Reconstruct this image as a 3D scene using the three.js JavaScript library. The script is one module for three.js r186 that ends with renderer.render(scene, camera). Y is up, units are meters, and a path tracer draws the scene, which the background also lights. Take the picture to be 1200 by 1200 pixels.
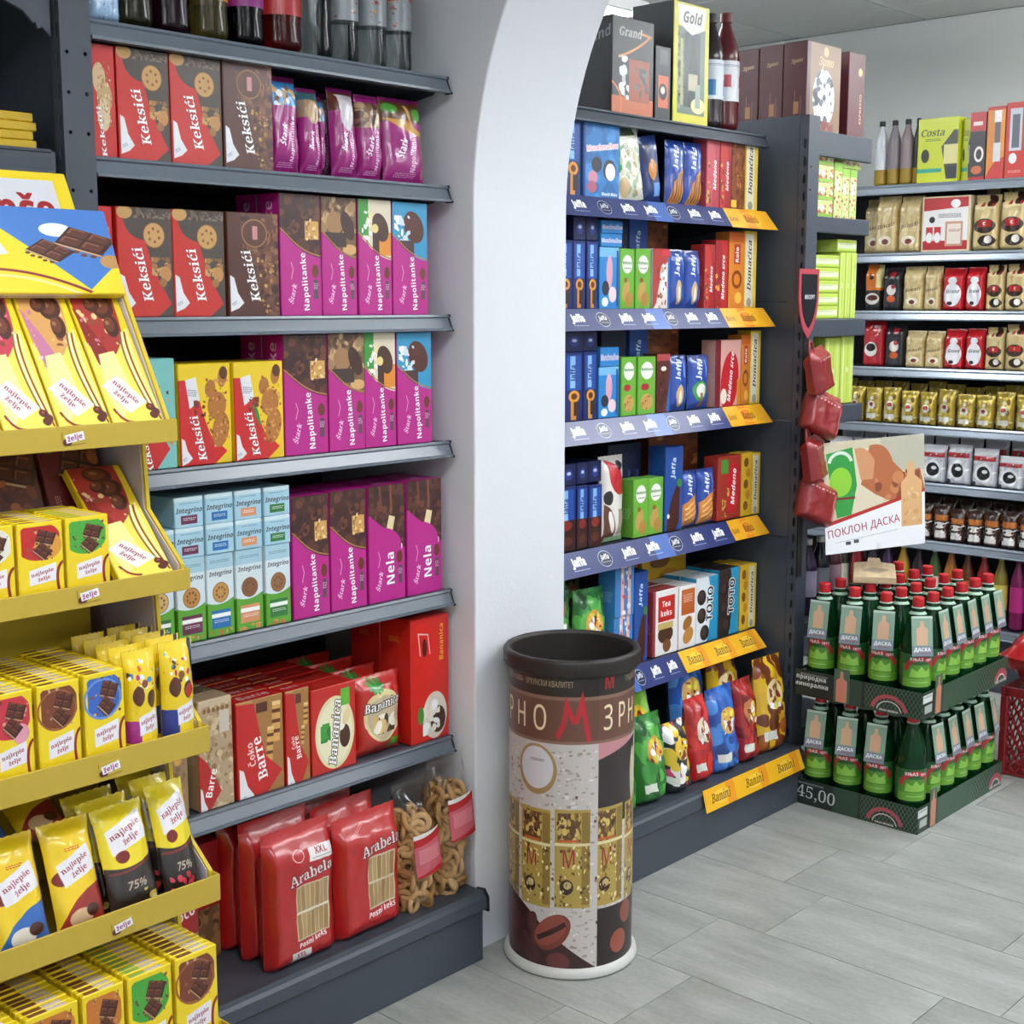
import * as THREE from 'three';
import { RectAreaLightUniformsLib } from 'three/addons/lights/RectAreaLightUniformsLib.js';
import { mergeGeometries } from 'three/addons/utils/BufferGeometryUtils.js';
import { RoundedBoxGeometry } from 'three/addons/geometries/RoundedBoxGeometry.js';

// ---------------------------------------------------------------- camera, exposure, lamps
const scene = new THREE.Scene();
const renderer = new THREE.WebGLRenderer({ antialias: true });
renderer.toneMapping = THREE.LinearToneMapping;
renderer.toneMappingExposure = 1.0;
renderer.shadowMap.enabled = true;
RectAreaLightUniformsLib.init();
const camera = new THREE.PerspectiveCamera(40.39, 1, 0.05, 60);
camera.position.set(0, 1.5, 0);
{
  const yaw = 42.6 * Math.PI / 180, pitch = 8.577 * Math.PI / 180;
  camera.lookAt(Math.cos(yaw) * Math.cos(pitch), 1.5 - Math.sin(pitch), -Math.sin(yaw) * Math.cos(pitch));
}
scene.background = new THREE.Color(0x0b0c0e);
const CEIL = 2.65;
// LED lamps hung on short wires, upward light added to brighten ceiling and walls: [x, y, z, width, depth, strength down, strength up]
const LAMPS = [[0.9, 2.46, -0.75, 1.2, 0.3, 11, 9], [-0.9, 2.46, -0.75, 1.2, 0.3, 11, 9], [0.9, 2.46, 1.2, 1.2, 0.3, 11, 9], [-0.9, 2.46, 1.2, 1.2, 0.3, 11, 9],
  [3.35, 2.44, -0.8, 1.2, 0.3, 12, 16], [4.75, 2.44, -1.3, 1.2, 0.3, 12, 18], [3.35, 2.44, 1.1, 1.2, 0.3, 12, 16], [4.75, 2.44, 1.1, 1.2, 0.3, 12, 16], [3.39, 2.5, -3.2, 1.2, 0.3, 12, 18]];

// ---------------------------------------------------------------- helpers
let seed = 12345;
const rnd = () => { seed = (seed * 1664525 + 1013904223) >>> 0; return seed / 4294967296; };
const rr = (a, b) => a + (b - a) * rnd();
const used = {};
function numbered(n) { const k = used[n] = (used[n] ?? -1) + 1; return k ? `${n}_${String(k).padStart(3, '0')}` : n; }
function sh(o) { o.traverse((m) => { if (m.isMesh) { m.castShadow = m.receiveShadow = true; } }); return o; }
function tag(o, label, category, group) { o.userData.label = label; o.userData.category = category; if (group) o.userData.group = group; return o; }
function top(o, name, label, category, group) { o.name = numbered(name); scene.add(o); return tag(o, label, category, group); }
function thing(name, label, category, pos = [0, 0, 0], turn = 0, group) {
  const g = new THREE.Group(); g.position.set(...pos); g.rotation.y = turn; return top(g, name, label, category, group);
}
function part(name, geo, mat, parent, label) { const m = new THREE.Mesh(geo, mat); m.name = name; if (label) m.userData.label = label; parent.add(m); return m; }
function struct(name, geo, mat) { const m = new THREE.Mesh(geo, mat); m.name = name; m.userData.kind = 'structure'; scene.add(m); return m; }
function copyOf(o, pos, label, group) { const c = o.clone(); c.name = numbered(o.name.replace(/_\d{3}$/, '')); scene.add(c); c.position.set(...pos); if (label) c.userData.label = label; if (group) c.userData.group = group; return c; }
const box = (x0, x1, y0, y1, z0, z1) => new THREE.BoxGeometry(x1 - x0, y1 - y0, z1 - z0).translate((x0 + x1) / 2, (y0 + y1) / 2, (z0 + z1) / 2);
const rbox = (x0, x1, y0, y1, z0, z1, r = 0.003) => new RoundedBoxGeometry(x1 - x0, y1 - y0, z1 - z0, 1, r).translate((x0 + x1) / 2, (y0 + y1) / 2, (z0 + z1) / 2);
function extr(pts, depth, bevel = 0) { // polygon in xy pushed along +z
  const s = new THREE.Shape(pts.map((p) => new THREE.Vector2(...p)));
  return new THREE.ExtrudeGeometry(s, { depth, bevelEnabled: bevel > 0, bevelSize: bevel, bevelThickness: bevel, bevelSegments: 1, curveSegments: 10 });
}
// profile given as [z, y] pushed along x from x0 to x1
function alongX(pts, x0, x1) { const g = extr(pts.map(([z, y]) => [-z, y]), x1 - x0); g.rotateY(Math.PI / 2); g.translate(x0, 0, 0); return g; }
function alongZ(pts, z0, z1) { const g = extr(pts, z1 - z0); g.translate(0, 0, z0); return g; } // profile [x, y]
const std = (c, rough = 0.5, o = {}) => new THREE.MeshPhysicalMaterial({ color: c, roughness: rough, ...o });
// fine grain as a bump map, shared
function noiseTex(n, f, rep = [1, 1], srgb = false) {
  const d = new Uint8Array(n * n * 4);
  for (let j = 0; j < n; j++) for (let i = 0; i < n; i++) { const c = f(i / n, j / n, i, j); const k = (j * n + i) * 4; d[k] = c[0]; d[k + 1] = c[1]; d[k + 2] = c[2]; d[k + 3] = 255; }
  const t = new THREE.DataTexture(d, n, n); t.wrapS = t.wrapT = THREE.RepeatWrapping; t.repeat.set(...rep); t.magFilter = t.minFilter = THREE.LinearFilter; if (srgb) t.colorSpace = THREE.SRGBColorSpace; t.needsUpdate = true; return t;
}
// tiling value noise
function vnoise(per, s0) {
  let s = s0; const r = () => { s = (s * 1103515245 + 12345) & 0x7fffffff; return s / 0x7fffffff; };
  const g = Array.from({ length: per * per }, r), sm = (t) => t * t * (3 - 2 * t);
  return (u, v) => { const x = u * per, y = v * per, i = Math.floor(x), j = Math.floor(y), a = sm(x - i), b = sm(y - j), q = (m, n) => g[((n % per) + per) % per * per + ((m % per) + per) % per]; return (q(i, j) * (1 - a) + q(i + 1, j) * a) * (1 - b) + (q(i, j + 1) * (1 - a) + q(i + 1, j + 1) * a) * b; };
}

// ---------------------------------------------------------------- printed artwork: sheets of packaging print
const SHEETS = [];
function newSheet() { const c = document.createElement('canvas'); c.width = c.height = 2048; const g = c.getContext('2d'); g.fillStyle = '#888'; g.fillRect(0, 0, 2048, 2048); const t = new THREE.CanvasTexture(c); t.colorSpace = THREE.SRGBColorSpace; t.flipY = true; const s = { g, t, x: 2, y: 2, rowH: 0, mats: {} }; SHEETS.push(s); return s; }
let cur = newSheet();
function alloc(w, h) {
  w = Math.ceil(w); h = Math.ceil(h);
  if (cur.x + w + 4 > 2048) { cur.x = 2; cur.y += cur.rowH + 4; cur.rowH = 0; }
  if (cur.y + h + 4 > 2048) { cur = newSheet(); }
  const r = { s: cur, x: cur.x, y: cur.y, w, h }; cur.x += w + 4; cur.rowH = Math.max(cur.rowH, h); return r;
}
const uvOf = (r) => [(r.x + 0.5) / 2048, 1 - (r.y + r.h - 0.5) / 2048, (r.x + r.w - 0.5) / 2048, 1 - (r.y + 0.5) / 2048];
class Pen { // draws in 0..1 coordinates inside one rectangle of a sheet
  constructor(r) { this.r = r; this.g = r.s.g; this.w = r.w; this.h = r.h; }
  bg(c) { this.base = c; const g = this.g; g.fillStyle = c; g.fillRect(this.r.x - 2, this.r.y - 2, this.w + 4, this.h + 4); return this; }
  X(x) { return this.r.x + x * this.w; } Y(y) { return this.r.y + y * this.h; }
  rect(x, y, w, h, c) { this.g.fillStyle = c; this.g.fillRect(this.X(x), this.Y(y), w * this.w, h * this.h); return this; }
  poly(p, c) { const g = this.g; g.fillStyle = c; g.beginPath(); p.forEach(([x, y], i) => g[i ? 'lineTo' : 'moveTo'](this.X(x), this.Y(y))); g.closePath(); g.fill(); return this; }
  curve(p, c) { const g = this.g; g.fillStyle = c; g.beginPath(); g.moveTo(this.X(p[0][0]), this.Y(p[0][1])); for (let i = 1; i < p.length; i++) { const q = p[i]; q.length > 2 ? g.quadraticCurveTo(this.X(q[0]), this.Y(q[1]), this.X(q[2]), this.Y(q[3])) : g.lineTo(this.X(q[0]), this.Y(q[1])); } g.closePath(); g.fill(); return this; }
  line(p, c, lw) { const g = this.g; g.strokeStyle = c; g.lineWidth = lw * this.w; g.beginPath(); g.moveTo(this.X(p[0][0]), this.Y(p[0][1])); for (let i = 1; i < p.length; i++) { const q = p[i]; q.length > 2 ? g.quadraticCurveTo(this.X(q[0]), this.Y(q[1]), this.X(q[2]), this.Y(q[3])) : g.lineTo(this.X(q[0]), this.Y(q[1])); } g.stroke(); return this; }
  ell(x, y, rx, ry, c, rot = 0) { const g = this.g; g.fillStyle = c; g.beginPath(); g.ellipse(this.X(x), this.Y(y), rx * this.w, ry * this.w, rot, 0, 7); g.fill(); return this; }
  ring(x, y, rx, ry, c, lw, a0 = 0, a1 = 7) { const g = this.g; g.strokeStyle = c; g.lineWidth = lw * this.w; g.beginPath(); g.ellipse(this.X(x), this.Y(y), rx * this.w, ry * this.w, 0, a0, a1); g.stroke(); return this; }
  txt(s, x, y, size, c, o = {}) { // size relative to width
    const g = this.g; g.save(); g.translate(this.X(x), this.Y(y)); g.rotate(o.rot || 0); g.transform(1, 0, o.skew || 0, 1, 0, 0);
    g.font = `${o.it ? 'italic ' : ''}${o.w ?? 'bold'} ${Math.max(4, size * this.w)}px ${o.f || 'sans-serif'}`; g.textAlign = 'center'; g.textBaseline = 'middle';
    if (o.st) { g.strokeStyle = o.st; g.lineWidth = (o.lw || 0.03) * this.w; g.lineJoin = 'round'; g.strokeText(s, 0, 0); }
    g.fillStyle = c; g.fillText(s, 0, 0); g.restore(); return this;
  }
  small(x, y, w, n, c, rot = 0) { // rows of illegible small print
    const g = this.g; g.save(); g.translate(this.X(x), this.Y(y)); g.rotate(rot); g.fillStyle = c;
    for (let k = 0; k < n; k++) { let q = 0; while (q < w * this.w) { const l = rr(2, 7); g.fillRect(q, k * 5, l, 2.2); q += l + 2; } } g.restore(); return this;
  }
  speck(n, cols, x0, y0, x1, y1, s0 = 0.02, s1 = 0.06) { this.g.save(); this.g.beginPath(); this.g.rect(this.X(x0), this.Y(y0), (x1 - x0) * this.w, (y1 - y0) * this.h); this.g.clip(); for (let k = 0; k < n; k++) { const s = rr(s0, s1); this.ell(rr(x0, x1), rr(y0, y1), s, s * rr(0.4, 1), cols[Math.floor(rnd() * cols.length)], rr(0, 3)); } this.g.restore(); return this; }
  clip(f, fn) { const g = this.g; g.save(); g.beginPath(); f(g); g.clip(); fn(); g.restore(); return this; }
  cookie(x, y, r, c = '#c99a5a', d = '#8a5a2a', n = 6) { this.ell(x, y, r, r, d); this.ell(x, y, r * 0.93, r * 0.93, c); for (let k = 0; k < n; k++) { const a = k / n * 6.28 + 0.4; this.ell(x + Math.cos(a) * r * 0.5, y + Math.sin(a) * r * 0.5 * this.w / this.h, r * 0.12, r * 0.12, d); } return this; }
  choc(x, y, s, rot = 0.5, c = '#5a2c1c') { const g = this.g; g.save(); g.translate(this.X(x), this.Y(y)); g.rotate(rot); const k = s * this.w; g.fillStyle = '#3a1a10'; g.fillRect(-k * 0.55, -k * 0.4, k * 1.1, k * 0.9); g.fillStyle = c; for (let i = 0; i < 2; i++) for (let j = 0; j < 2; j++) g.fillRect(-k * 0.5 + i * k * 0.5, -k * 0.4 + j * k * 0.4, k * 0.44, k * 0.34); g.fillStyle = '#8a5238'; for (let i = 0; i < 2; i++) for (let j = 0; j < 2; j++) { g.fillRect(-k * 0.46 + i * k * 0.5, -k * 0.37 + j * k * 0.4, k * 0.3, k * 0.05); g.fillRect(-k * 0.48 + i * k * 0.5, -k * 0.36 + j * k * 0.4, k * 0.04, k * 0.24); } g.fillStyle = '#c9a27a'; g.fillRect(-k * 0.55, k * 0.42, k * 1.1, k * 0.07); g.fillStyle = '#6a3826'; for (let q = 0; q < 5; q++) { g.beginPath(); g.arc(-k * 0.4 + q * k * 0.2, k * 0.56 + (q % 2) * k * 0.05, k * 0.07, 0, 7); g.fill(); } g.restore(); return this; }
  wafer(x, y, w, h, rot = 0) { const g = this.g; g.save(); g.translate(this.X(x), this.Y(y)); g.rotate(rot); const W = w * this.w, H = h * this.w; g.fillStyle = '#d9a65a'; g.fillRect(-W / 2, -H / 2, W, H); g.fillStyle = '#6b3a1c'; for (let k = 1; k < 4; k++) g.fillRect(-W / 2, -H / 2 + H * k / 4 - H * 0.05, W, H * 0.09); g.fillStyle = '#efc98a'; g.fillRect(-W / 2, -H / 2, W, H * 0.1); g.restore(); return this; }
}
const DS = {};
const DENS = 1500;
// design(name, [w, h, d] metres, description, front(pen), {side, top, dens})
function design(name, dims, desc, front, o = {}) {
  const k = o.dens || DENS, [w, h, d] = dims;
  // keep all faces of one design on one sheet
  const area = (w + d) * k + 12; if (cur.x + area > 2048) { cur.x = 2; cur.y += cur.rowH + 4; cur.rowH = 0; } if (cur.y + Math.max(h, d) * k + 6 > 2048) cur = newSheet();
  const f = alloc(w * k, h * k); const F = new Pen(f); front(F);
  const D = { name, dims, desc, f: uvOf(f), sheet: f.s, cat: o.cat || 'box', kind: o.kind || 'carton' };
  if (o.kind !== 'pouch') {
    const s = alloc(d * k, h * k), S = new Pen(s); typeof o.side === 'function' ? o.side(S) : S.bg(o.own || F.base).small(0.25, 0.5, 0.5, 6, 'rgba(255,255,255,.5)');
    D.s = uvOf(s);
    if (cur.x + w * k > 2040 || cur.y + d * k > 2040) D.t = D.s; else { const t = alloc(w * k, d * k), T = new Pen(t); typeof o.top === 'function' ? o.top(T) : T.bg(F.base); D.t = uvOf(t); }
    // every face must lie on the same sheet
  }
  DS[name] = D; return D;
}
function sheetMat(s, kind) {
  if (!s.mats[kind]) s.mats[kind] = new THREE.MeshPhysicalMaterial({ map: s.t, ...{ carton: { roughness: 0.4, clearcoat: 0.38, clearcoatRoughness: 0.25 }, matte: { roughness: 0.75 }, foil: { roughness: 0.34, clearcoat: 0.9, clearcoatRoughness: 0.12 }, metal: { roughness: 0.36, metalness: 0.45, clearcoat: 0.6, clearcoatRoughness: 0.15 } }[kind] });
  return s.mats[kind];
}
// chamfered carton with its own print on each face; origin at the middle of its base
const cartonCache = {};
function cartonGeo(D, w, h, d, c = 0.0016) {
  const key = [D.name, w.toFixed(3), h.toFixed(3), d.toFixed(3)].join(); if (cartonCache[key]) return cartonCache[key];
  const P = [], U = []; const hw = w / 2, hd = d / 2;
  const V = (sx, sy, sz, ax) => [sx * (hw - (ax === 0 ? 0 : c)), (sy > 0 ? h - (ax === 1 ? 0 : c) : (ax === 1 ? 0 : c)), sz * (hd - (ax === 2 ? 0 : c))];
  const faceUV = (ax, sgn, p) => {
    let r, u, v; const x = p[0] / w + 0.5, y = p[1] / h, z = p[2] / d + 0.5;
    if (ax === 2) { r = D.f; u = sgn > 0 ? x : 1 - x; v = y; } else if (ax === 0) { r = D.s; u = sgn > 0 ? 1 - z : z; v = y; } else { r = D.t; u = x; v = 1 - z; }
    return [r[0] + (r[2] - r[0]) * u, r[1] + (r[3] - r[1]) * v];
  };
  const tri = (a, b, cc, ax, sgn) => { // wind outwards
    const ab = [b[0] - a[0], b[1] - a[1], b[2] - a[2]], ac = [cc[0] - a[0], cc[1] - a[1], cc[2] - a[2]];
    const n = [ab[1] * ac[2] - ab[2] * ac[1], ab[2] * ac[0] - ab[0] * ac[2], ab[0] * ac[1] - ab[1] * ac[0]], m = [(a[0] + b[0] + cc[0]), (a[1] + b[1] + cc[1]) - 1.5 * h, (a[2] + b[2] + cc[2])];
    if (n[0] * m[0] / w + n[1] * m[1] / h + n[2] * m[2] / d < 0) [b, cc] = [cc, b];
    for (const q of [a, b, cc]) { P.push(...q); U.push(...faceUV(ax, sgn, q)); }
  };
  for (let ax = 0; ax < 3; ax++) for (const s of [-1, 1]) {
    const o1 = (ax + 1) % 3, o2 = (ax + 2) % 3; const q = [[-1, -1], [1, -1], [1, 1], [-1, 1]].map(([a, b]) => { const t = [0, 0, 0]; t[ax] = s; t[o1] = a; t[o2] = b; return V(...t, ax); });
    tri(q[0], q[1], q[2], ax, s); tri(q[0], q[2], q[3], ax, s);
  }
  for (let e = 0; e < 3; e++) { const a1 = (e + 1) % 3, a2 = (e + 2) % 3; for (const s1 of [-1, 1]) for (const s2 of [-1, 1]) { const at = (t, ax) => { const k = [0, 0, 0]; k[e] = t; k[a1] = s1; k[a2] = s2; return V(...k, ax); }; const A = at(-1, a1), B = at(1, a1), C = at(1, a2), E = at(-1, a2); const [ax, sg] = a1 === 2 ? [a1, s1] : a2 === 2 ? [a2, s2] : [a1, s1]; tri(A, B, C, ax, sg); tri(A, C, E, ax, sg); } }
  for (const x of [-1, 1]) for (const y of [-1, 1]) for (const z of [-1, 1]) tri(V(x, y, z, 0), V(x, y, z, 1), V(x, y, z, 2), 2, z);
  const g = new THREE.BufferGeometry(); g.setAttribute('position', new THREE.Float32BufferAttribute(P, 3)); g.setAttribute('uv', new THREE.Float32BufferAttribute(U, 2)); g.computeVertexNormals();
  return cartonCache[key] = g;
}
// soft pack: kind 'pillow' (crimped both ends), 'brick' (square foot, folded fin on top), 'stand' (foot, crimped top)
const pouchCache = {};
function pouchGeo(D, w, h, d, type = 'pillow', variant = 0, wr = 1) {
  const key = [D.name, w.toFixed(3), h.toFixed(3), d.toFixed(3), type, variant].join(); if (pouchCache[key]) return pouchCache[key];
  const nu = 14, nv = 18, P = [], U = [], I = []; const n1 = vnoise(7, 77 + variant * 13), n2 = vnoise(13, 177 + variant * 31);
  const prof = (v) => { const a = type === 'pillow' ? Math.min(1, Math.max(0, (v - 0.05) / 0.2)) : Math.min(1, 0.55 + v / 0.06), b = type === 'brick' ? (v > 0.93 ? 0 : Math.min(1, (0.95 - v) / 0.16)) : Math.min(1, Math.max(0, (0.94 - v) / (type === 'stand' ? 0.45 : 0.22))); const f = (t) => Math.sqrt(Math.max(0, t * (2 - t))); return (type === 'pillow' ? f(a) : a) * (type === 'brick' ? b : f(b)); };
  const pw = type === 'brick' ? 7 : 2.6;
  for (const side of [1, -1]) {
    const base = P.length / 3;
    for (let j = 0; j <= nv; j++) for (let i = 0; i <= nu; i++) {
      const u = i / nu * 2 - 1, v = j / nv, p = prof(v); const sq = Math.pow(Math.max(0, 1 - Math.pow(Math.abs(u), pw)), 1 / (type === 'brick' ? 5 : 1.8));
      let z = side * (d / 2 * p * sq + 0.0008); const edge = 1 - Math.pow(Math.abs(u), 6);
      z += side * wr * edge * (0.2 + 0.8 * p) * ((n1(i / nu + side * 0.3, v * 0.6) - 0.5) * d * 0.16 + (n2(i / nu * 1.0, v + side * 0.21) - 0.5) * d * 0.1);
      const ser = (j === nv && i % 2) || (j === 0 && type === 'pillow' && i % 2) ? 0.0016 : 0;
      const x = u * w / 2 * (1 - (type === 'brick' ? 0.02 : 0.07) * p + (n1(v, 0.3 + variant * 0.1) - 0.5) * 0.03 * wr), y = v * h + (j === nv ? -ser : ser);
      P.push(x, y, z); const uu = side > 0 ? i / nu : 1 - i / nu; U.push(D.f[0] + (D.f[2] - D.f[0]) * uu, D.f[1] + (D.f[3] - D.f[1]) * v);
    }
    for (let j = 0; j < nv; j++) for (let i = 0; i < nu; i++) { const a = base + j * (nu + 1) + i, b = a + 1, c = a + nu + 1, e = c + 1; side > 0 ? I.push(a, b, e, a, e, c) : I.push(a, e, b, a, c, e); }
  }
  const B2 = (nu + 1) * (nv + 1); // close the sides and the foot
  for (let j = 0; j < nv; j++) for (const i of [0, nu]) { const a = j * (nu + 1) + i, b = a + nu + 1; i ? I.push(a, B2 + a, B2 + b, a, B2 + b, b) : I.push(a, B2 + b, B2 + a, a, b, B2 + b); }
  for (let i = 0; i < nu; i++) { I.push(i, B2 + i, B2 + i + 1, i, B2 + i + 1, i + 1); const a = nv * (nu + 1) + i; I.push(a, a + 1, B2 + a + 1, a, B2 + a + 1, B2 + a); }
  const g = new THREE.BufferGeometry(); g.setAttribute('position', new THREE.Float32BufferAttribute(P, 3)); g.setAttribute('uv', new THREE.Float32BufferAttribute(U, 2)); g.setIndex(I); g.computeVertexNormals();
  return pouchCache[key] = g;
}
// put one product with its front face at (x0..x1, y, zf) facing +z, or along z facing -x when o.c is set
function put(name, x0, x1, h, y, zf, where, group, o = {}) {
  const D = DS[name]; if (!D) throw new Error('no design ' + name);
  const gap = o.gap ?? 0.003, w = x1 - x0 - gap, d = o.d || D.dims[2]; const pouch = D.kind === 'pouch';
  const geo = pouch ? pouchGeo(D, w, h, d, o.type || D.type || 'pillow', o.v ?? Math.floor(rnd() * 3), o.wr ?? 1) : cartonGeo(D, w, h, d);
  const m = new THREE.Mesh(geo, sheetMat(D.sheet, o.mat || D.mat || (pouch ? 'foil' : 'carton')));
  const cx = (x0 + x1) / 2, back = d / 2 + (o.back || 0), lean = o.lean || 0, roll = o.roll || 0, turn = o.turn ?? rr(-0.012, 0.012);
  if (o.c) { m.position.set(zf + back, y, cx); m.rotation.set(0, -Math.PI / 2 + turn, 0); } else { m.position.set(cx, y, zf - back); m.rotation.order = 'YXZ'; m.rotation.set(-lean, turn, roll); if (lean > 0) { m.position.z = zf - (d / 2) * Math.cos(lean) - (o.back || 0); m.position.y = y + (d / 2) * Math.sin(lean); } }
  return top(m, o.name || D.cat.replace(/ /g, '_'), o.label || `${D.desc} ${where}`, D.cat, group || `${D.desc} ${where}`);
}
function row(y, zf, where, items, def = {}) {
  for (const [name, x0, x1, h, o = {}] of items) { const q = { ...def, ...o }; const d = q.d || DS[name].dims[2]; for (let k = 0; k < (q.n || 1); k++) put(name, x0, x1, h, y, zf, where, null, { ...q, back: (q.back || 0) + k * (DS[name].kind === 'pouch' ? d * 1.3 : d + 0.003) + (k ? 0 : rr(0, 0.004)) }); }
}
// ---------------------------------------------------------------- the place: floor, walls, arch, ceiling
const plaster = (() => { const a = vnoise(9, 5), b = vnoise(64, 8); const t = noiseTex(256, (u, v) => { const q = 128 + (a(u, v) - 0.5) * 30 + (b(u, v) - 0.5) * 60; return [q, q, q]; }, [3, 3]); return std('#e3e5ea', 0.75, { bumpMap: t, bumpScale: 0.0006 }); })();
const tileMats = [0, 1, 2].map((k) => {
  const a = vnoise(4, 11 + k * 7), b = vnoise(11, 23 + k * 5), c = vnoise(60, 31 + k), e = vnoise(23, 91 + k);
  const t = noiseTex(384, (u, v) => { const m = (a(u, v) - 0.5) * 16 + (b(u, v * 0.5) - 0.5) * 14 + (e(u * 2, v * 0.4) - 0.5) * 8 + (c(u, v) - 0.5) * 10; return [160 + m, 162 + m * 1.02, 157 + m * 1.04]; }, [1, 1], true);
  return std('#ffffff', 0.48, { map: t });
});
const grout = std('#9a9b96', 0.9), slabMat = std('#a9aaa4', 0.6);
const floor = struct('floor', box(-2.5, 5.9, -0.2, -0.003, -5.5, 3.2), grout);
{
  const TW = 0.293, TL = 0.586, geo = {}; let k = 0;
  for (let i = -9; i < 11; i++) {
    const x0 = 2.44 + i * TW, odd = ((i % 2) + 2) % 2 === 0, z0 = odd ? -1.817 : -1.692;
    for (let j = -2; j < 5; j++) {
      const zA = z0 + j * TL, m = new THREE.Mesh(geo.t ||= new RoundedBoxGeometry(TW - 0.0022, 0.012, TL - 0.0022, 1, 0.001), tileMats[(k * 7 + i * 3 + j + 60) % 3]); k++;
      m.name = 'floor_tile'; m.position.set(x0 + TW / 2, -0.006, zA + TL / 2); m.rotation.y = (i * 5 + j * 3) % 2 ? Math.PI : 0; floor.add(m);
    }
  }
}
{
  const s = new THREE.Shape(); s.moveTo(-3.0, -0.02); s.lineTo(0.30, -0.02); s.lineTo(0.30, 1.70);
  for (let k = 1; k < 72; k++) { const a = Math.PI - k / 72 * Math.PI; s.lineTo(1.22 + 0.92 * Math.cos(a), 1.70 + 0.92 * Math.sin(a)); }
  s.lineTo(2.14, 1.70); s.lineTo(2.14, -0.02); s.lineTo(5.3, -0.02); s.lineTo(5.3, CEIL - 0.001); s.lineTo(-3.0, CEIL - 0.001); s.closePath();
  const g = new THREE.ExtrudeGeometry(s, { depth: 0.302, bevelEnabled: true, bevelSize: 0.004, bevelThickness: 0.004, bevelSegments: 2, curveSegments: 48 });
  g.rotateY(Math.PI / 2); g.translate(2.204, 0, 0); struct('wall_middle', g, plaster);
}
struct('wall_right', box(5.56, 5.76, 0, CEIL, -5.3, 3), std('#e0e3df', 0.8));
struct('wall_back', box(-2.3, 5.56, 0, CEIL, -5.5, -5.3), plaster);
struct('wall_front', box(-2.3, 5.56, 0, CEIL, 3, 3.2), plaster);
struct('wall_left', box(-2.5, -2.3, 0, CEIL, -5.5, 3.2), plaster);
struct('wall_inner', box(-2.3, 2.2, 0, CEIL, -2.86, -2.72), plaster);
const ceilMat = std('#dcdeda', 0.9), gridMat = std('#a4a6a2', 0.7);
const ceiling = struct('ceiling', box(-2.5, 5.76, CEIL + 0.006, CEIL + 0.2, -5.5, 3.2), gridMat);
for (let i = 0; i < 6; i++) for (let j = 0; j < 14; j++) {
  const x1 = Math.min(5.555, 5.25 + 0.6 - i * 0.6), x0 = 5.25 - i * 0.6, z0 = -5.19 + j * 0.6 + 0.3 * 0, z1 = z0 + 0.6; if (x1 < 2.55) continue;
  const m = new THREE.Mesh(rbox(Math.max(2.52, x0) + 0.005, x1 - 0.005, CEIL, CEIL + 0.012, z0 + 0.005, z1 - 0.005, 0.002), ceilMat); m.name = 'ceiling_tile'; ceiling.add(m);
}
part('ceiling_tile', box(-2.3, 2.2, CEIL, CEIL + 0.01, -2.7, 3), ceilMat, ceiling);
for (const [x, y, z, w, d, e, up] of LAMPS) {
  const t = thing('hanging_lamp', z < -3 ? 'white LED lamp hung behind the gift boxes beyond the arch' : 'long white LED lamp hung on wires over an aisle', 'lamp', [x, y, z], 0, 'hanging LED lamps');
  part('housing', mergeGeometries([box(-w / 2 - 0.012, w / 2 + 0.012, -0.02, 0.02, -d / 2 - 0.012, -d / 2), box(-w / 2 - 0.012, w / 2 + 0.012, -0.02, 0.02, d / 2, d / 2 + 0.012), box(-w / 2 - 0.012, -w / 2, -0.02, 0.02, -d / 2, d / 2), box(w / 2, w / 2 + 0.012, -0.02, 0.02, -d / 2, d / 2)]), std('#e8e8e8', 0.5), t);
  for (const [s, k] of [[-1, e], [1, up]]) {
    part('diffuser', box(-w / 2, w / 2, s * 0.008 - 0.006, s * 0.008 + 0.006, -d / 2, d / 2), new THREE.MeshStandardMaterial({ color: '#ffffff', emissive: '#f6f9ff', emissiveIntensity: k * 0.35 }), t);
    const L = new THREE.RectAreaLight('#f6f9ff', k, w, d); L.name = 'lamp_light'; L.position.set(0, s * 0.022, 0); L.rotation.x = s * Math.PI / 2; L.castShadow = true; t.add(L);
  }
  for (const q of [-0.45, 0.45]) part('wire', new THREE.CylinderGeometry(0.0015, 0.0015, CEIL - y - 0.02, 6).translate(q * w, (CEIL - y) / 2 + 0.01, 0), std('#c9c9c9', 0.4), t);
}

// ---------------------------------------------------------------- shelving
const paint = (() => { const b = vnoise(90, 8); const t = noiseTex(256, (u, v) => { const q = 110 + b(u, v) * 36; return [q, q, q]; }, [6, 6]); return std('#434a54', 0.42, { bumpMap: t, bumpScale: 0.0002, clearcoat: 0.15, clearcoatRoughness: 0.4 }); })();
const railMat = std('#67717c', 0.28, { clearcoat: 0.4, clearcoatRoughness: 0.2 }), capMat = std('#1b1d22', 0.4), shadedBackMat = std('#22252c', 0.6);  // back panel colour darkened to hold the shade of the recess
const railBright = std('#9aa4ae', 0.25, { metalness: 0.55 });
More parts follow.
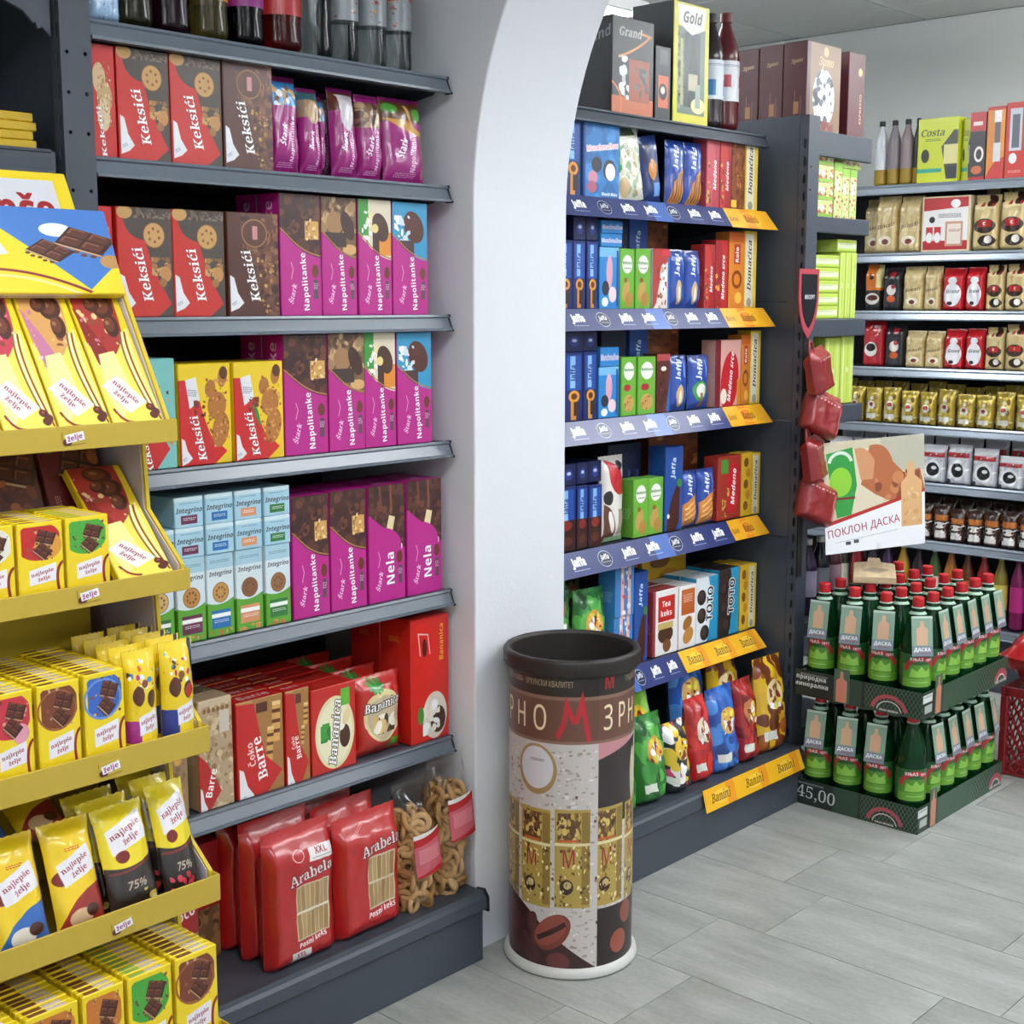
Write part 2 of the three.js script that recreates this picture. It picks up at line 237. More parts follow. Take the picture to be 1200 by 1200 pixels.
// price rail: leaning face between two ridges, in [z, y] about the front edge of the shelf
const railProfile = (zf, y, hh = 0.034) => [[zf - 0.018, y], [zf - 0.006, y + 0.001], [zf - 0.004, y - 0.004], [zf - 0.008, y - 0.007], [zf + 0.002, y - hh + 0.006], [zf + 0.006, y - hh + 0.005], [zf + 0.006, y - hh], [zf - 0.014, y - hh]];
function shelfAt(bay, x0, x1, y, zf, depth, rm = railMat) {
  const s = part('shelf', rbox(x0, x1, y - 0.022, y - 0.001, zf - depth, zf - 0.012, 0.002), paint, bay);
  part('price_rail', alongX(railProfile(zf, y), x0, x1 - 0.004), rm, s);
  part('end_cap', alongX(railProfile(zf + 0.001, y + 0.001, 0.037), x1 - 0.004, x1), capMat, s);
  for (const x of [x0 + 0.006, x1 - 0.006]) part('bracket', alongX([[zf - 0.03, y - 0.022], [zf - depth, y - 0.022], [zf - depth, y - 0.09], [zf - depth + 0.05, y - 0.08], [zf - 0.05, y - 0.034]], x - 0.0015, x + 0.0015), paint, s);
  return s;
}
// folded steel upright: front plate with bolt holes, side flanges punched with slots, hollow behind
function upright(bay, x0, x1, zf, yTop, y0 = 0, depth = 0.04, bolts = []) {
  const f = new THREE.Shape([[x0, y0], [x1, y0], [x1, yTop], [x0, yTop]].map((p) => new THREE.Vector2(...p)));
  for (const [x, y] of bolts) { const h = new THREE.Path(); h.absarc(x, y, 0.0034, 0, Math.PI * 2, true); f.holes.push(h); }
  const front = new THREE.ExtrudeGeometry(f, { depth: 0.002, bevelEnabled: false, curveSegments: 5 }); front.translate(0, 0, zf - 0.002);
  const s = new THREE.Shape([[-zf + 0.002, y0], [-zf + depth, y0], [-zf + depth, yTop], [-zf + 0.002, yTop]].map((p) => new THREE.Vector2(...p)));
  for (let y = y0 + 0.05; y < yTop - 0.03; y += 0.05) { const h = new THREE.Path(); h.moveTo(-zf + 0.008, y - 0.012); h.lineTo(-zf + 0.008, y + 0.012); h.lineTo(-zf + 0.016, y + 0.012); h.lineTo(-zf + 0.016, y - 0.012); h.closePath(); s.holes.push(h); }
  const side = new THREE.ExtrudeGeometry(s, { depth: 0.002, bevelEnabled: false }); side.rotateY(Math.PI / 2); const l = side.clone().translate(x0, 0, 0), r = side.translate(x1 - 0.002, 0, 0);
  return part('upright', mergeGeometries([front, l, r, box(x0, x1, yTop - 0.002, yTop, zf - depth, zf - 0.002).toNonIndexed(), box(x0 + 0.018, x0 + 0.02, y0, yTop - 0.002, zf - depth, zf - 0.002).toNonIndexed()]), paint, bay);
}
// bay beside the arch (biscuits)
{
  const b = thing('shelving_bay', 'dark grey metal shelving bay of wafers and biscuits before the arch', 'shelving');
  part('back_panel', box(1.26, 2.185, 0.12, 2.5, -2.66, -2.645), shadedBackMat, b);
  part('side_panel', box(2.176, 2.19, 1.99, 2.0, -2.64, -2.3), paint, b);
  { const bolts = []; for (let k = 0; k < 9; k++) for (const x of [1.274, 1.308]) bolts.push([x, 1.36 + k * 0.0655 + (k > 5 ? 0.03 : 0)]); upright(b, 1.262, 1.32, -2.182, 2.5, 0, 0.03, bolts); }
  part('side_panel', box(1.283, 1.298, 0, 2.5, -2.64, -2.213), paint, b);
  for (const y of [1.976, 1.748, 1.472, 1.194, 0.857, 0.514]) shelfAt(b, 1.322, 2.182, y, -2.186, 0.44);
  const d = part('base_deck', rbox(1.3, 2.185, 0.143, 0.165, -2.64, -2.105, 0.002), paint, b);
  part('price_rail', alongX([[-2.12, 0.165], [-2.098, 0.168], [-2.095, 0.158], [-2.088, 0.152], [-2.085, 0.128], [-2.09, 0.122], [-2.12, 0.122]], 1.3, 2.184), paint, d);
  part('end_cap', alongX([[-2.12, 0.167], [-2.096, 0.17], [-2.083, 0.153], [-2.082, 0.119], [-2.12, 0.119]], 2.184, 2.189), capMat, d);
  part('kick_plate', rbox(1.3, 2.18, 0.0, 0.121, -2.115, -2.095, 0.002), paint, b);
}
// bay left of the upright
{
  const b = thing('shelving_bay', 'dark grey metal shelving bay behind the yellow chocolate display', 'shelving');
  part('back_panel', box(0.3, 1.24, 0.1, 2.5, -2.66, -2.645), shadedBackMat, b);
  for (const y of [1.752]) { const s = part('shelf', rbox(0.3, 1.252, y - 0.04, y, -2.64, -2.19, 0.006), paint, b); part('price_rail', alongX(railProfile(-2.184, y, 0.04), 0.3, 1.24), paint, s); }
  const g = extr([[0.3, 1.985], [1.17, 1.985], [1.205, 1.972], [1.222, 1.955], [1.226, 1.957], [1.23, 1.947], [1.238, 1.95], [1.252, 1.938], [1.252, 2.05], [0.3, 2.05]], 0.006, 0.001); g.translate(0, 0, -2.2); part('gusset_plate', g, paint, b);
  part('shelf', rbox(0.3, 1.25, 2.03, 2.05, -2.64, -2.2, 0.003), paint, b);
  for (const y of [1.44, 1.15, 0.85, 0.5]) part('shelf', rbox(0.3, 1.25, y - 0.03, y, -2.64, -2.25, 0.003), paint, b);
}
// bay behind the arch with the promotional strips
design('strip_blue', [0.82, 0.052, 0.003], 'x', (p) => {
  p.bg('#25336f'); p.g.fillStyle = '#3a63b8'; p.rect(0.55, 0, 0.1, 1, '#3f66b4');
  for (let k = 0; k < 8; k++) { const x = 0.05 + k * 0.125; if (k % 3 === 2) { p.ell(x, 0.5, 0.032, 0.02, '#10183c'); p.ring(x, 0.5, 0.032, 0.02, '#c9d4ee', 0.0018); p.txt('Jaffa', x, 0.42, 0.018, '#fff', { it: 1 }); p.small(x - 0.02, 0.62, 0.04, 1, '#dfe6f5'); } else { p.txt('Jaffa', x, 0.42, 0.028, '#ffffff', { w: '900', st: '#ffffff', lw: 0.0016 }); p.small(x - 0.035, 0.74, 0.07, 1, '#c9d4ee'); } }
}, { dens: 1500 });
design('strip_yellow', [0.3, 0.052, 0.003], 'x', (p) => { p.bg('#f2b01e'); p.rect(0.35, 0, 0.2, 1, '#ee8f1c'); p.txt('Banini', 0.5, 0.5, 0.085, '#5a2c0c', { it: 1, f: 'serif' }); p.ring(0.5, 0.5, 0.2, 0.055, '#fbd45a', 0.006); p.txt('Banini', 0.12, 0.55, 0.06, '#8a4a10', { it: 1 }); }, {  });
design('strip_yellow_long', [0.55, 0.055, 0.003], 'x', (p) => { p.bg('#f5b81f'); for (let k = 0; k < 3; k++) { p.rect(k * 0.333 + 0.21, 0, 0.08, 1, '#ee9a1c'); p.ell(0.15 + k * 0.333, 0.5, 0.09, 0.03, '#fbd040'); p.txt('Banini', 0.15 + k * 0.333, 0.5, 0.055, '#6a340c', { it: 1, f: 'serif' }); } }, {  });
function strip(parent, dn, x0, x1, yTop, hgt, zTop, zBot, label, skew = 0) {
  const D = DS[dn], t = 0.002; const g = new THREE.BufferGeometry(), P = [], U = [], I = []; const [u0, v0, u1, v1] = D.f;
  const pts = [[x0, yTop, zTop, u0, v1], [x1, yTop, zTop, u1, v1], [x1 + skew, yTop - hgt, zBot, u1, v0], [x0, yTop - hgt, zBot, u0, v0]];
  for (const dz of [0, -t]) for (const p of pts) { P.push(p[0], p[1], p[2] + dz); U.push(p[3], p[4]); }
  I.push(0, 3, 2, 0, 2, 1, 4, 6, 7, 4, 5, 6, 0, 1, 5, 0, 5, 4, 1, 2, 6, 1, 6, 5, 2, 3, 7, 2, 7, 6, 3, 0, 4, 3, 4, 7);
  g.setAttribute('position', new THREE.Float32BufferAttribute(P, 3)); g.setAttribute('uv', new THREE.Float32BufferAttribute(U, 2)); g.setIndex(I); const gg = g.toNonIndexed(); gg.computeVertexNormals();
  part('promotional_strip', gg, sheetMat(D.sheet, 'carton'), parent, label);
}
{
  const b = thing('shelving_bay', 'dark grey metal shelving bay with blue and yellow strips beyond the arch', 'shelving');
  part('back_panel', box(2.52, 3.59, 0.12, 2.02, -2.75, -2.735), shadedBackMat, b);
  shelfAt(b, 2.52, 3.552, 1.976, -2.262, 0.46, paint);
  [[1.757, 3.33], [1.479, 3.325], [1.197, 3.35], [0.862, 3.385], [0.511, 3.155]].forEach(([y, xs], k) => {
    const s = shelfAt(b, 2.52, 3.56, y, -2.262, 0.46, paint);
    strip(s, 'strip_blue', 2.55, xs, y + 0.004, 0.052 + k * 0.002, -2.262, -2.226, 'dark blue printed promotional strip');
    strip(s, k === 4 ? 'strip_yellow_long' : 'strip_yellow', xs + 0.001, 3.552, y + 0.004, 0.054, -2.262, -2.226, 'yellow printed promotional strip', 0.016);
  });
  const d = part('base_deck', rbox(2.52, 3.585, 0.15, 0.17, -2.73, -2.115, 0.002), paint, b);
  part('price_rail', alongX([[-2.13, 0.17], [-2.108, 0.173], [-2.104, 0.162], [-2.096, 0.157], [-2.092, 0.124], [-2.098, 0.118], [-2.13, 0.118]], 2.52, 3.585), paint, d);
  strip(d, 'strip_yellow_long', 3.05, 3.55, 0.172, 0.06, -2.093, -2.078, 'long yellow printed promotional strip', 0.012);
  part('kick_plate', rbox(2.52, 3.585, 0.0, 0.118, -2.12, -2.1, 0.002), paint, b);
}
// narrow end bay with tea
{
  const b = thing('shelving_bay', 'narrow dark grey shelving bay of tea boxes with slotted upright', 'shelving');
  const sp = (y0, y1) => part('side_panel', box(3.594, 3.606, y0, y1, -2.75, -2.18), paint, b);
  [[0, 0.39], [0.392, 0.8], [0.802, 1.15], [1.152, 1.5], [1.502, 2.03]].forEach((q) => sp(...q));
  upright(b, 3.592, 3.652, -2.148, 2.03, 0, 0.03, [[3.607, 1.82], [3.607, 1.885]]);
  part('back_panel', box(3.61, 3.96, 0.05, 1.99, -2.75, -2.735), shadedBackMat, b);
  for (const [y, h] of [[1.99, 0.07], [1.747, 0.045], [1.447, 0.05], [1.185, 0.052], [0.86, 0.04], [0.53, 0.04], [0.2, 0.06]]) {
    const s = part('shelf', rbox(3.61, 3.964, y - 0.022, y, -2.73, -2.165, 0.002), paint, b);
    part('price_rail', rbox(3.653, 3.966, y - h, y + 0.002, -2.164, -2.15, 0.003), paint, s);
  }
}
// long wall bay with coffee
{
  const b = thing('shelving_bay', 'long dark grey wall shelving of coffee along the far wall', 'shelving');
  part('back_panel', box(5.53, 5.55, 0.1, 1.98, -3.6, 0.6), shadedBackMat, b);
  for (const y of [1.952, 1.69, 1.465, 1.243, 1.02, 0.797, 0.568, 0.25]) {
    const s = part('shelf', rbox(5.112, 5.53, y - 0.022, y - 0.001, -3.6, 0.6, 0.002), paint, b);
    const g = extr([[5.118, y], [5.106, y + 0.001], [5.103, y - 0.006], [5.104, y - 0.012], [5.098, y - 0.03], [5.094, y - 0.032], [5.094, y - 0.036], [5.114, y - 0.036]], 4.2); g.translate(0, 0, -3.6); part('price_rail', g, railBright, s);
  }
  part('kick_plate', rbox(5.13, 5.15, 0, 0.23, -3.6, 0.6, 0.002), paint, b);
  for (const z of [-3.6, -2.95, -1.95, -0.95, 0.05]) part('upright', rbox(5.49, 5.53, 0, 1.98, z - 0.02, z + 0.02, 0.003), paint, b);
}
// ---------------------------------------------------------------- biscuits and wafers before the arch
const badge = (p, x, y, s, c = '#e9e9ee') => { p.poly([[x, y - s * 0.6], [x + s * 0.3, y - s * 0.5], [x + s * 0.55, y + s * 0.05], [x + s * 1.0, y + s * 0.42], [x + s * 0.6, y + s * 0.62], [x, y + s * 0.75]], c); p.small(x + s * 0.08, y + s * 0.45, s * 0.35, 2, '#7a86a0', -0.5); };
const kekText = (p, x, y, s, c = '#fff') => p.txt('Keksići', x, y, s, c, { rot: -1.8, it: 1, f: 'serif', st: 'rgba(40,10,8,.55)', lw: 0.014 });
function kek(name, desc, base, body, o = {}) {
  design(name, [0.115, 0.195, 0.06], desc, (p) => {
    p.bg(body);
    if (o.plain) { p.speck(150, ['#7a4a30', '#3f2016', '#8a5a3a', '#6a4028'], 0.25, 0, 1, 1, 0.03, 0.09); p.ell(0.52, 0.2, 0.26, 0.24, '#5c3222'); p.ring(0.52, 0.2, 0.24, 0.22, '#a8743e', 0.02); p.rect(0.48, 0.13, 0.1, 0.13, '#c98a8a'); p.curve([[0, 0], [0.25, 0], [0.2, 0.5, 0.8, 0.92], [0.7, 1], [0, 1]], '#53281c'); p.speck(30, ['#b5803c', '#caa05a'], 0.55, 0.4, 1, 1, 0.015, 0.04); } else {
      p.speck(60, ['#6a5748', '#43352e', '#7b6656'], 0.3, 0, 1, 0.1, 0.02, 0.05);
      p.curve([[0, 0], [0.1, 0.06], [0.12, 0.28, 0.5, 0.3], [0.62, 0.55], [0.95, 0.88], [0.68, 1], [0, 1]], base);
      p.cookie(0.66, 0.25, 0.2); p.ell(0.14, 0.05, 0.14, 0.1, '#c29556');
      p.speck(26, ['#c99a5a', '#a8763a', '#8b6136'], 0.6, 0.45, 0.95, 0.62, 0.02, 0.06);
      p.ell(0.86, 0.6, 0.1, 0.12, '#c1894a'); p.ell(0.8, 0.68, 0.07, 0.07, '#a06f38');
    }
    kekText(p, 0.44, 0.62, 0.235); badge(p, 0.03, 0.76, 0.26);
  }, { side: (p) => { p.bg(o.plain ? body : base); p.small(0.2, 0.3, 0.5, 14, 'rgba(255,255,255,.35)'); }, top: (p) => { p.bg(body); p.rect(0, 0, 0.35, 1, base); p.small(0.4, 0.3, 0.4, 3, 'rgba(255,255,255,.5)'); }, cat: 'biscuit box', });
}
kek('kek', 'red and charcoal cookie-print biscuit carton', '#cb2a22', '#4b4038');
kek('kekbr', 'plain chocolate-brown biscuit carton with white lettering', '#5c2d20', '#613627', { plain: 1 });
design('redcookie', [0.1, 0.19, 0.06], 'all-red biscuit carton with a cluster of cookies', (p) => { p.bg('#c92a28'); p.ell(0.35, 0.3, 0.26, 0.26, '#d8b78a'); p.ell(0.55, 0.47, 0.3, 0.28, '#c9a574'); p.ell(0.5, 0.62, 0.26, 0.28, '#dcc29a'); p.speck(80, ['#b08a58', '#e6d2b0', '#a57e4c'], 0.25, 0.15, 0.85, 0.72, 0.015, 0.04); kekText(p, 0.4, 0.78, 0.24); }, { cat: 'biscuit box' });
design('teal', [0.1, 0.2, 0.06], 'turquoise and red biscuit carton', (p) => { p.bg('#7cc4c0'); p.curve([[0.1, 0.05], [0.5, 0.1, 0.95, 0.7], [0.9, 0.8], [0.5, 0.6], [0, 0.3]], '#c99a52'); p.speck(40, ['#7a4a22', '#3c2016', '#d8a860'], 0.1, 0.1, 0.85, 0.72, 0.02, 0.06); p.poly([[0, 0.62], [0.72, 0.72], [0.85, 0.82], [0.55, 1], [0, 1]], '#cc2222'); kekText(p, 0.34, 0.84, 0.22); }, { cat: 'biscuit box' });
for (const [n, extra, c] of [['ky1', 'cookie rabbit', '#d21f22'], ['ky2', 'cookie rabbit and green leaf', '#d21f22']]) design(n, [0.12, 0.19, 0.06], `yellow and red biscuit carton with ${extra}`, (p) => {
  p.bg('#f2cf1c'); p.curve([[0, 0.16], [0.32, 0.16], [0.42, 0.5, 0.6, 0.72], [0.9, 0.88], [0.65, 1], [0, 1]], c);
  for (const [x, y, a, b] of [[0.6, 0.25, 0.1, 0.14], [0.84, 0.14, 0.09, 0.16], [0.72, 0.42, 0.18, 0.22], [0.78, 0.66, 0.16, 0.28]]) p.ell(x, y, a, b, '#b87430', 0.2); p.speck(60, ['#d99a4c', '#8a5020', '#a8662a'], 0.52, 0.12, 0.95, 0.85, 0.015, 0.035); p.ell(0.86, 0.1, 0.08, 0.1, '#5c2a14');
  p.poly([[0.13, 0.16], [0.33, 0.13], [0.4, 0.36], [0.2, 0.44]], '#e8e8ec'); p.small(0.18, 0.25, 0.16, 4, '#6a7690', 0.1); if (n === 'ky2') p.curve([[0.36, 0.42], [0.5, 0.45, 0.52, 0.66], [0.42, 0.6, 0.36, 0.42]], '#2c8a3a');
  p.speck(14, ['#4a1c10', '#7a2a18'], 0.28, 0.36, 0.5, 0.52, 0.02, 0.05); kekText(p, 0.36, 0.74, 0.2); badge(p, 0.03, 0.84, 0.2);
}, { cat: 'biscuit box' });
function nap(name, desc, topFn, text = 'Napolitanke') {
  design(name, [0.105, 0.24, 0.07], desc, (p) => {
    p.bg('#c01c8c'); topFn(p);
    if (text === 'Nela') p.curve([[0, 0.24], [0.4, 0.36], [0.95, 0.4, 0.88, 0.58], [1, 0.6], [1, 1], [0, 1]], '#c01c8c'); else { p.curve([[0, 0.3], [0.3, 0.4], [0.6, 0.5, 1, 0.52], [1, 1], [0, 1]], '#c01c8c'); p.line([[0, 0.285], [0.3, 0.385], [0.6, 0.485, 1, 0.505]], '#b8834a', 0.025); }
    p.txt(text, 0.58, 0.72, text === 'Nela' ? 0.3 : 0.185, '#ffffff', { rot: text === 'Nela' ? -1.6 : -1.66, st: '#8f1268', lw: 0.015 });
    p.txt('Štark', 0.28, 0.82, 0.14, '#f7d9ee', { rot: -1.3, it: 1, f: 'serif' }); p.line([[0.25, 0.7], [0.3, 0.62], [0.25, 0.56]], '#e9a4d2', 0.02);
    p.ell(0.84, 0.63, 0.08, 0.12, '#6a3218'); p.rect(0.8, 0.7, 0.1, 0.16, '#5a4a52'); p.small(0.8, 0.73, 0.09, 4, '#e8d8e4');
  }, { side: (p) => { p.bg('#c01c8c'); p.txt(text, 0.5, 0.5, 0.5, '#e9b8d8', { rot: -1.57 }); }, top: (p) => { p.bg('#c01c8c'); p.small(0.2, 0.3, 0.6, 4, '#f0c8e2'); }, cat: 'wafer box' });
}
const chocTop = (p) => { p.rect(0, 0, 1, 0.55, '#44211a'); p.speck(60, ['#5c3022', '#6e3c28', '#3a1a14'], 0, 0, 1, 0.5, 0.04, 0.12); };
nap('n1', 'magenta wafer carton with dark chocolate top', (p) => { chocTop(p); p.rect(0.6, 0.22, 0.34, 0.15, '#d8a458'); p.speck(18, ['#f0d69a', '#a8703a'], 0.6, 0.2, 0.94, 0.38, 0.02, 0.05); });
nap('n2', 'magenta wafer carton with hazelnut and cream top', (p) => { p.rect(0, 0, 1, 0.55, '#7a5a3c'); p.speck(40, ['#a8845c', '#c9a474', '#5c3c28'], 0, 0, 1, 0.3, 0.05, 0.12); p.ell(0.38, 0.22, 0.24, 0.22, '#a87c50'); p.ell(0.74, 0.24, 0.16, 0.3, '#43251a', -0.5); p.ell(0.8, 0.44, 0.2, 0.1, '#dcae70'); p.rect(0.1, 0.3, 0.6, 0.12, '#3f2c22'); });
nap('n3', 'magenta wafer carton with green and orange top', (p) => { p.rect(0, 0, 1, 0.55, '#e8dcc0'); p.rect(0, 0, 0.3, 0.4, '#3f9a3c'); p.rect(0.55, 0.28, 0.45, 0.2, '#e8922a'); p.speck(25, ['#f4e4b0', '#fff'], 0.1, 0.1, 0.45, 0.42, 0.03, 0.08); p.ell(0.66, 0.24, 0.22, 0.3, '#4a2a1c', -0.6); p.rect(0.42, 0.28, 0.2, 0.25, '#46291e'); p.ell(0.5, 0.25, 0.1, 0.09, '#f0dc8c'); });
nap('n4', 'magenta wafer carton with light blue top', (p) => { p.rect(0, 0, 1, 0.55, '#2f9ccc'); p.ell(0.6, 0.22, 0.26, 0.34, '#5c2c20', -0.6); p.speck(20, ['#ffffff', '#dceaf2'], 0.05, 0.12, 0.5, 0.36, 0.04, 0.1); p.rect(0.1, 0.34, 0.5, 0.14, '#4a3430'); });
nap('nela', 'magenta chocolate wafer carton reading Nela', (p) => { chocTop(p); p.line([[0.6, 0], [0.62, 0.25]], '#8a4c2c', 0.05); p.line([[0.3, 0], [0.35, 0.2]], '#7a4026', 0.05); p.poly([[0.45, 0.42], [0.56, 0.26], [0.72, 0.28], [0.62, 0.46]], '#ecd9a8'); p.ell(0.78, 0.54, 0.14, 0.1, '#f2eef0'); }, 'Nela');
const foilP = (name, desc, topc) => design(name, [0.075, 0.18, 0.045], desc, (p) => {
  p.bg('#a3147c'); p.rect(0, 0, 1, 0.05, '#7a0f5c'); topc(p); p.txt('Štark', 0.36, 0.62, 0.22, '#ffffff', { rot: -1.35, it: 1 }); p.txt('Napolitanke', 0.64, 0.66, 0.19, '#f6d6ec', { rot: -1.5 }); p.small(0.2, 0.9, 0.5, 3, '#ffd8f0');
}, { kind: 'pouch', cat: 'wafer pack' });
foilP('f1', 'magenta foil wafer pack with blue top', (p) => { p.rect(0, 0.06, 1, 0.26, '#3c8fd0'); p.speck(20, ['#d8b07a', '#8a5a34', '#ffffff'], 0.1, 0.1, 0.9, 0.32, 0.05, 0.12); });
foilP('f2', 'narrow magenta foil wafer pack with tan and teal top', (p) => { p.rect(0, 0.05, 1, 0.1, '#3a6a72'); p.rect(0, 0.15, 1, 0.2, '#a88a68'); p.ell(0.5, 0.3, 0.3, 0.3, '#c8a880'); });
foilP('f3', 'glossy magenta foil wafer pack with brown top', (p) => { p.rect(0, 0.05, 1, 0.22, '#6a3526'); p.curve([[0.2, 0.08], [0.9, 0.08], [0.9, 0.4, 0.5, 0.5], [0.25, 0.4]], '#d8cfd6'); });
foilP('f4', 'small magenta foil wafer pack with cream biscuit top', (p) => { p.rect(0, 0.1, 1, 0.3, '#8a6a52'); p.speck(12, ['#c9a884', '#5a3a2a'], 0, 0.1, 1, 0.4, 0.08, 0.16); });
foilP('f5', 'wide magenta foil wafer pack with green nut top', (p) => { p.rect(0, 0.05, 1, 0.25, '#6a3c20'); p.ell(0.18, 0.14, 0.16, 0.16, '#4ea03a'); p.ell(0.8, 0.2, 0.12, 0.2, '#5aae3c'); p.poly([[0, 0.26], [0.5, 0.28], [1, 0.45], [0.7, 0.45], [0.3, 0.36]], '#d9a04a'); p.line([[0.5, 0.1], [0.7, 0.4]], '#e0b060', 0.08); p.line([[0.8, 0.45], [0.92, 0.95]], '#b87840', 0.05); });
const integ = (k, oval, cook) => {
  const desc = ['green and white', 'purple labelled', 'blue labelled', 'peach labelled', 'dark green labelled'][k];
  design('i' + k, [0.066, 0.163, 0.06], `${desc} pale blue cookie carton`, (p) => { p.bg('#dbe9f0'); p.rect(0, 0.0, 1, 0.18, '#a9cfe0'); p.txt('Integrino', 0.5, 0.24, 0.185, '#3a3a46', { it: 1 }); p.small(0.15, 0.08, 0.7, 2, '#6a8aa0'); p.curve([[0, 0.58], [0.5, 0.66, 1, 0.54], [1, 1], [0, 1]], '#5ea832'); p.cookie(0.5, 0.47, 0.3, cook, '#7a4c22', 8); p.rect(0.15, 0.68, 0.7, 0.22, oval); p.rect(0.15, 0.72, 0.7, 0.05, '#ffffff'); p.small(0.25, 0.8, 0.5, 2, '#f2f2f2'); p.speck(8, ['#d99a5a', '#b87a3c'], 0.1, 0.92, 0.9, 1, 0.05, 0.1); }, { side: (p) => { p.bg('#dbe9f0'); p.rect(0, 0.6, 1, 0.4, '#5ea832'); p.small(0.2, 0.2, 0.6, 8, '#6a8aa0'); }, cat: 'cookie box' });
  design('j' + k, [0.066, 0.06, 0.14], `${desc} flat pale blue cookie carton`, (p) => { p.bg('#a9d3e6'); p.rect(0, 0, 1, 0.14, '#d4e9f2'); p.small(0.2, 0.2, 0.6, 1, '#6a8aa0'); p.txt('Integrino', 0.5, 0.44, 0.2, '#31323c', { it: 1 }); p.rect(0.22, 0.6, 0.56, 0.28, oval); p.small(0.3, 0.68, 0.4, 2, '#ffffff'); }, { cat: 'cookie box' });
};
integ(0, '#2e6a34', '#d9b070'); integ(1, '#6a2a4c', '#c58a48'); integ(2, '#2470b8', '#c9964e'); integ(3, '#e0956a', '#8a5a3c'); integ(4, '#2f7a3a', '#9a6a44');
design('beige', [0.085, 0.22, 0.05], 'beige wafer carton with a slanting red corner', (p) => { p.bg('#b99f7e'); p.speck(140, ['#c9b08c', '#a88a64', '#d6c09c', '#937450'], 0, 0, 1, 1, 0.03, 0.1); p.rect(0.05, 0.0, 0.9, 0.06, '#cdbb9e'); for (let k = 0; k < 6; k++) p.ell(0.2 + k * 0.13, 0.1, 0.05, 0.06, '#8a6238'); p.rect(0.62, 0.12, 0.28, 0.2, '#cfc6b8'); p.curve([[0, 0.48], [0.3, 0.55, 0.62, 0.85], [0.3, 1], [0, 1]], '#b81f20'); p.txt('Barre', 0.34, 0.76, 0.26, '#fff', { rot: -1.3 }); badge(p, 0.03, 0.9, 0.2); }, { cat: 'wafer box' });
design('beige0', [0.05, 0.2, 0.05], 'narrow tan wafer carton with an almond print', (p) => { p.bg('#9c7c58'); p.speck(60, ['#b08c62', '#86643f'], 0, 0, 1, 1, 0.05, 0.14); p.ell(0.5, 0.34, 0.22, 0.5, '#d9a44e'); p.ell(0.5, 0.8, 0.3, 0.2, '#a8602c'); }, { cat: 'wafer box' });
const barre = (n, w, d2) => design(n, [w, 0.2, 0.05], d2, (p) => { p.bg('#b98a50'); p.rect(0.35, 0, 0.65, 1, '#a87840'); for (const [x, y, a, b, r] of [[0.55, 0.1, 0.2, 0.14, 0], [0.84, 0.28, 0.18, 0.7, 0.05], [0.7, 0.5, 0.14, 0.6, 0.08]]) { p.wafer(p.w ? x : x, y, a, b, r); } p.rect(0.42, 0.05, 0.24, 0.1, '#5c2c18'); p.curve([[0, 0.02], [0.38, 0.04], [0.5, 0.4, 0.62, 0.62], [0.95, 0.8], [0.62, 1], [0, 1]], '#c8201f'); p.txt('Čoko', 0.3, 0.56, 0.18, '#f7d6d2', { rot: -1.75 }); p.txt('Barre', 0.48, 0.62, 0.27, '#ffffff', { rot: -1.75, f: 'serif' }); badge(p, 0.04, 0.86, 0.3); }, { own: '#c8201f', top: (p) => { p.bg('#c8201f'); p.txt('Barre', 0.5, 0.5, 0.25, '#e0b8b4'); }, cat: 'wafer box' });
barre('barre', 0.12, 'wide red and tan wafer-finger carton reading Barre'); barre('barre2', 0.066, 'narrow red and tan wafer-finger carton');
design('ban1', [0.126, 0.184, 0.06], 'red coconut biscuit carton with upright oval and palm', (p) => { p.bg('#c8251d'); p.ell(0.52, 0.55, 0.44, 0.62, '#e8dfae'); p.ell(0.52, 0.55, 0.38, 0.55, '#f2ecc8'); p.speck(16, ['#3fa03a', '#2c8030'], 0.2, 0.42, 0.42, 0.64, 0.04, 0.1); p.rect(0.66, 0.06, 0.2, 0.2, '#62b82c'); p.ell(0.74, 0.62, 0.12, 0.2, '#4a2414'); p.ell(0.66, 0.45, 0.1, 0.14, '#fbf6e4'); p.ell(0.78, 0.4, 0.08, 0.14, '#e9d9a0', 0.4); p.txt('Bananica', 0.52, 0.56, 0.24, '#fff', { rot: -1.45, it: 1, f: 'serif', st: '#45331c', lw: 0.03 }); }, { cat: 'biscuit box' });
design('ban2', [0.15, 0.166, 0.06], 'red coconut biscuit pack with a green palm crown', (p) => { p.bg('#c2241c'); p.ell(0.52, 0.5, 0.4, 0.36, '#e9d9a0'); p.ell(0.52, 0.52, 0.34, 0.3, '#cdbb98'); for (let k = 0; k < 9; k++) p.line([[0.4, 0.16], [0.4 + Math.cos(k * 0.7) * 0.16, 0.12 + Math.sin(k * 0.7) * 0.1]], k % 2 ? '#3aa23a' : '#2b8434', 0.05); p.speck(18, ['#4a2414', '#f6efdc', '#d9bb7a'], 0.28, 0.48, 0.78, 0.72, 0.05, 0.11); p.txt('Bananica', 0.5, 0.36, 0.16, '#fff', { rot: -0.1, it: 1, f: 'serif', st: '#45331c', lw: 0.03 }); p.rect(0.68, 0.82, 0.3, 0.13, '#5cae2c'); p.txt('4,5', 0.28, 0.9, 0.08, '#f0a83c'); }, { kind: 'pouch', cat: 'biscuit pack' });
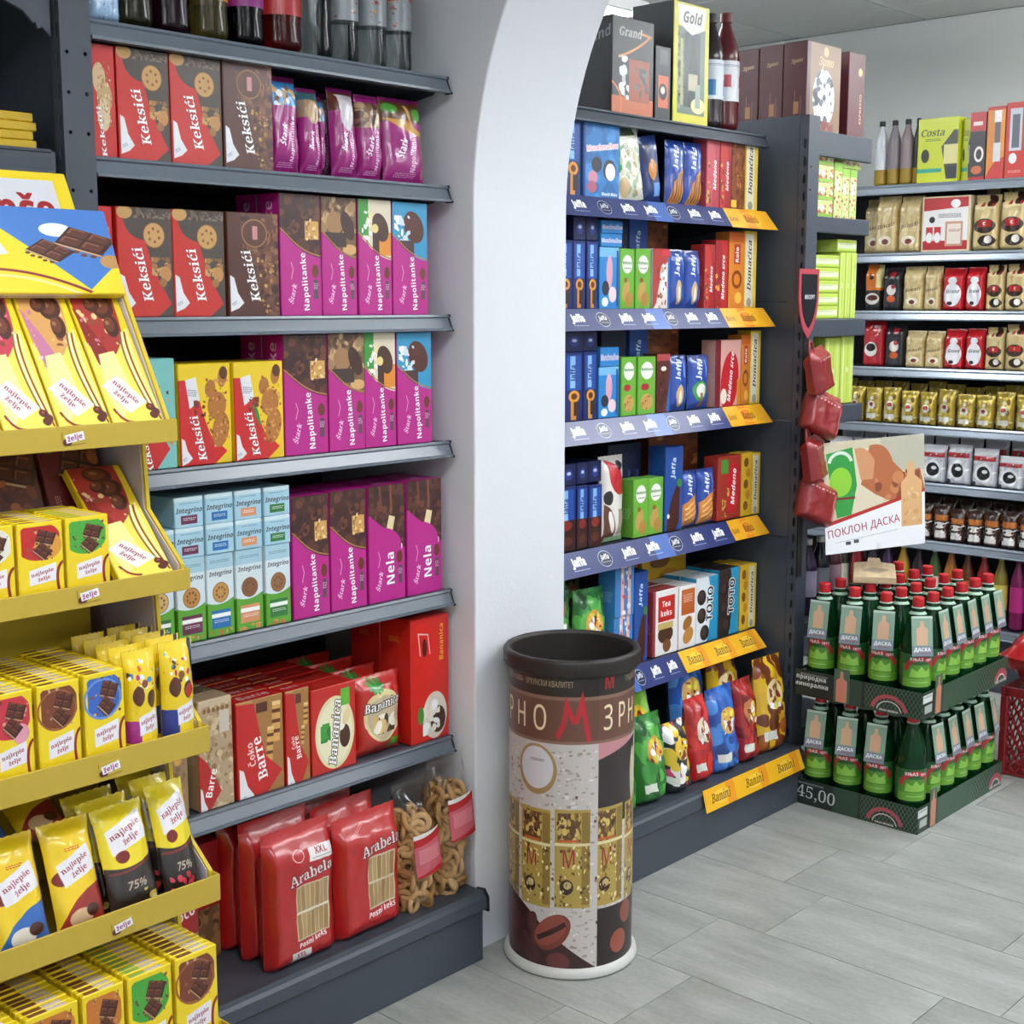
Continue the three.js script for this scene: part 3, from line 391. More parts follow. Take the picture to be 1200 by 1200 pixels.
design('redtall', [0.13, 0.287, 0.075], 'tall bright red gift carton with white coconut print', (p) => { p.bg('#d9241b'); p.line([[0.25, 0.3], [0.2, 0.12], [0.45, 0.14], [0.5, 0.3]], '#f7c0b8', 0.025); p.ell(0.36, 0.24, 0.06, 0.16, '#5c140e'); p.txt('Bananica', 0.8, 0.22, 0.15, '#f0b62c', { rot: -1.57 }); p.ell(0.62, 0.8, 0.32, 0.42, '#e6dccb'); p.ell(0.7, 0.84, 0.2, 0.24, '#4a2a1a'); p.speck(16, ['#ffffff', '#f1e9da'], 0.3, 0.64, 0.75, 0.95, 0.05, 0.12); p.ell(0.25, 0.78, 0.08, 0.16, '#3f8f34'); }, { side: (p) => { p.bg('#d9241b'); p.txt('Bananica', 0.4, 0.6, 0.22, '#f3c9c2', { rot: -1.57 }); p.small(0.3, 0.15, 0.3, 4, '#f0b62c'); }, cat: 'gift box' });

row(1.749, -2.2, 'on second shelf before the arch', [['redcookie', 1.327, 1.378, 0.19], ['kek', 1.38, 1.488, 0.192], ['kek', 1.488, 1.601, 0.193], ['kekbr', 1.601, 1.718, 0.195],
  ['f1', 1.72, 1.797, 0.185, { lean: 0.06 }], ['f2', 1.797, 1.851, 0.169, { lean: 0.06 }], ['f1', 1.852, 1.876, 0.16, { back: 0.03, label: 'magenta foil wafer pack tucked behind its neighbours on second shelf' }], ['f3', 1.877, 1.946, 0.178, { lean: 0.08 }], ['f4', 1.946, 2.014, 0.172, { lean: 0.05 }], ['f5', 2.015, 2.137, 0.175, { lean: 0.09 }]], { n: 1 });
row(1.749, -2.28, 'behind on second shelf', [['kek', 1.38, 1.488, 0.192], ['kek', 1.488, 1.601, 0.193], ['kekbr', 1.601, 1.718, 0.195], ['f3', 1.877, 1.946, 0.178], ['f5', 2.015, 2.137, 0.175]]);
row(1.473, -2.2, 'on third shelf before the arch', [['redcookie', 1.327, 1.361, 0.193], ['kek', 1.364, 1.481, 0.194], ['kek', 1.481, 1.597, 0.195], ['kekbr', 1.6, 1.724, 0.196], ['n1', 1.725, 1.831, 0.238], ['n2', 1.831, 1.926, 0.237], ['n3', 1.926, 2.021, 0.237], ['n4', 2.021, 2.126, 0.236]], { n: 2 });
row(1.195, -2.2, 'on fourth shelf before the arch', [['teal', 1.373, 1.477, 0.203], ['ky1', 1.481, 1.602, 0.191], ['ky2', 1.604, 1.726, 0.191], ['n1', 1.727, 1.84, 0.241], ['n2', 1.84, 1.94, 0.242], ['n3', 1.94, 2.031, 0.242], ['n4', 2.031, 2.136, 0.241]], { n: 2 });
row(0.858, -2.2, 'on fifth shelf before the arch', [['i0', 1.395, 1.459, 0.163], ['i1', 1.461, 1.528, 0.163], ['i2', 1.53, 1.596, 0.163], ['i3', 1.598, 1.666, 0.163], ['i4', 1.668, 1.734, 0.163], ['n1', 1.737, 1.836, 0.253], ['n1', 1.839, 1.939, 0.254], ['nela', 1.942, 2.051, 0.254], ['nela', 2.054, 2.163, 0.255]], { n: 2 });
for (let k = 0; k < 5; k++) for (let j = 0; j < (k ? 2 : 1); j++) { const x = [1.395, 1.461, 1.53, 1.598, 1.668][k]; put('j' + k, x, x + 0.067, 0.058, 0.858 + 0.1635 + j * 0.0585, -2.2, j ? ', topmost' : ', lower', null, { turn: 0 }); }
row(0.515, -2.2, 'on sixth shelf before the arch', [['beige0', 1.427, 1.476, 0.2], ['beige', 1.497, 1.582, 0.222], ['barre', 1.587, 1.706, 0.2], ['barre2', 1.708, 1.773, 0.199], ['ban1', 1.777, 1.902, 0.186], ['ban2', 1.908, 2.05, 0.18], ['redtall', 2.06, 2.182, 0.287, { n: 2, d: 0.1 }]], { n: 4 });
// wafer packs and clear bags on the base deck
design('wafer_soft', [0.18, 0.275, 0.055], 'large red film wafer pack', (p) => {
  p.bg('#b81a1c'); p.line([[0, 0.08], [0.4, 0.1, 1, 0.06]], '#d24a46', 0.02); p.txt('Arabela', 0.6, 0.35, 0.16, '#f6dede', { rot: -0.12, f: 'serif', st: '#5a0c0e', lw: 0.02 }); p.rect(0.36, 0.42, 0.5, 0.4, '#d8c9a8'); for (let j = 0; j < 2; j++) for (let k = 0; k < 7; k++) p.rect(0.375 + k * 0.068, 0.43 + j * 0.2, 0.058, 0.18, ['#b4925e', '#a8854f', '#bd9c68'][(k + j) % 3]); p.rect(0.36, 0.61, 0.5, 0.016, '#efe6cf');
  p.txt('Posni keks', 0.6, 0.85, 0.085, '#fff', { rot: -0.1 }); p.rect(0.58, 0.17, 0.34, 0.1, '#f3eeee'); p.txt('XXL', 0.75, 0.2, 0.1, '#a81a1c'); p.small(0.62, 0.245, 0.26, 1, '#555'); p.rect(0.28, 0.9, 0.28, 0.08, '#f3eeee'); p.txt('XXL', 0.42, 0.93, 0.08, '#a81a1c'); p.ring(0.42, 0.2, 0.08, 0.06, '#f2c6c2', 0.012);
}, { kind: 'pouch', cat: 'wafer pack' });
design('wafer_soft_small', [0.19, 0.235, 0.055], 'smaller red film wafer pack', (p) => {
  p.bg('#c01d1d'); p.txt('Arabela', 0.64, 0.28, 0.155, '#f6dede', { rot: -0.1, f: 'serif', st: '#5a0c0e', lw: 0.02 }); p.rect(0.42, 0.36, 0.44, 0.44, '#d8c9a8'); for (let j = 0; j < 2; j++) for (let k = 0; k < 6; k++) p.rect(0.432 + k * 0.07, 0.375 + j * 0.215, 0.06, 0.195, ['#b4925e', '#a27f4a', '#bd9c68'][(k * 2 + j) % 3]); p.txt('Posni keks', 0.64, 0.84, 0.09, '#fff', { rot: -0.08 }); p.small(0.2, 0.16, 0.25, 2, '#eab0ac', -0.4);
}, { kind: 'pouch', cat: 'wafer pack' });
for (let k = 0; k < 4; k++) { put('wafer_soft', 1.598 - k * 0.002, 1.777, 0.285 + (k ? 0.006 : 0), 0.167, -2.122 - k * 0.072, k ? 'behind on the base deck' : 'in front on the base deck', 'red wafer family packs on the base deck', { d: 0.06, turn: 0.02, type: 'brick', wr: 0.9, v: k }); put('wafer_soft_small', 1.783, 1.964, 0.262 + (k ? 0.008 : 0), 0.167, -2.125 - k * 0.072, k ? 'behind on the base deck' : 'in front on the base deck', 'smaller red wafer packs on the base deck', { d: 0.06, turn: 0.02, type: 'brick', wr: 0.9, v: k }); }
design('pretz', [0.1, 0.2, 0.06], 'dark red wafer carton', (p) => { p.bg('#a31b1e'); p.rect(0, 0.55, 1, 0.45, '#7d5a3c'); p.speck(30, ['#a0764a', '#5c3a24'], 0, 0.55, 1, 1, 0.06, 0.16); p.txt('Choco', 0.5, 0.36, 0.28, '#f4e4e4', { rot: -0.2 }); }, { cat: 'wafer box' });
row(0.167, -2.22, 'by the yellow display', [['pretz', 1.41, 1.5, 0.22], ['pretz', 1.505, 1.588, 0.25, { back: 0.05 }]], { n: 2 });
{ // clear bags of ring biscuits
  const film = std('#ffffff', 0.12, { transmission: 1, thickness: 0, ior: 1.5 }), cm = ['#b98f58', '#a87c46', '#c9a26c'].map((c) => std(c, 0.8)), ringG = new THREE.TorusGeometry(0.0165, 0.0075, 8, 16).scale(1, 1, 0.8);
  design('bag_label', [0.09, 0.12, 0.001], 'x', (p) => { p.bg('#d0606e'); p.curve([[0, 0], [1, 0], [1, 0.14], [0.5, 0.24, 0, 0.24]], '#e8e4e0'); p.curve([[0, 0.1], [0.5, 0.12, 1, 0.02], [1, 0.2], [0.5, 0.26, 0, 0.28]], '#bb1f26'); p.small(0.12, 0.36, 0.76, 12, '#f0b4ba'); p.curve([[0, 0.96], [0.5, 0.9, 1, 0.86], [1, 1], [0, 1]], '#bb1f26'); }, {  });
  [[2.062, -2.215, 0.122, 0.27, 'clear bag of ring biscuits beside the red wafer packs'], [2.108 + 0.012, -2.32, 0.125, 0.3, 'clear bag of ring biscuits against the arch wall']].forEach(([x, z, w, h, lab], b) => {
    const t = thing('biscuit_bag', lab, 'biscuit bag', [b ? 2.118 : x, 0.166, b ? -2.19 : z]); if (b) { t.position.set(2.134, 0.166, -2.172); } else t.position.set(2.021, 0.166, -2.166);
    const D = { name: 'film' + b, f: [0, 0, 1, 1] };
    const R = b ? [0.05, 0.055] : [0.052, 0.055]; let hh = 0.012;
    for (let l = 0; l < 12 + b * 2; l++) { const n = 7; for (let k = 0; k < n; k++) { const a = k / 6 * 6.283 + l * 0.7, q = k === 6 ? 0 : 0.66; const m = part('ring_biscuit', ringG, cm[(l + k) % 3], t); m.position.set(Math.cos(a) * R[0] * q, Math.max(0.014, hh + rr(-0.004, 0.004)), Math.sin(a) * R[1] * q * 0.85); m.rotation.set(rr(-0.9, 0.9), rr(0, 3), rr(-0.5, 0.5)); } hh += 0.0172; }
    part('film', pouchGeo(D, w - 0.012, b ? 0.318 : 0.29, 0.112, 'stand', b + 3, 0.5), film, t, 'clear crinkled plastic film');
    const L = DS.bag_label, g = new THREE.PlaneGeometry(0.09, 0.12, 8, 1), pos = g.attributes.position, uv = g.attributes.uv; for (let i = 0; i < pos.count; i++) { const u = pos.getX(i) / 0.065; pos.setZ(i, -Math.pow(Math.abs(u), 2.4) * 0.022); uv.setXY(i, L.f[0] + (L.f[2] - L.f[0]) * uv.getX(i), L.f[1] + (L.f[3] - L.f[1]) * uv.getY(i)); } g.computeVertexNormals();
    const m = part('label', g, new THREE.MeshPhysicalMaterial({ map: L.sheet.t, roughness: 0.5, side: THREE.DoubleSide }), t, 'pink and red paper label'); m.position.set(0.006, b ? 0.185 : 0.135, 0.0575); m.rotation.z = 0.12; m.scale.setScalar(0.85);
  });
}
// bottles and bags on the top shelf
const lathe = (pts, n = 24) => new THREE.LatheGeometry(pts.map(([r, y]) => new THREE.Vector2(r, y)), n);
const liquid = (c, att) => std(c, 0.08, { transmission: 0.9, thickness: 0.05, ior: 1.33, attenuationColor: new THREE.Color(att), attenuationDistance: 0.1 });
function drink(x, z, y, r, h, label, liq, band, name = 'drink_bottle', capC = '#e8e8e8', art) {
  const t = thing(name, label, 'bottle', [x, y, z]);
  const pts = [[0, 0.002], [r * 0.72, 0.0], [r * 0.95, r * 0.25], [r, r * 0.5], [r * 0.96, h * 0.2], [r, h * 0.24], [r, h * 0.6], [r * 0.9, h * 0.7], [r * 0.45, h * 0.86], [r * 0.36, h * 0.9], [r * 0.36, h * 0.95], [0, h * 0.95]];
  part('body', lathe(pts), liq, t);
  part('cap', lathe([[r * 0.42, h * 0.92], [r * 0.44, h * 0.925], [r * 0.44, h * 0.99], [r * 0.4, h], [0, h]], 16), std(capC, 0.4), t);
  if (band) part('label', art ? cylLabel(art, r * 1.008, h * 0.25, h * 0.59) : lathe([[r * 1.008, h * 0.25], [r * 1.008, h * 0.59]]), art ? sheetMat(DS[art].sheet, 'carton') : std(band, 0.4), t);
  return t;
}
function cylLabel(dn, r, y0, y1, a0 = 0, a1 = Math.PI * 2, off = 0, n = 24, r1 = r) {
  const P = [], U = [], I = [], D = DS[dn]; for (let i = 0; i <= n; i++) for (let j = 0; j < 2; j++) { const a = a0 + (a1 - a0) * i / n + off, q = j ? r1 : r; P.push(Math.sin(a) * q, j ? y1 : y0, Math.cos(a) * q); U.push(D.f[0] + (D.f[2] - D.f[0]) * i / n, j ? D.f[3] : D.f[1]); }
  for (let i = 0; i < n; i++) { const a = i * 2; I.push(a, a + 2, a + 3, a, a + 3, a + 1); }
  const g = new THREE.BufferGeometry(); g.setAttribute('position', new THREE.Float32BufferAttribute(P, 3)); g.setAttribute('uv', new THREE.Float32BufferAttribute(U, 2)); g.setIndex(I); g.computeVertexNormals(); return g;
}
design('snackb', [0.07, 0.2, 0.05], 'pale blue speckled snack bag', (p) => { p.bg('#9fbfe0'); p.speck(160, ['#7fa4cf', '#cfe0f2', '#5c86b8'], 0, 0, 1, 1, 0.01, 0.04); p.ell(0.4, 0.2, 0.4, 0.3, '#ffffff'); }, { kind: 'pouch', cat: 'snack bag' });
put('snackb', 1.33, 1.402, 0.2, 1.978, -2.2, 'at the end of the top shelf', null, { type: 'stand' });
design('label_red', [0.2, 0.12, 0.001], 'x', (p) => { p.bg('#d9c9c9'); p.rect(0, 0.55, 1, 0.45, '#b8282a'); for (let k = 0; k < 3; k++) { const x = k / 3 + 0.165; p.ell(x, 0.45, 0.1, 0.13, '#b8282a'); p.ell(x, 0.45, 0.07, 0.09, '#e3cfc0'); } }, {  });
design('label_gold', [0.2, 0.16, 0.001], 'x', (p) => { p.bg('#8f979b'); for (let k = 0; k < 4; k++) { const x = k / 4 + 0.12; p.speck(26, ['#c9a44a', '#a8382e', '#d9c48a', '#7a2a24'], x - 0.06, 0.05, x + 0.06, 0.95, 0.008, 0.02); p.rect(x - 0.06, 0.3, 0.12, 0.18, '#b83a30'); p.txt('ŠLJIVA', x, 0.62, 0.03, '#8a2a22'); } }, {  });
const pet = (c) => liquid(c, c);
[[1.44, '#6f6a4a', '#8a4a34', 'plastic bottle of amber drink'], [1.519, '#4c1838', '#511a3a', 'plastic bottle of dark berry drink'], [1.603, '#a89a52', '#d08a1a', 'plastic bottle with orange wrap'], [1.686, '#1a1824', '#8a1c78', 'black plastic bottle with purple wrap']].forEach(([x, c, b, l]) => drink(x, -2.245, 1.977, 0.0385, 0.29, l + ' on the top shelf', pet(c), b));
drink(1.775, -2.25, 1.977, 0.044, 0.28, 'red and white drink bottle with round emblem on the top shelf', pet('#b02a2c'), '#b8282a', 'drink_bottle', '#d02020', 'label_red');
[1.859, 1.929, 2.006, 2.077].forEach((x, k) => { const t = drink(x, -2.24, 1.977, 0.032, 0.33, 'clear glass brandy bottle with gold and red print on the top shelf', std('#e4ecec', 0.05, { transmission: 1, thickness: 0.02, ior: 1.3, attenuationColor: new THREE.Color('#b9c9c6'), attenuationDistance: 0.3 }), k ? '#999' : null, 'brandy_bottle', '#8a1f1c', 'label_gold'); t.userData.group = 'clear brandy bottles on the top shelf'; if (k) t.userData.label = `clear brandy bottle with gold and red print, ${['', 'third', 'second', 'first'][k]} from the arch`; if (!k) t.userData.label = 'plain clear glass bottle without label on the top shelf'; else t.rotation.y = k; });
// yellow packets and a red one in the bay to the left
design('noodle', [0.3, 0.05, 0.2], 'flat yellow packet', (p) => { p.bg('#d8b41a'); for (let k = 0; k < 6; k++) p.rect(0, k / 6, 1, 0.04, '#a88a10'); p.rect(0.6, 0.2, 0.03, 0.6, '#eee3a0'); }, { cat: 'packet' });
for (let k = 0; k < 4; k++) put('noodle', 0.95, 1.232 - (k % 2) * 0.006, 0.0145, 1.7525 + k * 0.0152, -2.215, ['lowest of the pile', 'second of the pile', 'third of the pile', 'topmost of the pile'][k] + ' behind the display', null, { d: 0.2, turn: 0.02 * (k - 1.5) });
design('redpack', [0.3, 0.1, 0.1], 'red carton under a grey shelf', (p) => { p.bg('#b8303a'); }, {  });
put('redpack', 0.7, 1.1, 0.26, 1.442, -2.32, 'behind the display header', null, {});
// ---------------------------------------------------------------- yellow chocolate display
const cardY = std('#d9bd2e', 0.55), cardIn = std('#cfc7d2', 0.7), cardTray = std('#c2a63a', 0.5, { clearcoat: 0.15 });
const nzLogo = (p, x, y, s, rot = 0, c = '#8c1a1c') => { const g = p.g; g.save(); g.translate(p.X(x), p.Y(y)); g.rotate(rot); const k = s * p.w; g.fillStyle = '#ece9ee'; g.beginPath(); g.moveTo(-k * 0.5, -k * 0.2); g.lineTo(k * 0.5, -k * 0.42); g.lineTo(k * 0.5, k * 0.3); g.lineTo(-k * 0.5, k * 0.42); g.closePath(); g.fill(); g.fillStyle = c; g.font = `bold ${k * 0.2}px serif`; g.textAlign = 'center'; g.textBaseline = 'middle'; g.rotate(-0.2); g.fillText('najlepše', 0, -k * 0.08); g.fillText('želje', 0, k * 0.17); g.restore(); };
design('tray_logo', [0.05, 0.03, 0.002], 'x', (p) => { p.bg('#c2a63a'); p.ell(0.2, 0.75, 0.2, 0.16, '#5a1c1c'); p.poly([[0.1, 0.25], [0.9, 0.1], [0.95, 0.7], [0.15, 0.85]], '#ece9ee'); p.txt('želje', 0.52, 0.48, 0.3, '#8c1a5a', { rot: -0.15 }); }, {  });
design('header', [0.5, 0.2, 0.004], 'x', (p) => { p.bg('#f0d41e'); p.rect(0.0, 0.07, 0.945, 0.93, '#d6d8de'); p.txt('najlepše želje na', 0.4, 0.48, 0.086, '#a01820', { w: '900' }); p.txt('menče', 0.72, 0.48, 0.01, '#a01820'); }, {  });
DS.header.f; // lettering drawn below for the visible end
const T = [ // [floor y, lip bottom, lip top, front z]
  [1.297, 1.297, 1.331, -1.745], [1.078, 1.078, 1.11, -1.725], [0.835, 0.835, 0.876, -1.69], [0.605, 0.605, 0.647, -1.675], [0.36, 0.36, 0.41, -1.66]];
{
  const t = thing('display_stand', 'yellow cardboard display stand of chocolate with five trays', 'display stand');
  const X0 = 0.56, X1 = 1.168, ZB = -2.06;
  part('back_panel', box(X0, X1, 0.02, 1.6, ZB, ZB + 0.005), cardY, t);
  // right side with a scalloped front edge, printed outside yellow, bare inside
  const side = [[ZB, 0.0], [-1.68, 0.0], [-1.68, 0.41], [-1.77, 0.45], [-1.785, 0.6], [-1.69, 0.62], [-1.69, 0.65], [-1.78, 0.72], [-1.792, 0.83], [-1.705, 0.85], [-1.705, 0.88], [-1.8, 0.97], [-1.808, 1.075], [-1.735, 1.09], [-1.735, 1.115], [-1.82, 1.19], [-1.826, 1.29], [-1.76, 1.305], [-1.76, 1.33], [-1.9, 1.58], [ZB, 1.6]];
  part('side_panel', alongX(side, X1 - 0.006, X1), cardY, t); part('side_lining', alongX(side.map(([z, y]) => [Math.min(z, z - 0.006), y]), X1 - 0.0075, X1 - 0.006), cardIn, t, 'unprinted pale inside of the side panel');
  part('side_panel', alongX(side, X0, X0 + 0.006), cardY, t);
  T.forEach(([y, lb, lt, z], k) => {
    const tr = part('tray', box(X0 + 0.007, X1 - 0.008, y, y + 0.005, ZB + 0.006, z - 0.004), cardTray, t);
    part('lip', rbox(X0 - 0.004, X1 + 0.003, lb, lt, z - 0.004, z, 0.0015), cardTray, tr);
    part('lip_return', rbox(X1, X1 + 0.003, lb, lt, z - 0.07, z - 0.004, 0.001), cardTray, tr);
    part('inner_back', box(X0 + 0.007, X1 - 0.045, y + 0.006, y + 0.2, -1.935, -1.93), cardY, tr);
    const m = part('printed_logo', cartonGeo(DS.tray_logo, 0.044, 0.024, 0.0016, 0.0004), sheetMat(DS.tray_logo.sheet, 'carton'), tr, 'small white brand mark'); m.position.set(X1 - 0.165, lb + 0.008, z + 0.0009); m.scale.set(0.8, 0.8, 1); m.rotation.z = 0.06;
  });
}
design('headcard', [0.34, 0.16, 0.004], 'yellow-bordered white header card with red lettering', (p) => { p.bg('#f0d41e'); p.rect(0, 0.09, 0.925, 0.91, '#d3d5dc'); p.txt('slanče', 0.64, 0.38, 0.17, '#a01820', { w: '900' }); }, { cat: 'sign' });
{ const m = put('headcard', 0.82, 1.163, 0.17, 1.545, -1.935, 'on the chocolate display', null, { d: 0.004, lean: 0.48, turn: 0 }); m.name = 'header_card'; }
const nzBox = (name, dims, desc, art, o = {}) => design(name, dims, desc, (p) => { p.bg('#f3d51d'); art(p); }, { top: (p) => { p.bg('#f3d51d'); p.rect(0.08, 0.15, 0.34, 0.7, o.topc || '#8a5a34'); p.rect(0.44, 0.15, 0.36, 0.7, '#e6d8c4'); p.small(0.47, 0.35, 0.3, 1, '#8a5a2a'); }, cat: 'chocolate', ...o });
nzBox('bluebar', [0.4, 0.3, 0.018], 'large blue and yellow chocolate bar laid sideways', (p) => { p.curve([[0.5, 0], [1, 0], [1, 0.62], [0.85, 0.95], [0.7, 0.6, 0.5, 0.2]], '#3f78c4'); p.ell(0.76, 0.26, 0.07, 0.06, '#e6e9f0'); p.poly([[0.2, 0.1], [0.46, 0.1], [0.54, 0.55], [0.2, 0.7]], '#d9dbe2'); p.choc(0.88, 0.38, 0.2, 0.5); p.choc(0.72, 0.5, 0.15, 0.7); p.line([[0.2, 0.85], [0.5, 0.55, 0.85, 0.98]], '#8a1f1c', 0.02); p.line([[0.2, 0.93], [0.5, 0.63, 0.8, 1]], '#e9d98a', 0.02); p.ell(0.97, 0.62, 0.05, 0.06, '#b98a50'); });
put('bluebar', 0.785, 1.163, 0.135, 1.505, -1.852, 'above the top tray', null, { d: 0.018, lean: 0.4, turn: 0, label: 'large blue and yellow chocolate bar laid sideways above the top tray' });
const leanArt = (c1, c2) => (p) => {
  p.curve([[0, 0.42], [0.5, 0.36, 1, 0.4], [1, 1], [0, 1]], '#efe05a'); p.curve([[0.02, 0], [0.86, 0], [0.9, 0.2, 0.8, 0.4], [0.55, 0.5], [0.06, 0.44]], c1); p.speck(26, [c2, '#e8c88a', '#8a4a2c'], 0.05, 0, 0.85, 0.44, 0.02, 0.07);
  for (const [x, y, a, b, r] of [[0.5, 0.08, 0.26, 0.2, 0.3], [0.62, 0.2, 0.2, 0.24, 0.6], [0.66, 0.32, 0.14, 0.22, 0.2], [0.42, 0.18, 0.14, 0.16, 1]]) { p.ell(x, y, a, b, '#4a2216', r); p.ell(x - 0.03, y - 0.01, a * 0.72, b * 0.66, '#6e3a24', r); p.ell(x - 0.06, y - 0.02, a * 0.3, b * 0.2, '#a06a48', r); }
  p.curve([[0.02, 0.2], [0.2, 0.28, 0.46, 0.54], [0.4, 0.64], [0.14, 0.56]], c2); p.speck(16, ['#f0d0dc', c1, '#c9808c'], 0.06, 0.26, 0.36, 0.58, 0.015, 0.04);
  p.curve([[0.2, 0.5], [0.52, 0.48], [0.6, 0.72], [0.2, 0.92], [0.08, 0.74]], '#f6ec9a');
  p.line([[0.78, 0.36], [0.6, 0.55, 0.86, 0.9]], '#8a5a2a', 0.035); p.line([[0.82, 0.36], [0.66, 0.55, 0.9, 0.9]], '#fbf6c8', 0.04); p.line([[0.87, 0.36], [0.72, 0.55, 0.95, 0.92]], '#7d1c1c', 0.03); p.line([[0.92, 0.34], [0.8, 0.55, 0.99, 0.88]], '#f8ee9a', 0.05);
  nzLogo(p, 0.42, 0.75, 0.64, 1.12); for (const [x, y] of [[0.82, 0.84], [0.9, 0.87], [0.84, 0.89]]) p.ell(x, y, 0.08, 0.07, '#5a1d14'); p.ell(0.82, 0.835, 0.03, 0.025, '#9c4a34'); p.line([[0.1, 0.84], [0.2, 0.93, 0.42, 0.93]], '#8a1f1c', 0.045); p.line([[0.12, 0.87], [0.22, 0.96, 0.42, 0.95]], '#f0c838', 0.02);
};
nzBox('lb1', [0.088, 0.265, 0.018], 'large yellow chocolate bar with cherry print', leanArt('#c93a4a', '#d8748c'));
nzBox('lb2', [0.088, 0.265, 0.018], 'large yellow chocolate bar with caramel print', leanArt('#d9a05a', '#c77a9a'));
nzBox('lb3', [0.088, 0.265, 0.018], 'large yellow chocolate bar with red print', leanArt('#a8302a', '#8c2420'));
[['lb2', 0.574, 0.652], ['lb1', 0.654, 0.73], ['lb3', 0.732, 0.82], ['lb1', 0.822, 0.908], ['lb1', 0.909, 0.99], ['lb2', 0.991, 1.074], ['lb3', 1.075, 1.161]].forEach(([n, a, b], i) => { for (let k = 0; k < 2; k++) put(n === 'lb1' && i === 3 ? 'lb2' : n, a, b, 0.265, 1.303, -1.752 - k * 0.024, k ? 'behind on the top tray' : 'on the top tray', null, { lean: 0.565, turn: 0 }); });
// second tray
const boxArt = (c, extra) => (p) => { p.clip((g) => g.rect(p.X(0.08), p.Y(0.05), 0.84 * p.w, 0.45 * p.h), () => { p.ell(0.45, 0.22, 0.5, 0.46, c); }); extra && extra(p); p.speck(18, ['#6a3826', '#8a5238', '#c9a27a'], 0.15, 0.05, 0.9, 0.44, 0.015, 0.045); p.choc(0.62, 0.18, 0.36, 0.35); p.choc(0.55, 0.33, 0.32, 0.8); nzLogo(p, 0.52, 0.6, 0.6, 0); p.line([[0.98, 0.48], [0.78, 0.54, 0.86, 0.8]], '#8a1f1c', 0.06); };
nzBox('mb_white', [0.07, 0.15, 0.02], 'yellow chocolate bar with white milk print', boxArt('#e6e2da'));
nzBox('mb_red', [0.07, 0.15, 0.02], 'yellow chocolate bar with red caramel print', boxArt('#c42a26', (p) => p.ell(0.66, 0.28, 0.3, 0.32, '#dd9a3a')));
nzBox('mb_green', [0.07, 0.15, 0.02], 'yellow chocolate bar with green hazelnut print', boxArt('#4aa83a', (p) => { p.ell(0.4, 0.58, 0.08, 0.08, '#c9864a'); p.ell(0.75, 0.55, 0.08, 0.08, '#b8763c'); }), { topc: '#9ac05a' });
nzBox('mb_brown', [0.07, 0.15, 0.02], 'yellow chocolate bar with round milk-chocolate print', boxArt('#7a3f26', (p) => p.ring(0.45, 0.26, 0.44, 0.4, '#9c5a38', 0.04)));
nzBox('mb_blue', [0.07, 0.15, 0.02], 'yellow chocolate bar with round blue print', boxArt('#3a66bc', (p) => p.ring(0.45, 0.26, 0.44, 0.4, '#6a92d8', 0.05)));
nzBox('mb_pink', [0.07, 0.15, 0.02], 'yellow chocolate bar with round strawberry print', boxArt('#c83444', (p) => p.ell(0.7, 0.4, 0.2, 0.2, '#e29aac')));
nzBox('mb_orange', [0.07, 0.15, 0.02], 'yellow chocolate bar with orange print', boxArt('#c9782a'));
const stackRow = (n, a, b, h, y, z, where, cnt) => { for (let k = 0; k < cnt; k++) put(n, a, b, h - rr(0, 0.002), y, z - k * 0.0142, where, null, { d: 0.0125, turn: rr(-0.006, 0.006), gap: 0.004 }); };
[['mb_green', 0.62, 0.69], ['mb_brown', 0.691, 0.761], ['mb_blue', 0.762, 0.832], ['mb_white', 0.833, 0.904], ['mb_red', 0.905, 0.976], ['mb_green', 0.977, 1.047]].forEach(([n, a, b]) => stackRow(n, a, b, 0.122, 1.084, -1.737, 'on second tray', 9));
design('brownbar', [0.1, 0.26, 0.014], 'dark brown chocolate bar', (p) => { p.bg('#5a2418'); p.choc(0.66, 0.3, 0.6, 0.3); p.speck(20, ['#7a3a22', '#a8602c', '#3f160e'], 0.35, 0, 1, 0.8, 0.05, 0.14); p.rect(0.12, 0.1, 0.12, 0.12, '#7aa83a'); p.small(0.2, 0.5, 0.5, 3, '#e0c8b0', 1.5); p.rect(0, 0, 0.1, 1, '#431610'); }, { cat: 'chocolate' });
design('redbar', [0.1, 0.26, 0.014], 'wine red chocolate bar', (p) => { p.bg('#6e1c20'); p.choc(0.66, 0.3, 0.6, 0.3); p.rect(0.12, 0.1, 0.12, 0.12, '#7aa83a'); p.speck(16, ['#8c4a2a', '#a8602c'], 0.4, 0, 1, 0.8, 0.05, 0.14); p.small(0.2, 0.5, 0.5, 3, '#e6b0a0', 1.5); }, { cat: 'chocolate' });
put('brownbar', 0.93, 1.03, 0.235, 1.1, -1.845, 'leaning at the back of the second tray', null, { lean: 0.36, turn: 0, roll: 0.0, back: 0.0 });
put('redbar', 1.035, 1.135, 0.235, 1.1, -1.845, 'leaning at the back of the second tray', null, { lean: 0.36, turn: 0 });
put('lb3', 1.062, 1.156, 0.215, 1.086, -1.735, 'leaning on the second tray', null, { lean: 0.75, turn: 0, d: 0.016, label: 'yellow chocolate bar lying back at the end of the second tray' });
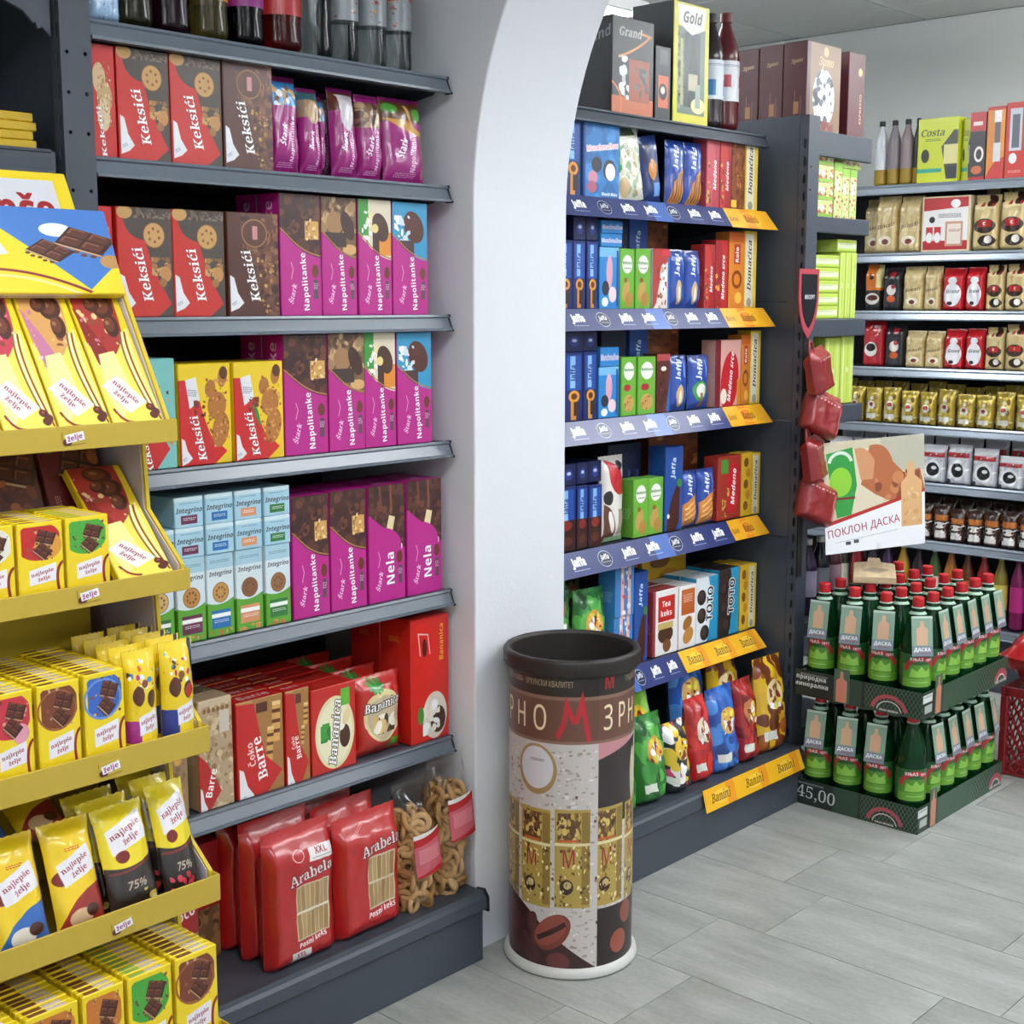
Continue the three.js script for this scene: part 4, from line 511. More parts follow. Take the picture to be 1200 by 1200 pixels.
// third tray
[['mb_white', 0.62, 0.689], ['mb_orange', 0.69, 0.76], ['mb_green', 0.761, 0.83], ['mb_pink', 0.832, 0.9], ['mb_brown', 0.903, 0.97], ['mb_blue', 0.973, 1.04]].forEach(([n, a, b]) => stackRow(n, a, b, 0.148, 0.841, -1.702, 'on third tray', 13));
const dots = (p) => { p.bg('#f0cf1c'); p.speck(26, ['#ffffff', '#c0287c', '#3a8ac8', '#e86a2a', '#ffffff', '#5a2c18'], 0.05, 0.08, 0.95, 0.45, 0.02, 0.07); p.ell(0.3, 0.4, 0.16, 0.2, '#5a2c1a'); p.ell(0.7, 0.44, 0.16, 0.18, '#48210f'); p.ell(0.5, 0.3, 0.1, 0.08, '#8a4a2a'); };
design('ballbag', [0.07, 0.16, 0.04], 'yellow bag of chocolate balls with coloured dots', (p) => { dots(p); p.rect(0, 0.62, 0.3, 0.2, '#a82a8a'); nzLogo(p, 0.55, 0.64, 0.6, 0); }, { kind: 'pouch', cat: 'sweets bag' });
design('ballbag2', [0.07, 0.16, 0.04], 'yellow bag of chocolate balls with navy corner', (p) => { dots(p); p.ell(0.74, 0.45, 0.16, 0.14, '#b82a2a'); p.rect(0, 0.6, 0.35, 0.25, '#24348a'); p.rect(0.85, 0, 0.1, 0.3, '#20305a'); nzLogo(p, 0.58, 0.64, 0.55, 0); }, { kind: 'pouch', cat: 'sweets bag' });
for (let k = 0; k < 5; k++) { put('ballbag', 1.043, 1.1, 0.165, 0.842, -1.7 - k * 0.034, 'on the third tray', null, { d: 0.034, turn: 0, type: 'stand' }); put('ballbag2', 1.102, 1.162, 0.168, 0.842, -1.698 - k * 0.034, 'on the third tray', null, { d: 0.034, turn: 0, type: 'stand' }); }
// fourth tray
const slant = (c, pic) => (p) => { p.bg('#f2cd16'); p.curve([[0, 1], [0, 0.92], [0.3, 0.62, 1, 0.58], [1, 1]], c); p.ell(0.45, 0.84, 0.24, 0.18, pic); p.ell(0.7, 0.8, 0.14, 0.12, '#4a2416'); p.ell(0.2, 0.48, 0.16, 0.14, '#7a1c18'); nzLogo(p, 0.52, 0.4, 0.72, -0.2); p.small(0.35, 0.24, 0.3, 2, '#c02a2a'); };
design('sl_blue', [0.085, 0.19, 0.03], 'yellow chocolate bag with blue corner', slant('#2f68b4', '#e6e0d0'), { kind: 'pouch', cat: 'chocolate' });
design('sl_red', [0.085, 0.19, 0.03], 'yellow chocolate bag with brick red corner', slant('#9c2c22', '#d9b58a'), { kind: 'pouch', cat: 'chocolate' });
const darkC = (c) => (p) => { p.bg('#2a201c'); p.curve([[0, 0], [1, 0], [1, 0.48], [0.5, 0.62, 0, 0.52]], '#efd820'); nzLogo(p, 0.52, 0.26, 0.8, -0.15); p.ell(0.35, 0.46, 0.14, 0.12, '#7a1c18'); p.line([[0.05, 0.58], [0.5, 0.62, 0.95, 0.52]], '#7a2c1a', 0.05); p.txt('75%', 0.5, 0.72, 0.22, '#b8a890', { it: 1 }); p.speck(10, c, 0.1, 0.78, 0.9, 0.96, 0.04, 0.1); };
design('dk_nut', [0.085, 0.19, 0.03], 'black and yellow chocolate bag with blossoms', darkC(['#e8d9a0', '#c9b44a', '#3c2a20']), { kind: 'pouch', cat: 'chocolate' });
design('dk_berry', [0.085, 0.19, 0.03], 'black and yellow chocolate bag with raspberries', darkC(['#c8283a', '#e0485a', '#8c1a28']), { kind: 'pouch', cat: 'chocolate' });
[['sl_red', 0.58, 0.658], ['dk_nut', 0.66, 0.74], ['sl_blue', 0.742, 0.822], ['sl_blue', 0.828, 0.912], ['sl_red', 0.916, 0.998], ['dk_nut', 1.0, 1.09], ['dk_berry', 1.092, 1.16]].forEach(([n, a, b], i) => { for (let k = 0; k < (i === 3 || i === 4 ? 1 : 3); k++) put(n, a, b, 0.165 + (i === 6 ? 0.012 : 0), 0.611, -1.688 - k * 0.04, k ? 'behind, fourth tray' : 'in front, fourth tray', null, { d: 0.03, lean: 0.3, turn: i === 5 ? 0.06 : 0, wr: 1.2 }); });
put('sl_blue', 0.835, 0.92, 0.15, 0.715, -1.80, 'lying back above the fourth tray', null, { lean: 1.05, d: 0.025 });
put('sl_red', 0.925, 1.01, 0.15, 0.717, -1.80, 'lying back above the fourth tray', null, { lean: 1.05, d: 0.025 });
// bottom tray
[['mb_brown', 0.6, 0.68], ['mb_blue', 0.682, 0.76], ['mb_red', 0.762, 0.843], ['mb_orange', 0.846, 0.928], ['mb_orange', 0.931, 1.0], ['mb_green', 1.003, 1.08], ['mb_brown', 1.083, 1.16]].forEach(([n, a, b]) => stackRow(n, a, b, 0.175, 0.366, -1.672, 'on bottom tray', 14));

// ---------------------------------------------------------------- printed coffee drum by the arch
{
  const cv = document.createElement('canvas'); cv.width = 1024; cv.height = 1024; const g = cv.getContext('2d');
  const p = new Pen({ s: { g }, x: 0, y: 0, w: 1024, h: 1024 });
  // one wrap covers 150 degrees; drawn once and repeated round the drum. v runs 0 (top) .. 1 (bottom)
  p.rect(0, 0, 1, 0.09, '#2a221f'); p.txt('ТРАДИЦИОНАЛНО МЛЕВЕНА КАФА · ВРХУНСКИ КВАЛИТЕТ', 0.52, 0.05, 0.026, '#b8a48c', { w: 'normal' }); p.txt('M', 0.06, 0.045, 0.07, '#b8242c');
  p.rect(0, 0.09, 1, 0.155, '#6e4a3c'); p.rect(0, 0.09, 1, 0.012, '#8a6a5a'); p.rect(0, 0.235, 1, 0.01, '#8a6a5a');
  for (const [c, x] of [['З', 0.36], ['Р', 0.47], ['Н', 0.58], ['О', 0.7], ['З', 0.055], ['Р', 0.145], ['Н', 0.235]]) p.txt(c, x, 0.165, 0.115, '#f2e2b8', { w: 'normal' });
  p.line([[0.79, 0.225], [0.825, 0.18], [0.84, 0.115], [0.87, 0.165], [0.89, 0.165], [0.915, 0.105], [0.95, 0.235]], '#c22a34', 0.024);
  p.rect(0, 0.245, 1, 0.755, '#cbc4c0');
  for (let k = 0; k < 900; k++) p.ell(rr(0, 1), rr(0.26, 1), rr(0.004, 0.014), rr(0.002, 0.005), ['#a59a94', '#e4dedb', '#9a8a82', '#b5aaa6'][k % 4]);
  for (let k = 0; k < 34; k++) p.ell(rr(0.3, 1), rr(0.28, 0.9), 0.007, 0.006, '#6a4a44');
  p.ell(0.68, 0.335, 0.112, 0.084, '#a98a5c'); p.ell(0.68, 0.33, 0.094, 0.07, '#d9d6dc'); p.small(0.645, 0.3, 0.08, 2, '#333');
  p.poly([[0, 0.245], [0.26, 0.245], [0.2, 0.27], [0.0, 0.3]], '#c98a90'); p.curve([[0, 0.3], [0.1, 0.28, 0.3, 0.25], [0.3, 0.52], [0, 0.52]], '#33292a');
  p.ell(0.27, 0.38, 0.035, 0.09, '#d9cfae');
  for (let k = 0; k < 5; k++) { const x = -0.0175 + k * 0.2, y = 0.46 + (k % 2) * 0.006; p.rect(x, y, 0.178, 0.33, '#b49a4a'); p.rect(x + 0.135, y + 0.01, 0.04, 0.31, '#8f7633'); p.rect(x + 0.015, y + 0.012, 0.115, 0.095, '#6a4a2a'); p.speck(46, ['#d9bf6a', '#4a2c18', '#8a6a32', '#c9a85a'], x + 0.01, y + 0.01, x + 0.13, y + 0.11, 0.004, 0.014); p.txt('M', x + 0.07, y + 0.165, 0.085, '#a0262a', { w: 'normal' }); p.ell(x + 0.06, y + 0.26, 0.034, 0.026, '#3c2614'); p.ell(x + 0.065, y + 0.254, 0.02, 0.013, '#c9b27a'); p.speck(60, ['#e2cf8a', '#7a5a2c', '#efe2b0', '#5a3a1c'], x, y + 0.12, x + 0.178, y + 0.33, 0.003, 0.009); p.rect(x, y + 0.112, 0.178, 0.01, '#e6d9a4'); p.rect(x + 0.02, y + 0.1, 0.1, 0.008, '#c8622a'); }
  p.curve([[0.28, 0.79], [0.5, 0.74, 0.68, 0.84], [0.85, 0.93, 1, 1.0], [0.28, 1]], '#3a1c1c'); p.rect(0.0, 0.8, 0.28, 0.2, '#2c2020');
  p.speck(30, ['#4c2626', '#2c1414', '#5a2e2c'], 0.28, 0.82, 0.7, 1, 0.03, 0.07);
  p.ell(0.77, 0.878, 0.1, 0.055, '#7c3828', -0.4); p.ell(0.76, 0.872, 0.092, 0.045, '#94483a', -0.4); p.line([[0.69, 0.905], [0.76, 0.88, 0.84, 0.845]], '#3a1712', 0.018);
  p.ell(0.5, 0.86, 0.07, 0.05, '#5c2a26', 0.3); p.ell(0.14, 0.93, 0.06, 0.04, '#a0503a'); p.ell(0.2, 0.84, 0.05, 0.04, '#94503c'); p.ell(0.8, 0.975, 0.06, 0.03, '#6a3230');
  const tx = new THREE.CanvasTexture(cv); tx.colorSpace = THREE.SRGBColorSpace; tx.wrapS = THREE.RepeatWrapping;
  const t = thing('coffee_drum', 'tall round coffee drum bin with brown band and gold packet print', 'bin', [2.353, 0, -1.979]);
  const R = 0.143, H0 = 0.022, H1 = 0.713; const n = 64;
  const P = [], U = [], I = []; for (let i = 0; i <= n; i++) for (let j = 0; j < 2; j++) { const a = i / n * Math.PI * 2; P.push(Math.sin(a) * R, j ? H1 : H0, Math.cos(a) * R); U.push(i / n * 2, j); }
  for (let i = 0; i < n; i++) { const a = i * 2; I.push(a, a + 2, a + 3, a, a + 3, a + 1); }
  const gg = new THREE.BufferGeometry(); gg.setAttribute('position', new THREE.Float32BufferAttribute(P, 3)); gg.setAttribute('uv', new THREE.Float32BufferAttribute(U, 2)); gg.setIndex(I); gg.computeVertexNormals();
  const wrap = part('printed_wrap', gg, new THREE.MeshPhysicalMaterial({ map: tx, roughness: 0.4, clearcoat: 0.3, clearcoatRoughness: 0.3 }), t); wrap.rotation.y = -0.44;
  part('rim', lathe([[R - 0.004, H1 - 0.02], [R + 0.006, H1 - 0.02], [R + 0.012, H1 - 0.012], [R + 0.013, H1 + 0.012], [R + 0.008, H1 + 0.02], [R, H1 + 0.02], [R - 0.006, H1 + 0.012], [R - 0.008, 0.5]], 64), std('#2b2523', 0.5), t);
  part('base_ring', lathe([[0, 0.001], [R + 0.008, 0.001], [R + 0.012, 0.006], [R + 0.01, 0.018], [R + 0.002, 0.024], [R - 0.004, 0.024]], 64), std('#cfcfca', 0.4), t);
  part('inner_floor', lathe([[0, 0.6], [R - 0.008, 0.6]], 48), std('#2b2523', 0.5), t);
  design('drumbag', [0.12, 0.16, 0.04], 'dark green snack bag', (q) => { q.bg('#1f4a26'); q.ell(0.5, 0.4, 0.3, 0.3, '#4a9a3c'); q.speck(10, ['#d9c93a', '#e0e8d0'], 0.2, 0.3, 0.8, 0.6, 0.03, 0.07); }, { kind: 'pouch', cat: 'snack bag' });
  [[0.03, 0.611, 0.045, 0.7, 'uppermost'], [-0.05, 0.607, -0.005, -0.5, 'lower']].forEach(([dx, y, dz, r, w], k) => { const m = put('drumbag', 0, 0.1, 0.12, 0, 0, '', 'snack bags in the drum', { type: 'pillow', d: 0.03, label: `dark green snack bag lying inside the drum, ${w} of two` }); m.rotation.set(-Math.PI / 2, 0, 0); m.rotation.order = 'YXZ'; m.rotation.y = r; m.position.set(2.353 + dx + Math.sin(r) * 0.06, y + k * 0 + 0.016, -1.979 + dz + Math.cos(r) * 0.06 - 0.03); if (!k) m.position.y += 0.028; });
}
// ---------------------------------------------------------------- bottle stack in green trays
design('bt_label', [0.28, 0.1, 0.001], 'x', (p) => { p.bg('#1d5a2a'); for (let k = 0; k < 2; k++) { const x = 0.25 + k * 0.5; p.rect(x - 0.2, 0.32, 0.4, 0.68, '#4f8c26'); p.rect(x - 0.2, 0.74, 0.4, 0.26, '#6aa52e'); p.poly([[x - 0.12, 0.7], [x - 0.1, 0.42], [x - 0.04, 0.52], [x, 0.36], [x + 0.05, 0.52], [x + 0.1, 0.42], [x + 0.12, 0.7]], '#8cc44a'); p.ring(x, 0.62, 0.17, 0.175, '#b02a32', 0.05, 3.35, 6.08); p.txt('КЊАЗ', x - 0.05, 0.15, 0.05, '#f2e6e6'); p.txt('1811', x + 0.09, 0.18, 0.04, '#f2e6e6'); p.small(x - 0.1, 0.85, 0.2, 1, '#e9f2d8'); } }, {  });
design('bt_tag', [0.055, 0.1, 0.001], 'x', (p) => { p.bg('#8aa893'); p.rect(0, 0, 1, 0.06, '#bcd0c0'); p.poly([[0.42, 0.12], [0.58, 0.12], [0.6, 0.26], [0.76, 0.32], [0.76, 0.72], [0.24, 0.72], [0.24, 0.32], [0.4, 0.26]], '#d9ae8c'); p.rect(0, 0.74, 1, 0.26, '#7e8a96'); p.txt('ДАСКА', 0.5, 0.82, 0.24, '#f4f4f4'); p.small(0.15, 0.91, 0.7, 1, '#b03a3a'); }, {  });
const tagMat = sheetMat(DS.bt_tag.sheet, 'carton');
const petGreen = std('#1c6a34', 0.12, { transmission: 0.75, thickness: 0.05, ior: 1.36, attenuationColor: new THREE.Color('#0f5a2a'), attenuationDistance: 0.05 });
function waterBottle() {
  const t = new THREE.Group(); const r = 0.0435;
  part('body', lathe([[0, 0.004], [r * 0.7, 0], [r * 0.96, 0.01], [r, 0.022], [r * 0.96, 0.04], [r, 0.05], [r * 0.96, 0.06], [r, 0.072], [r * 0.985, 0.076], [r * 0.985, 0.168], [r, 0.174], [r * 0.97, 0.2], [r * 0.78, 0.235], [r * 0.5, 0.265], [0.0135, 0.288], [0.0135, 0.3], [0, 0.3]], 28), petGreen, t);
  part('label', cylLabel('bt_label', r * 1.004, 0.078, 0.166, 0, Math.PI * 2, Math.PI / 2 * 0), sheetMat(DS.bt_label.sheet, 'carton'), t);
  part('cap', lathe([[0.0145, 0.288], [0.0165, 0.289], [0.0165, 0.311], [0.015, 0.3135], [0, 0.3135]], 20), std('#c4202a', 0.4), t, 'red screw cap');
  part('neck_ring', lathe([[0.0135, 0.284], [0.019, 0.285], [0.019, 0.287], [0.0135, 0.288]], 16), std('#bcd0c0', 0.4), t);
  return t;
}
function neckTag(t, a, tagged) { // folded card with a hole, hung on the neck
  if (tagged) { const D = DS.bt_tag, m = part('neck_tag', cartonGeo(D, 0.06, 0.106, 0.0012, 0.0003), tagMat, t, 'pale green hang tag with a wooden board picture'); const d = 0.0525; m.position.set(Math.sin(a) * d, 0.164, Math.cos(a) * d); m.rotation.order = 'YXZ'; m.rotation.set(-0.2, a, 0); }
  const f = part('neck_collar', lathe([[0.0175, 0.274], [0.024, 0.268], [0.0245, 0.27], [0.018, 0.276]], 16), std('#a9c8b0', 0.5), t);
}
{
  const proto = waterBottle(); proto.scale.y = 1.066; const SX = 3.567, SZ = -1.715, px = 0.092, pz = 0.0995, NX = 6, NZ = 4;
  for (const [tier, y] of [[0, 0.006], [1, 0.342]]) for (let i = 0; i < NX; i++) for (let j = 0; j < NZ; j++) {
    if (!tier && i > 0 && j > 0 && (i > 1 && j > 1)) continue; // wholly hidden inside the lower layer
    const b = proto.clone(true), x = SX + 0.047 + i * px, z = SZ - 0.047 - j * pz;
    b.position.set(x, y, z); const left = i === 0, front = j === 0; b.rotation.y = 0; const a = front && !left ? rr(-0.1, 0.1) : left && !front ? -Math.PI / 2 + rr(-0.1, 0.3) : -0.75;
    b.children[1].rotation.y = a - Math.PI / 2; if (tier === 0 && left && front) b.children[1].rotation.y = a - Math.PI / 2;
    if (!(tier === 0 && i === 0 && j === 0) && !(tier === 1 && left && j === 3 && false)) neckTag(b, a + rr(-0.12, 0.12), left || front);
    const corner = left && front; const lab = `red-capped green water bottle, ${corner ? 'corner' : left ? ['', 'second', 'third', 'fourth'][j] + ' from corner, short side' : front ? ['', 'second', 'third', 'fourth', 'fifth', 'sixth'][i] + ' from corner, long side' : `${['first', 'second', 'third', 'fourth', 'fifth', 'sixth'][i]} along, ${['first', 'second', 'third', 'fourth'][j]} row in`}, ${tier ? 'upper' : 'lower'} tray`;
    top(b, 'water_bottle', lab, 'bottle', lab);
  }
  // printed trays
  const arch = (p, x, y, s) => { p.ring(x, y, s, s * 0.9, '#b8505a', 0.03, 3.3, 6.12); p.ring(x, y, s * 0.72, s * 0.62, '#e6d6d6', 0.008, 3.3, 6.12); p.txt('КЊАЗ МИЛОШ', x, y - s * 0.4, 0.02, '#f2e8e8'); };
  const lattice = (p, x0, x1) => { p.clip((g) => g.rect(p.X(x0), p.Y(0), (x1 - x0) * p.w, p.h), () => { for (let k = -4; k < 40; k++) { p.line([[x0 + k * 0.03, 0], [x0 + k * 0.03 + 0.12, 1]], '#5f8a68', 0.0035); p.line([[x0 + k * 0.03, 1], [x0 + k * 0.03 + 0.12, 0]], '#5f8a68', 0.0035); } }); };
  const tart = (price) => (p) => { p.bg('#1f2a24'); p.rect(0.34, 0, 0.2, 1, '#2d4a38'); lattice(p, 0.56, 1); arch(p, 0.75, 0.95, 0.13); p.small(0.04, 0.12, 0.22, 2, '#c9d4cc'); if (price) p.txt('45,00', 0.2, 0.5, 0.13, '#d9dedb', { it: 1, w: 'normal', f: 'serif', rot: 0.05 }); else { p.txt('природна', 0.13, 0.25, 0.05, '#dfe6e0'); p.txt('минерална', 0.13, 0.52, 0.05, '#dfe6e0'); } };
  design('tray_side', [0.41, 0.082, 0.003], 'x', tart(false), {  }); design('tray_side_price', [0.41, 0.082, 0.003], 'x', tart(true), {  });
  design('tray_front', [0.57, 0.082, 0.003], 'x', (p) => { p.bg('#24352b'); p.rect(0.22, 0, 0.4, 1, '#3a5a44'); lattice(p, 0.62, 1); arch(p, 0.92, 0.9, 0.07); p.rect(0.0, 0.1, 0.1, 0.3, '#dfe6e0'); p.rect(0.02, 0.5, 0.08, 0.3, '#b9c4bc'); p.small(0.01, 0.15, 0.08, 2, '#24352b'); }, {  });
  design('tray_tab', [0.05, 0.12, 0.003], 'x', (p) => { p.bg('#4a6a54'); p.poly([[0.42, 0.06], [0.58, 0.06], [0.62, 0.26], [0.85, 0.34], [0.85, 0.98], [0.15, 0.98], [0.15, 0.34], [0.38, 0.26]], '#d9886a'); }, {  });
  [[0.0, 'tray_side_price', 'dark green printed bottle tray on the floor with chalked price'], [0.3365, 'tray_side', 'dark green printed bottle tray resting on lower bottles']].forEach(([y, sd, lab]) => {
    const t = thing('bottle_tray', lab, 'tray', [SX - 0.004, y, SZ + 0.004]); const W = 0.565, Dp = 0.408, H = 0.078, m = (n) => sheetMat(DS[n].sheet, 'carton');
    part('tray_floor', box(0, W, 0, 0.005, -Dp, 0), std('#26352c', 0.6), t);
    const a = part('tray_wall', cartonGeo(DS[sd], Dp, H, 0.003, 0.0006), m(sd), t); a.position.set(0, 0, -Dp / 2); a.rotation.y = -Math.PI / 2;
    const b = part('tray_wall', cartonGeo(DS.tray_front, W, H, 0.003, 0.0006), m('tray_front'), t); b.position.set(W / 2, 0, 0);
    const c = part('tray_wall', cartonGeo(DS[sd], Dp, H, 0.003, 0.0006), m(sd), t); c.position.set(W, 0, -Dp / 2); c.rotation.y = Math.PI / 2;
    const e = part('tray_wall', cartonGeo(DS.tray_front, W, H, 0.003, 0.0006), m('tray_front'), t); e.position.set(W / 2, 0, -Dp); e.rotation.y = Math.PI;
    const tb = part('tray_tab', cartonGeo(DS.tray_tab, 0.042, 0.115, 0.002, 0.0004), m('tray_tab'), t, 'raised tab with a pink board print'); tb.position.set(0.09, 0.002, 0.0028);
    if (y) { const tc = part('tray_tab', cartonGeo(DS.tray_tab, 0.05, 0.1, 0.002, 0.0004), m('tray_tab'), t, 'raised tab with a pink board print'); tc.position.set(-0.0028, 0.002, -Dp * 0.62); tc.rotation.y = -Math.PI / 2; }
  });
}
// wooden board lying on the caps, its clear clip and the poster
{
  const wood = (() => { const a = vnoise(6, 3), b = vnoise(40, 4); const tx = noiseTex(256, (u, v) => { const q = (a(u * 0.3, v * 2) - 0.5) * 26 + (b(u * 0.2, v * 3) - 0.5) * 26; return [206 + q, 182 + q, 146 + q * 0.8]; }, [1, 1], true); return std('#ffffff', 0.6, { map: tx }); })();
  const s = new THREE.Shape(); s.moveTo(-0.12, -0.06); s.lineTo(0.1, -0.06); s.quadraticCurveTo(0.11, -0.06, 0.115, -0.05); s.lineTo(0.13, -0.02); s.lineTo(0.2, -0.016); s.lineTo(0.2, 0.016); s.lineTo(0.13, 0.02); s.lineTo(0.115, 0.05); s.quadraticCurveTo(0.11, 0.06, 0.1, 0.06); s.lineTo(-0.12, 0.06); s.closePath();
  const g = new THREE.ExtrudeGeometry(s, { depth: 0.016, bevelEnabled: true, bevelSize: 0.002, bevelThickness: 0.002, bevelSegments: 2 });
  const b = top(new THREE.Mesh(g, wood), 'cutting_board', 'pale wooden cutting board lying on red bottle caps', 'cutting board'); 
  design('poster', [0.36, 0.36, 0.002], 'x', (p) => {
    p.bg('#eef0f4'); p.poly([[0, 0], [1, 0], [1, 0.56], [0, 0.78]], '#cfc6a8'); p.rect(0.28, 0.08, 0.3, 0.6, '#ddd3b8'); p.poly([[0.55, 0], [1, 0], [1, 0.32], [0.62, 0.3]], '#b9b6a2');
    p.curve([[0.45, 0.06], [0.62, 0.02, 0.68, 0.22], [0.8, 0.34], [0.95, 0.3], [1, 0.5], [0.7, 0.6], [0.5, 0.5], [0.36, 0.4]], '#b5683c'); p.curve([[0.3, 0.08], [0.42, 0.04, 0.5, 0.2], [0.48, 0.36], [0.36, 0.36]], '#cf9468'); p.speck(20, ['#8a4426', '#c9824e'], 0.5, 0.3, 0.95, 0.58, 0.02, 0.06);
    p.curve([[0.02, 0.1], [0.28, 0.06], [0.32, 0.4], [0.26, 0.66], [0.12, 0.68], [0.06, 0.4]], '#2c9a3e'); p.ell(0.16, 0.36, 0.11, 0.13, '#8ecf34'); p.ring(0.16, 0.2, 0.11, 0.1, '#d9e6dc', 0.03, 3.3, 6.1); p.rect(0.05, 0.5, 0.25, 0.02, '#7a2a20');
    p.poly([[0, 0.72], [1, 0.49], [1, 0.52], [0, 0.755]], '#b8221c'); p.poly([[0, 0.755], [1, 0.52], [1, 1], [0, 1]], '#eef0f4');
    p.poly([[0.83, 0.24], [0.89, 0.24], [0.9, 0.36], [0.97, 0.42], [0.97, 0.82], [0.76, 0.82], [0.76, 0.42], [0.82, 0.36]], '#dcae78'); p.speck(14, ['#cf9e66', '#e6bf8c'], 0.78, 0.44, 0.95, 0.8, 0.01, 0.03);
    p.txt('ПОКЛОН ДАСКА', 0.38, 0.78, 0.098, '#a3242e', { w: 'normal', rot: -0.12 }); p.small(0.1, 0.9, 0.62, 1, '#8a8f98', -0.1); p.rect(0.2, 0.9, 0.05, 0.03, '#444'); p.rect(0.28, 0.89, 0.05, 0.03, '#444');
  }, { dens: 1400 });
  const ps = thing('poster_stand', 'tilted gift offer poster above the bottle stack', 'poster', [3.78, 0.6985, -1.985]);
  const card = part('poster', cartonGeo(DS.poster, 0.335, 0.335, 0.003, 0.0006), sheetMat(DS.poster.sheet, 'carton'), ps); card.position.set(-0.005, 0.067, 0); card.rotation.set(0, -0.55, 0.06);
  const clear = std('#ffffff', 0.06, { transmission: 1, thickness: 0, ior: 1.3 });
  part('clip', mergeGeometries([rbox(-0.02, 0.02, 0, 0.1, -0.012, -0.008, 0.001), rbox(-0.02, 0.02, 0, 0.09, 0.008, 0.012, 0.001), rbox(-0.035, 0.035, 0, 0.004, -0.03, 0.03, 0.001)]), clear, ps, 'clear plastic clip');
  b.rotation.set(-Math.PI / 2, 0, 0); b.position.set(3.80, 0.6795, -2.0); b.rotation.z = 0.5;
}
// ---------------------------------------------------------------- red hanging pouches on the end upright
design('redpouch', [0.1, 0.17, 0.03], 'red seasoning pouch', (p) => { p.bg('#861a1b'); p.rect(0, 0.0, 1, 0.22, '#9a1d1d'); for (let k = 0; k < 7; k++) p.rect(0.12 + k * 0.11, 0.26, 0.06, 0.035, '#d9a8a4'); p.small(0.1, 0.8, 0.6, 1, '#b84a46'); p.rect(0.86, 0.3, 0.06, 0.6, '#c86a66'); }, { kind: 'pouch', cat: 'pouch' });
{
  const s = thing('clip_strip', 'hanging black clip strip with red arched header on the end upright', 'clip strip', [3.6, 0.735, -2.14]);
  part('strip', rbox(-0.012, 0.012, -0.05, 0.72, -0.003, 0.0, 0.001), std('#1a1b1e', 0.5), s);
  const sh2 = new THREE.Shape(); sh2.moveTo(-0.055, 0.86); sh2.lineTo(0.055, 0.86); sh2.lineTo(0.055, 0.78); sh2.quadraticCurveTo(0.05, 0.7, 0, 0.66); sh2.quadraticCurveTo(-0.05, 0.7, -0.055, 0.78); sh2.closePath();
  const hg = new THREE.ExtrudeGeometry(sh2, { depth: 0.003, bevelEnabled: false }); part('header', hg, std('#b04450', 0.4), s, 'red arched header');
  const sh3 = new THREE.Shape(); sh3.moveTo(-0.042, 0.845); sh3.lineTo(0.042, 0.845); sh3.lineTo(0.042, 0.785); sh3.quadraticCurveTo(0.036, 0.715, 0, 0.69); sh3.quadraticCurveTo(-0.036, 0.715, -0.042, 0.785); sh3.closePath();
  const h2 = new THREE.ExtrudeGeometry(sh3, { depth: 0.002, bevelEnabled: false }); h2.translate(0, 0, 0.003); part('header_panel', h2, std('#17181a', 0.4), s);
  design('hd_text', [0.07, 0.02, 0.001], 'x', (p) => { p.bg('#17181a'); p.txt('RECEPT', 0.5, 0.5, 0.22, '#e6e6e6'); }, {  });
  const hx = part('header_text', cartonGeo(DS.hd_text, 0.07, 0.02, 0.001, 0.0002), sheetMat(DS.hd_text.sheet, 'carton'), s); hx.position.set(0, 0.77, 0.0056);
  [[0.02, 1.25, -0.16, 0.25, 'first below the header'], [0.035, 1.125, 0.42, 0.2, 'second below the header'], [0.012, 0.995, -0.1, 0.3, 'third below the header'], [0.022, 0.87, 0.4, 0.2, 'lowest but one']].forEach(([dx, y, roll, turn, w], k) => {
    const t = thing('seasoning_pouch', `red seasoning pouch on the clip strip, ${w}`, 'pouch', [3.575 + dx, y + 0.08, -2.1 + (k % 2) * 0.014]);
    const m = part('pouch', pouchGeo(DS.redpouch, 0.14, 0.13, 0.05, 'brick', k, 0.8), sheetMat(DS.redpouch.sheet, 'carton'), t); m.position.y = -0.09; 
    const sq = new THREE.TorusGeometry(0.03, 0.004, 6, 20).scale(0.7, 1.2, 1); const lp = part('hanging_loop', sq, std('#8c2a30', 0.4), t); lp.position.set(-0.045, 0.03, 0.0);
    t.rotation.set(-0.15, turn * (k % 2 ? -1 : 1), -roll);
  });
}
// ---------------------------------------------------------------- tea and gift boxes on the narrow bay
design('maroon', [0.2, 0.25, 0.08], 'maroon and kraft gift carton with oval picture', (p) => { p.bg('#54262a'); p.rect(0.1, 0, 0.9, 1, '#8a6646'); p.txt('Зрно', 0.55, 0.2, 0.17, '#d9b47a', { it: 1, f: 'serif' }); p.ell(0.55, 0.09, 0.07, 0.07, '#d9b47a'); p.ell(0.5, 0.62, 0.32, 0.42, '#c9c9cc'); p.clip((g) => g.ellipse(p.X(0.5), p.Y(0.62), 0.32 * p.w, 0.42 * p.w, 0, 0, 7), () => { p.speck(70, ['#2a2e38', '#f4f4f4', '#4a5060', '#ffffff'], 0.18, 0.25, 0.82, 1, 0.03, 0.1); }); p.speck(10, ['#7a2a22', '#8a3a2c'], 0.3, 0.88, 0.8, 1, 0.05, 0.1); }, { side: (p) => { p.bg('#54262a'); p.txt('Зрно', 0.55, 0.22, 0.2, '#c9a87a', { it: 1, f: 'serif', rot: -0.1 }); p.line([[0.5, 0.55], [0.5, 0.9], [0.75, 0.9], [0.75, 0.62]], '#b08a6a', 0.015); p.rect(0.45, 0.68, 0.22, 0.14, '#a8764a'); }, cat: 'gift box' });
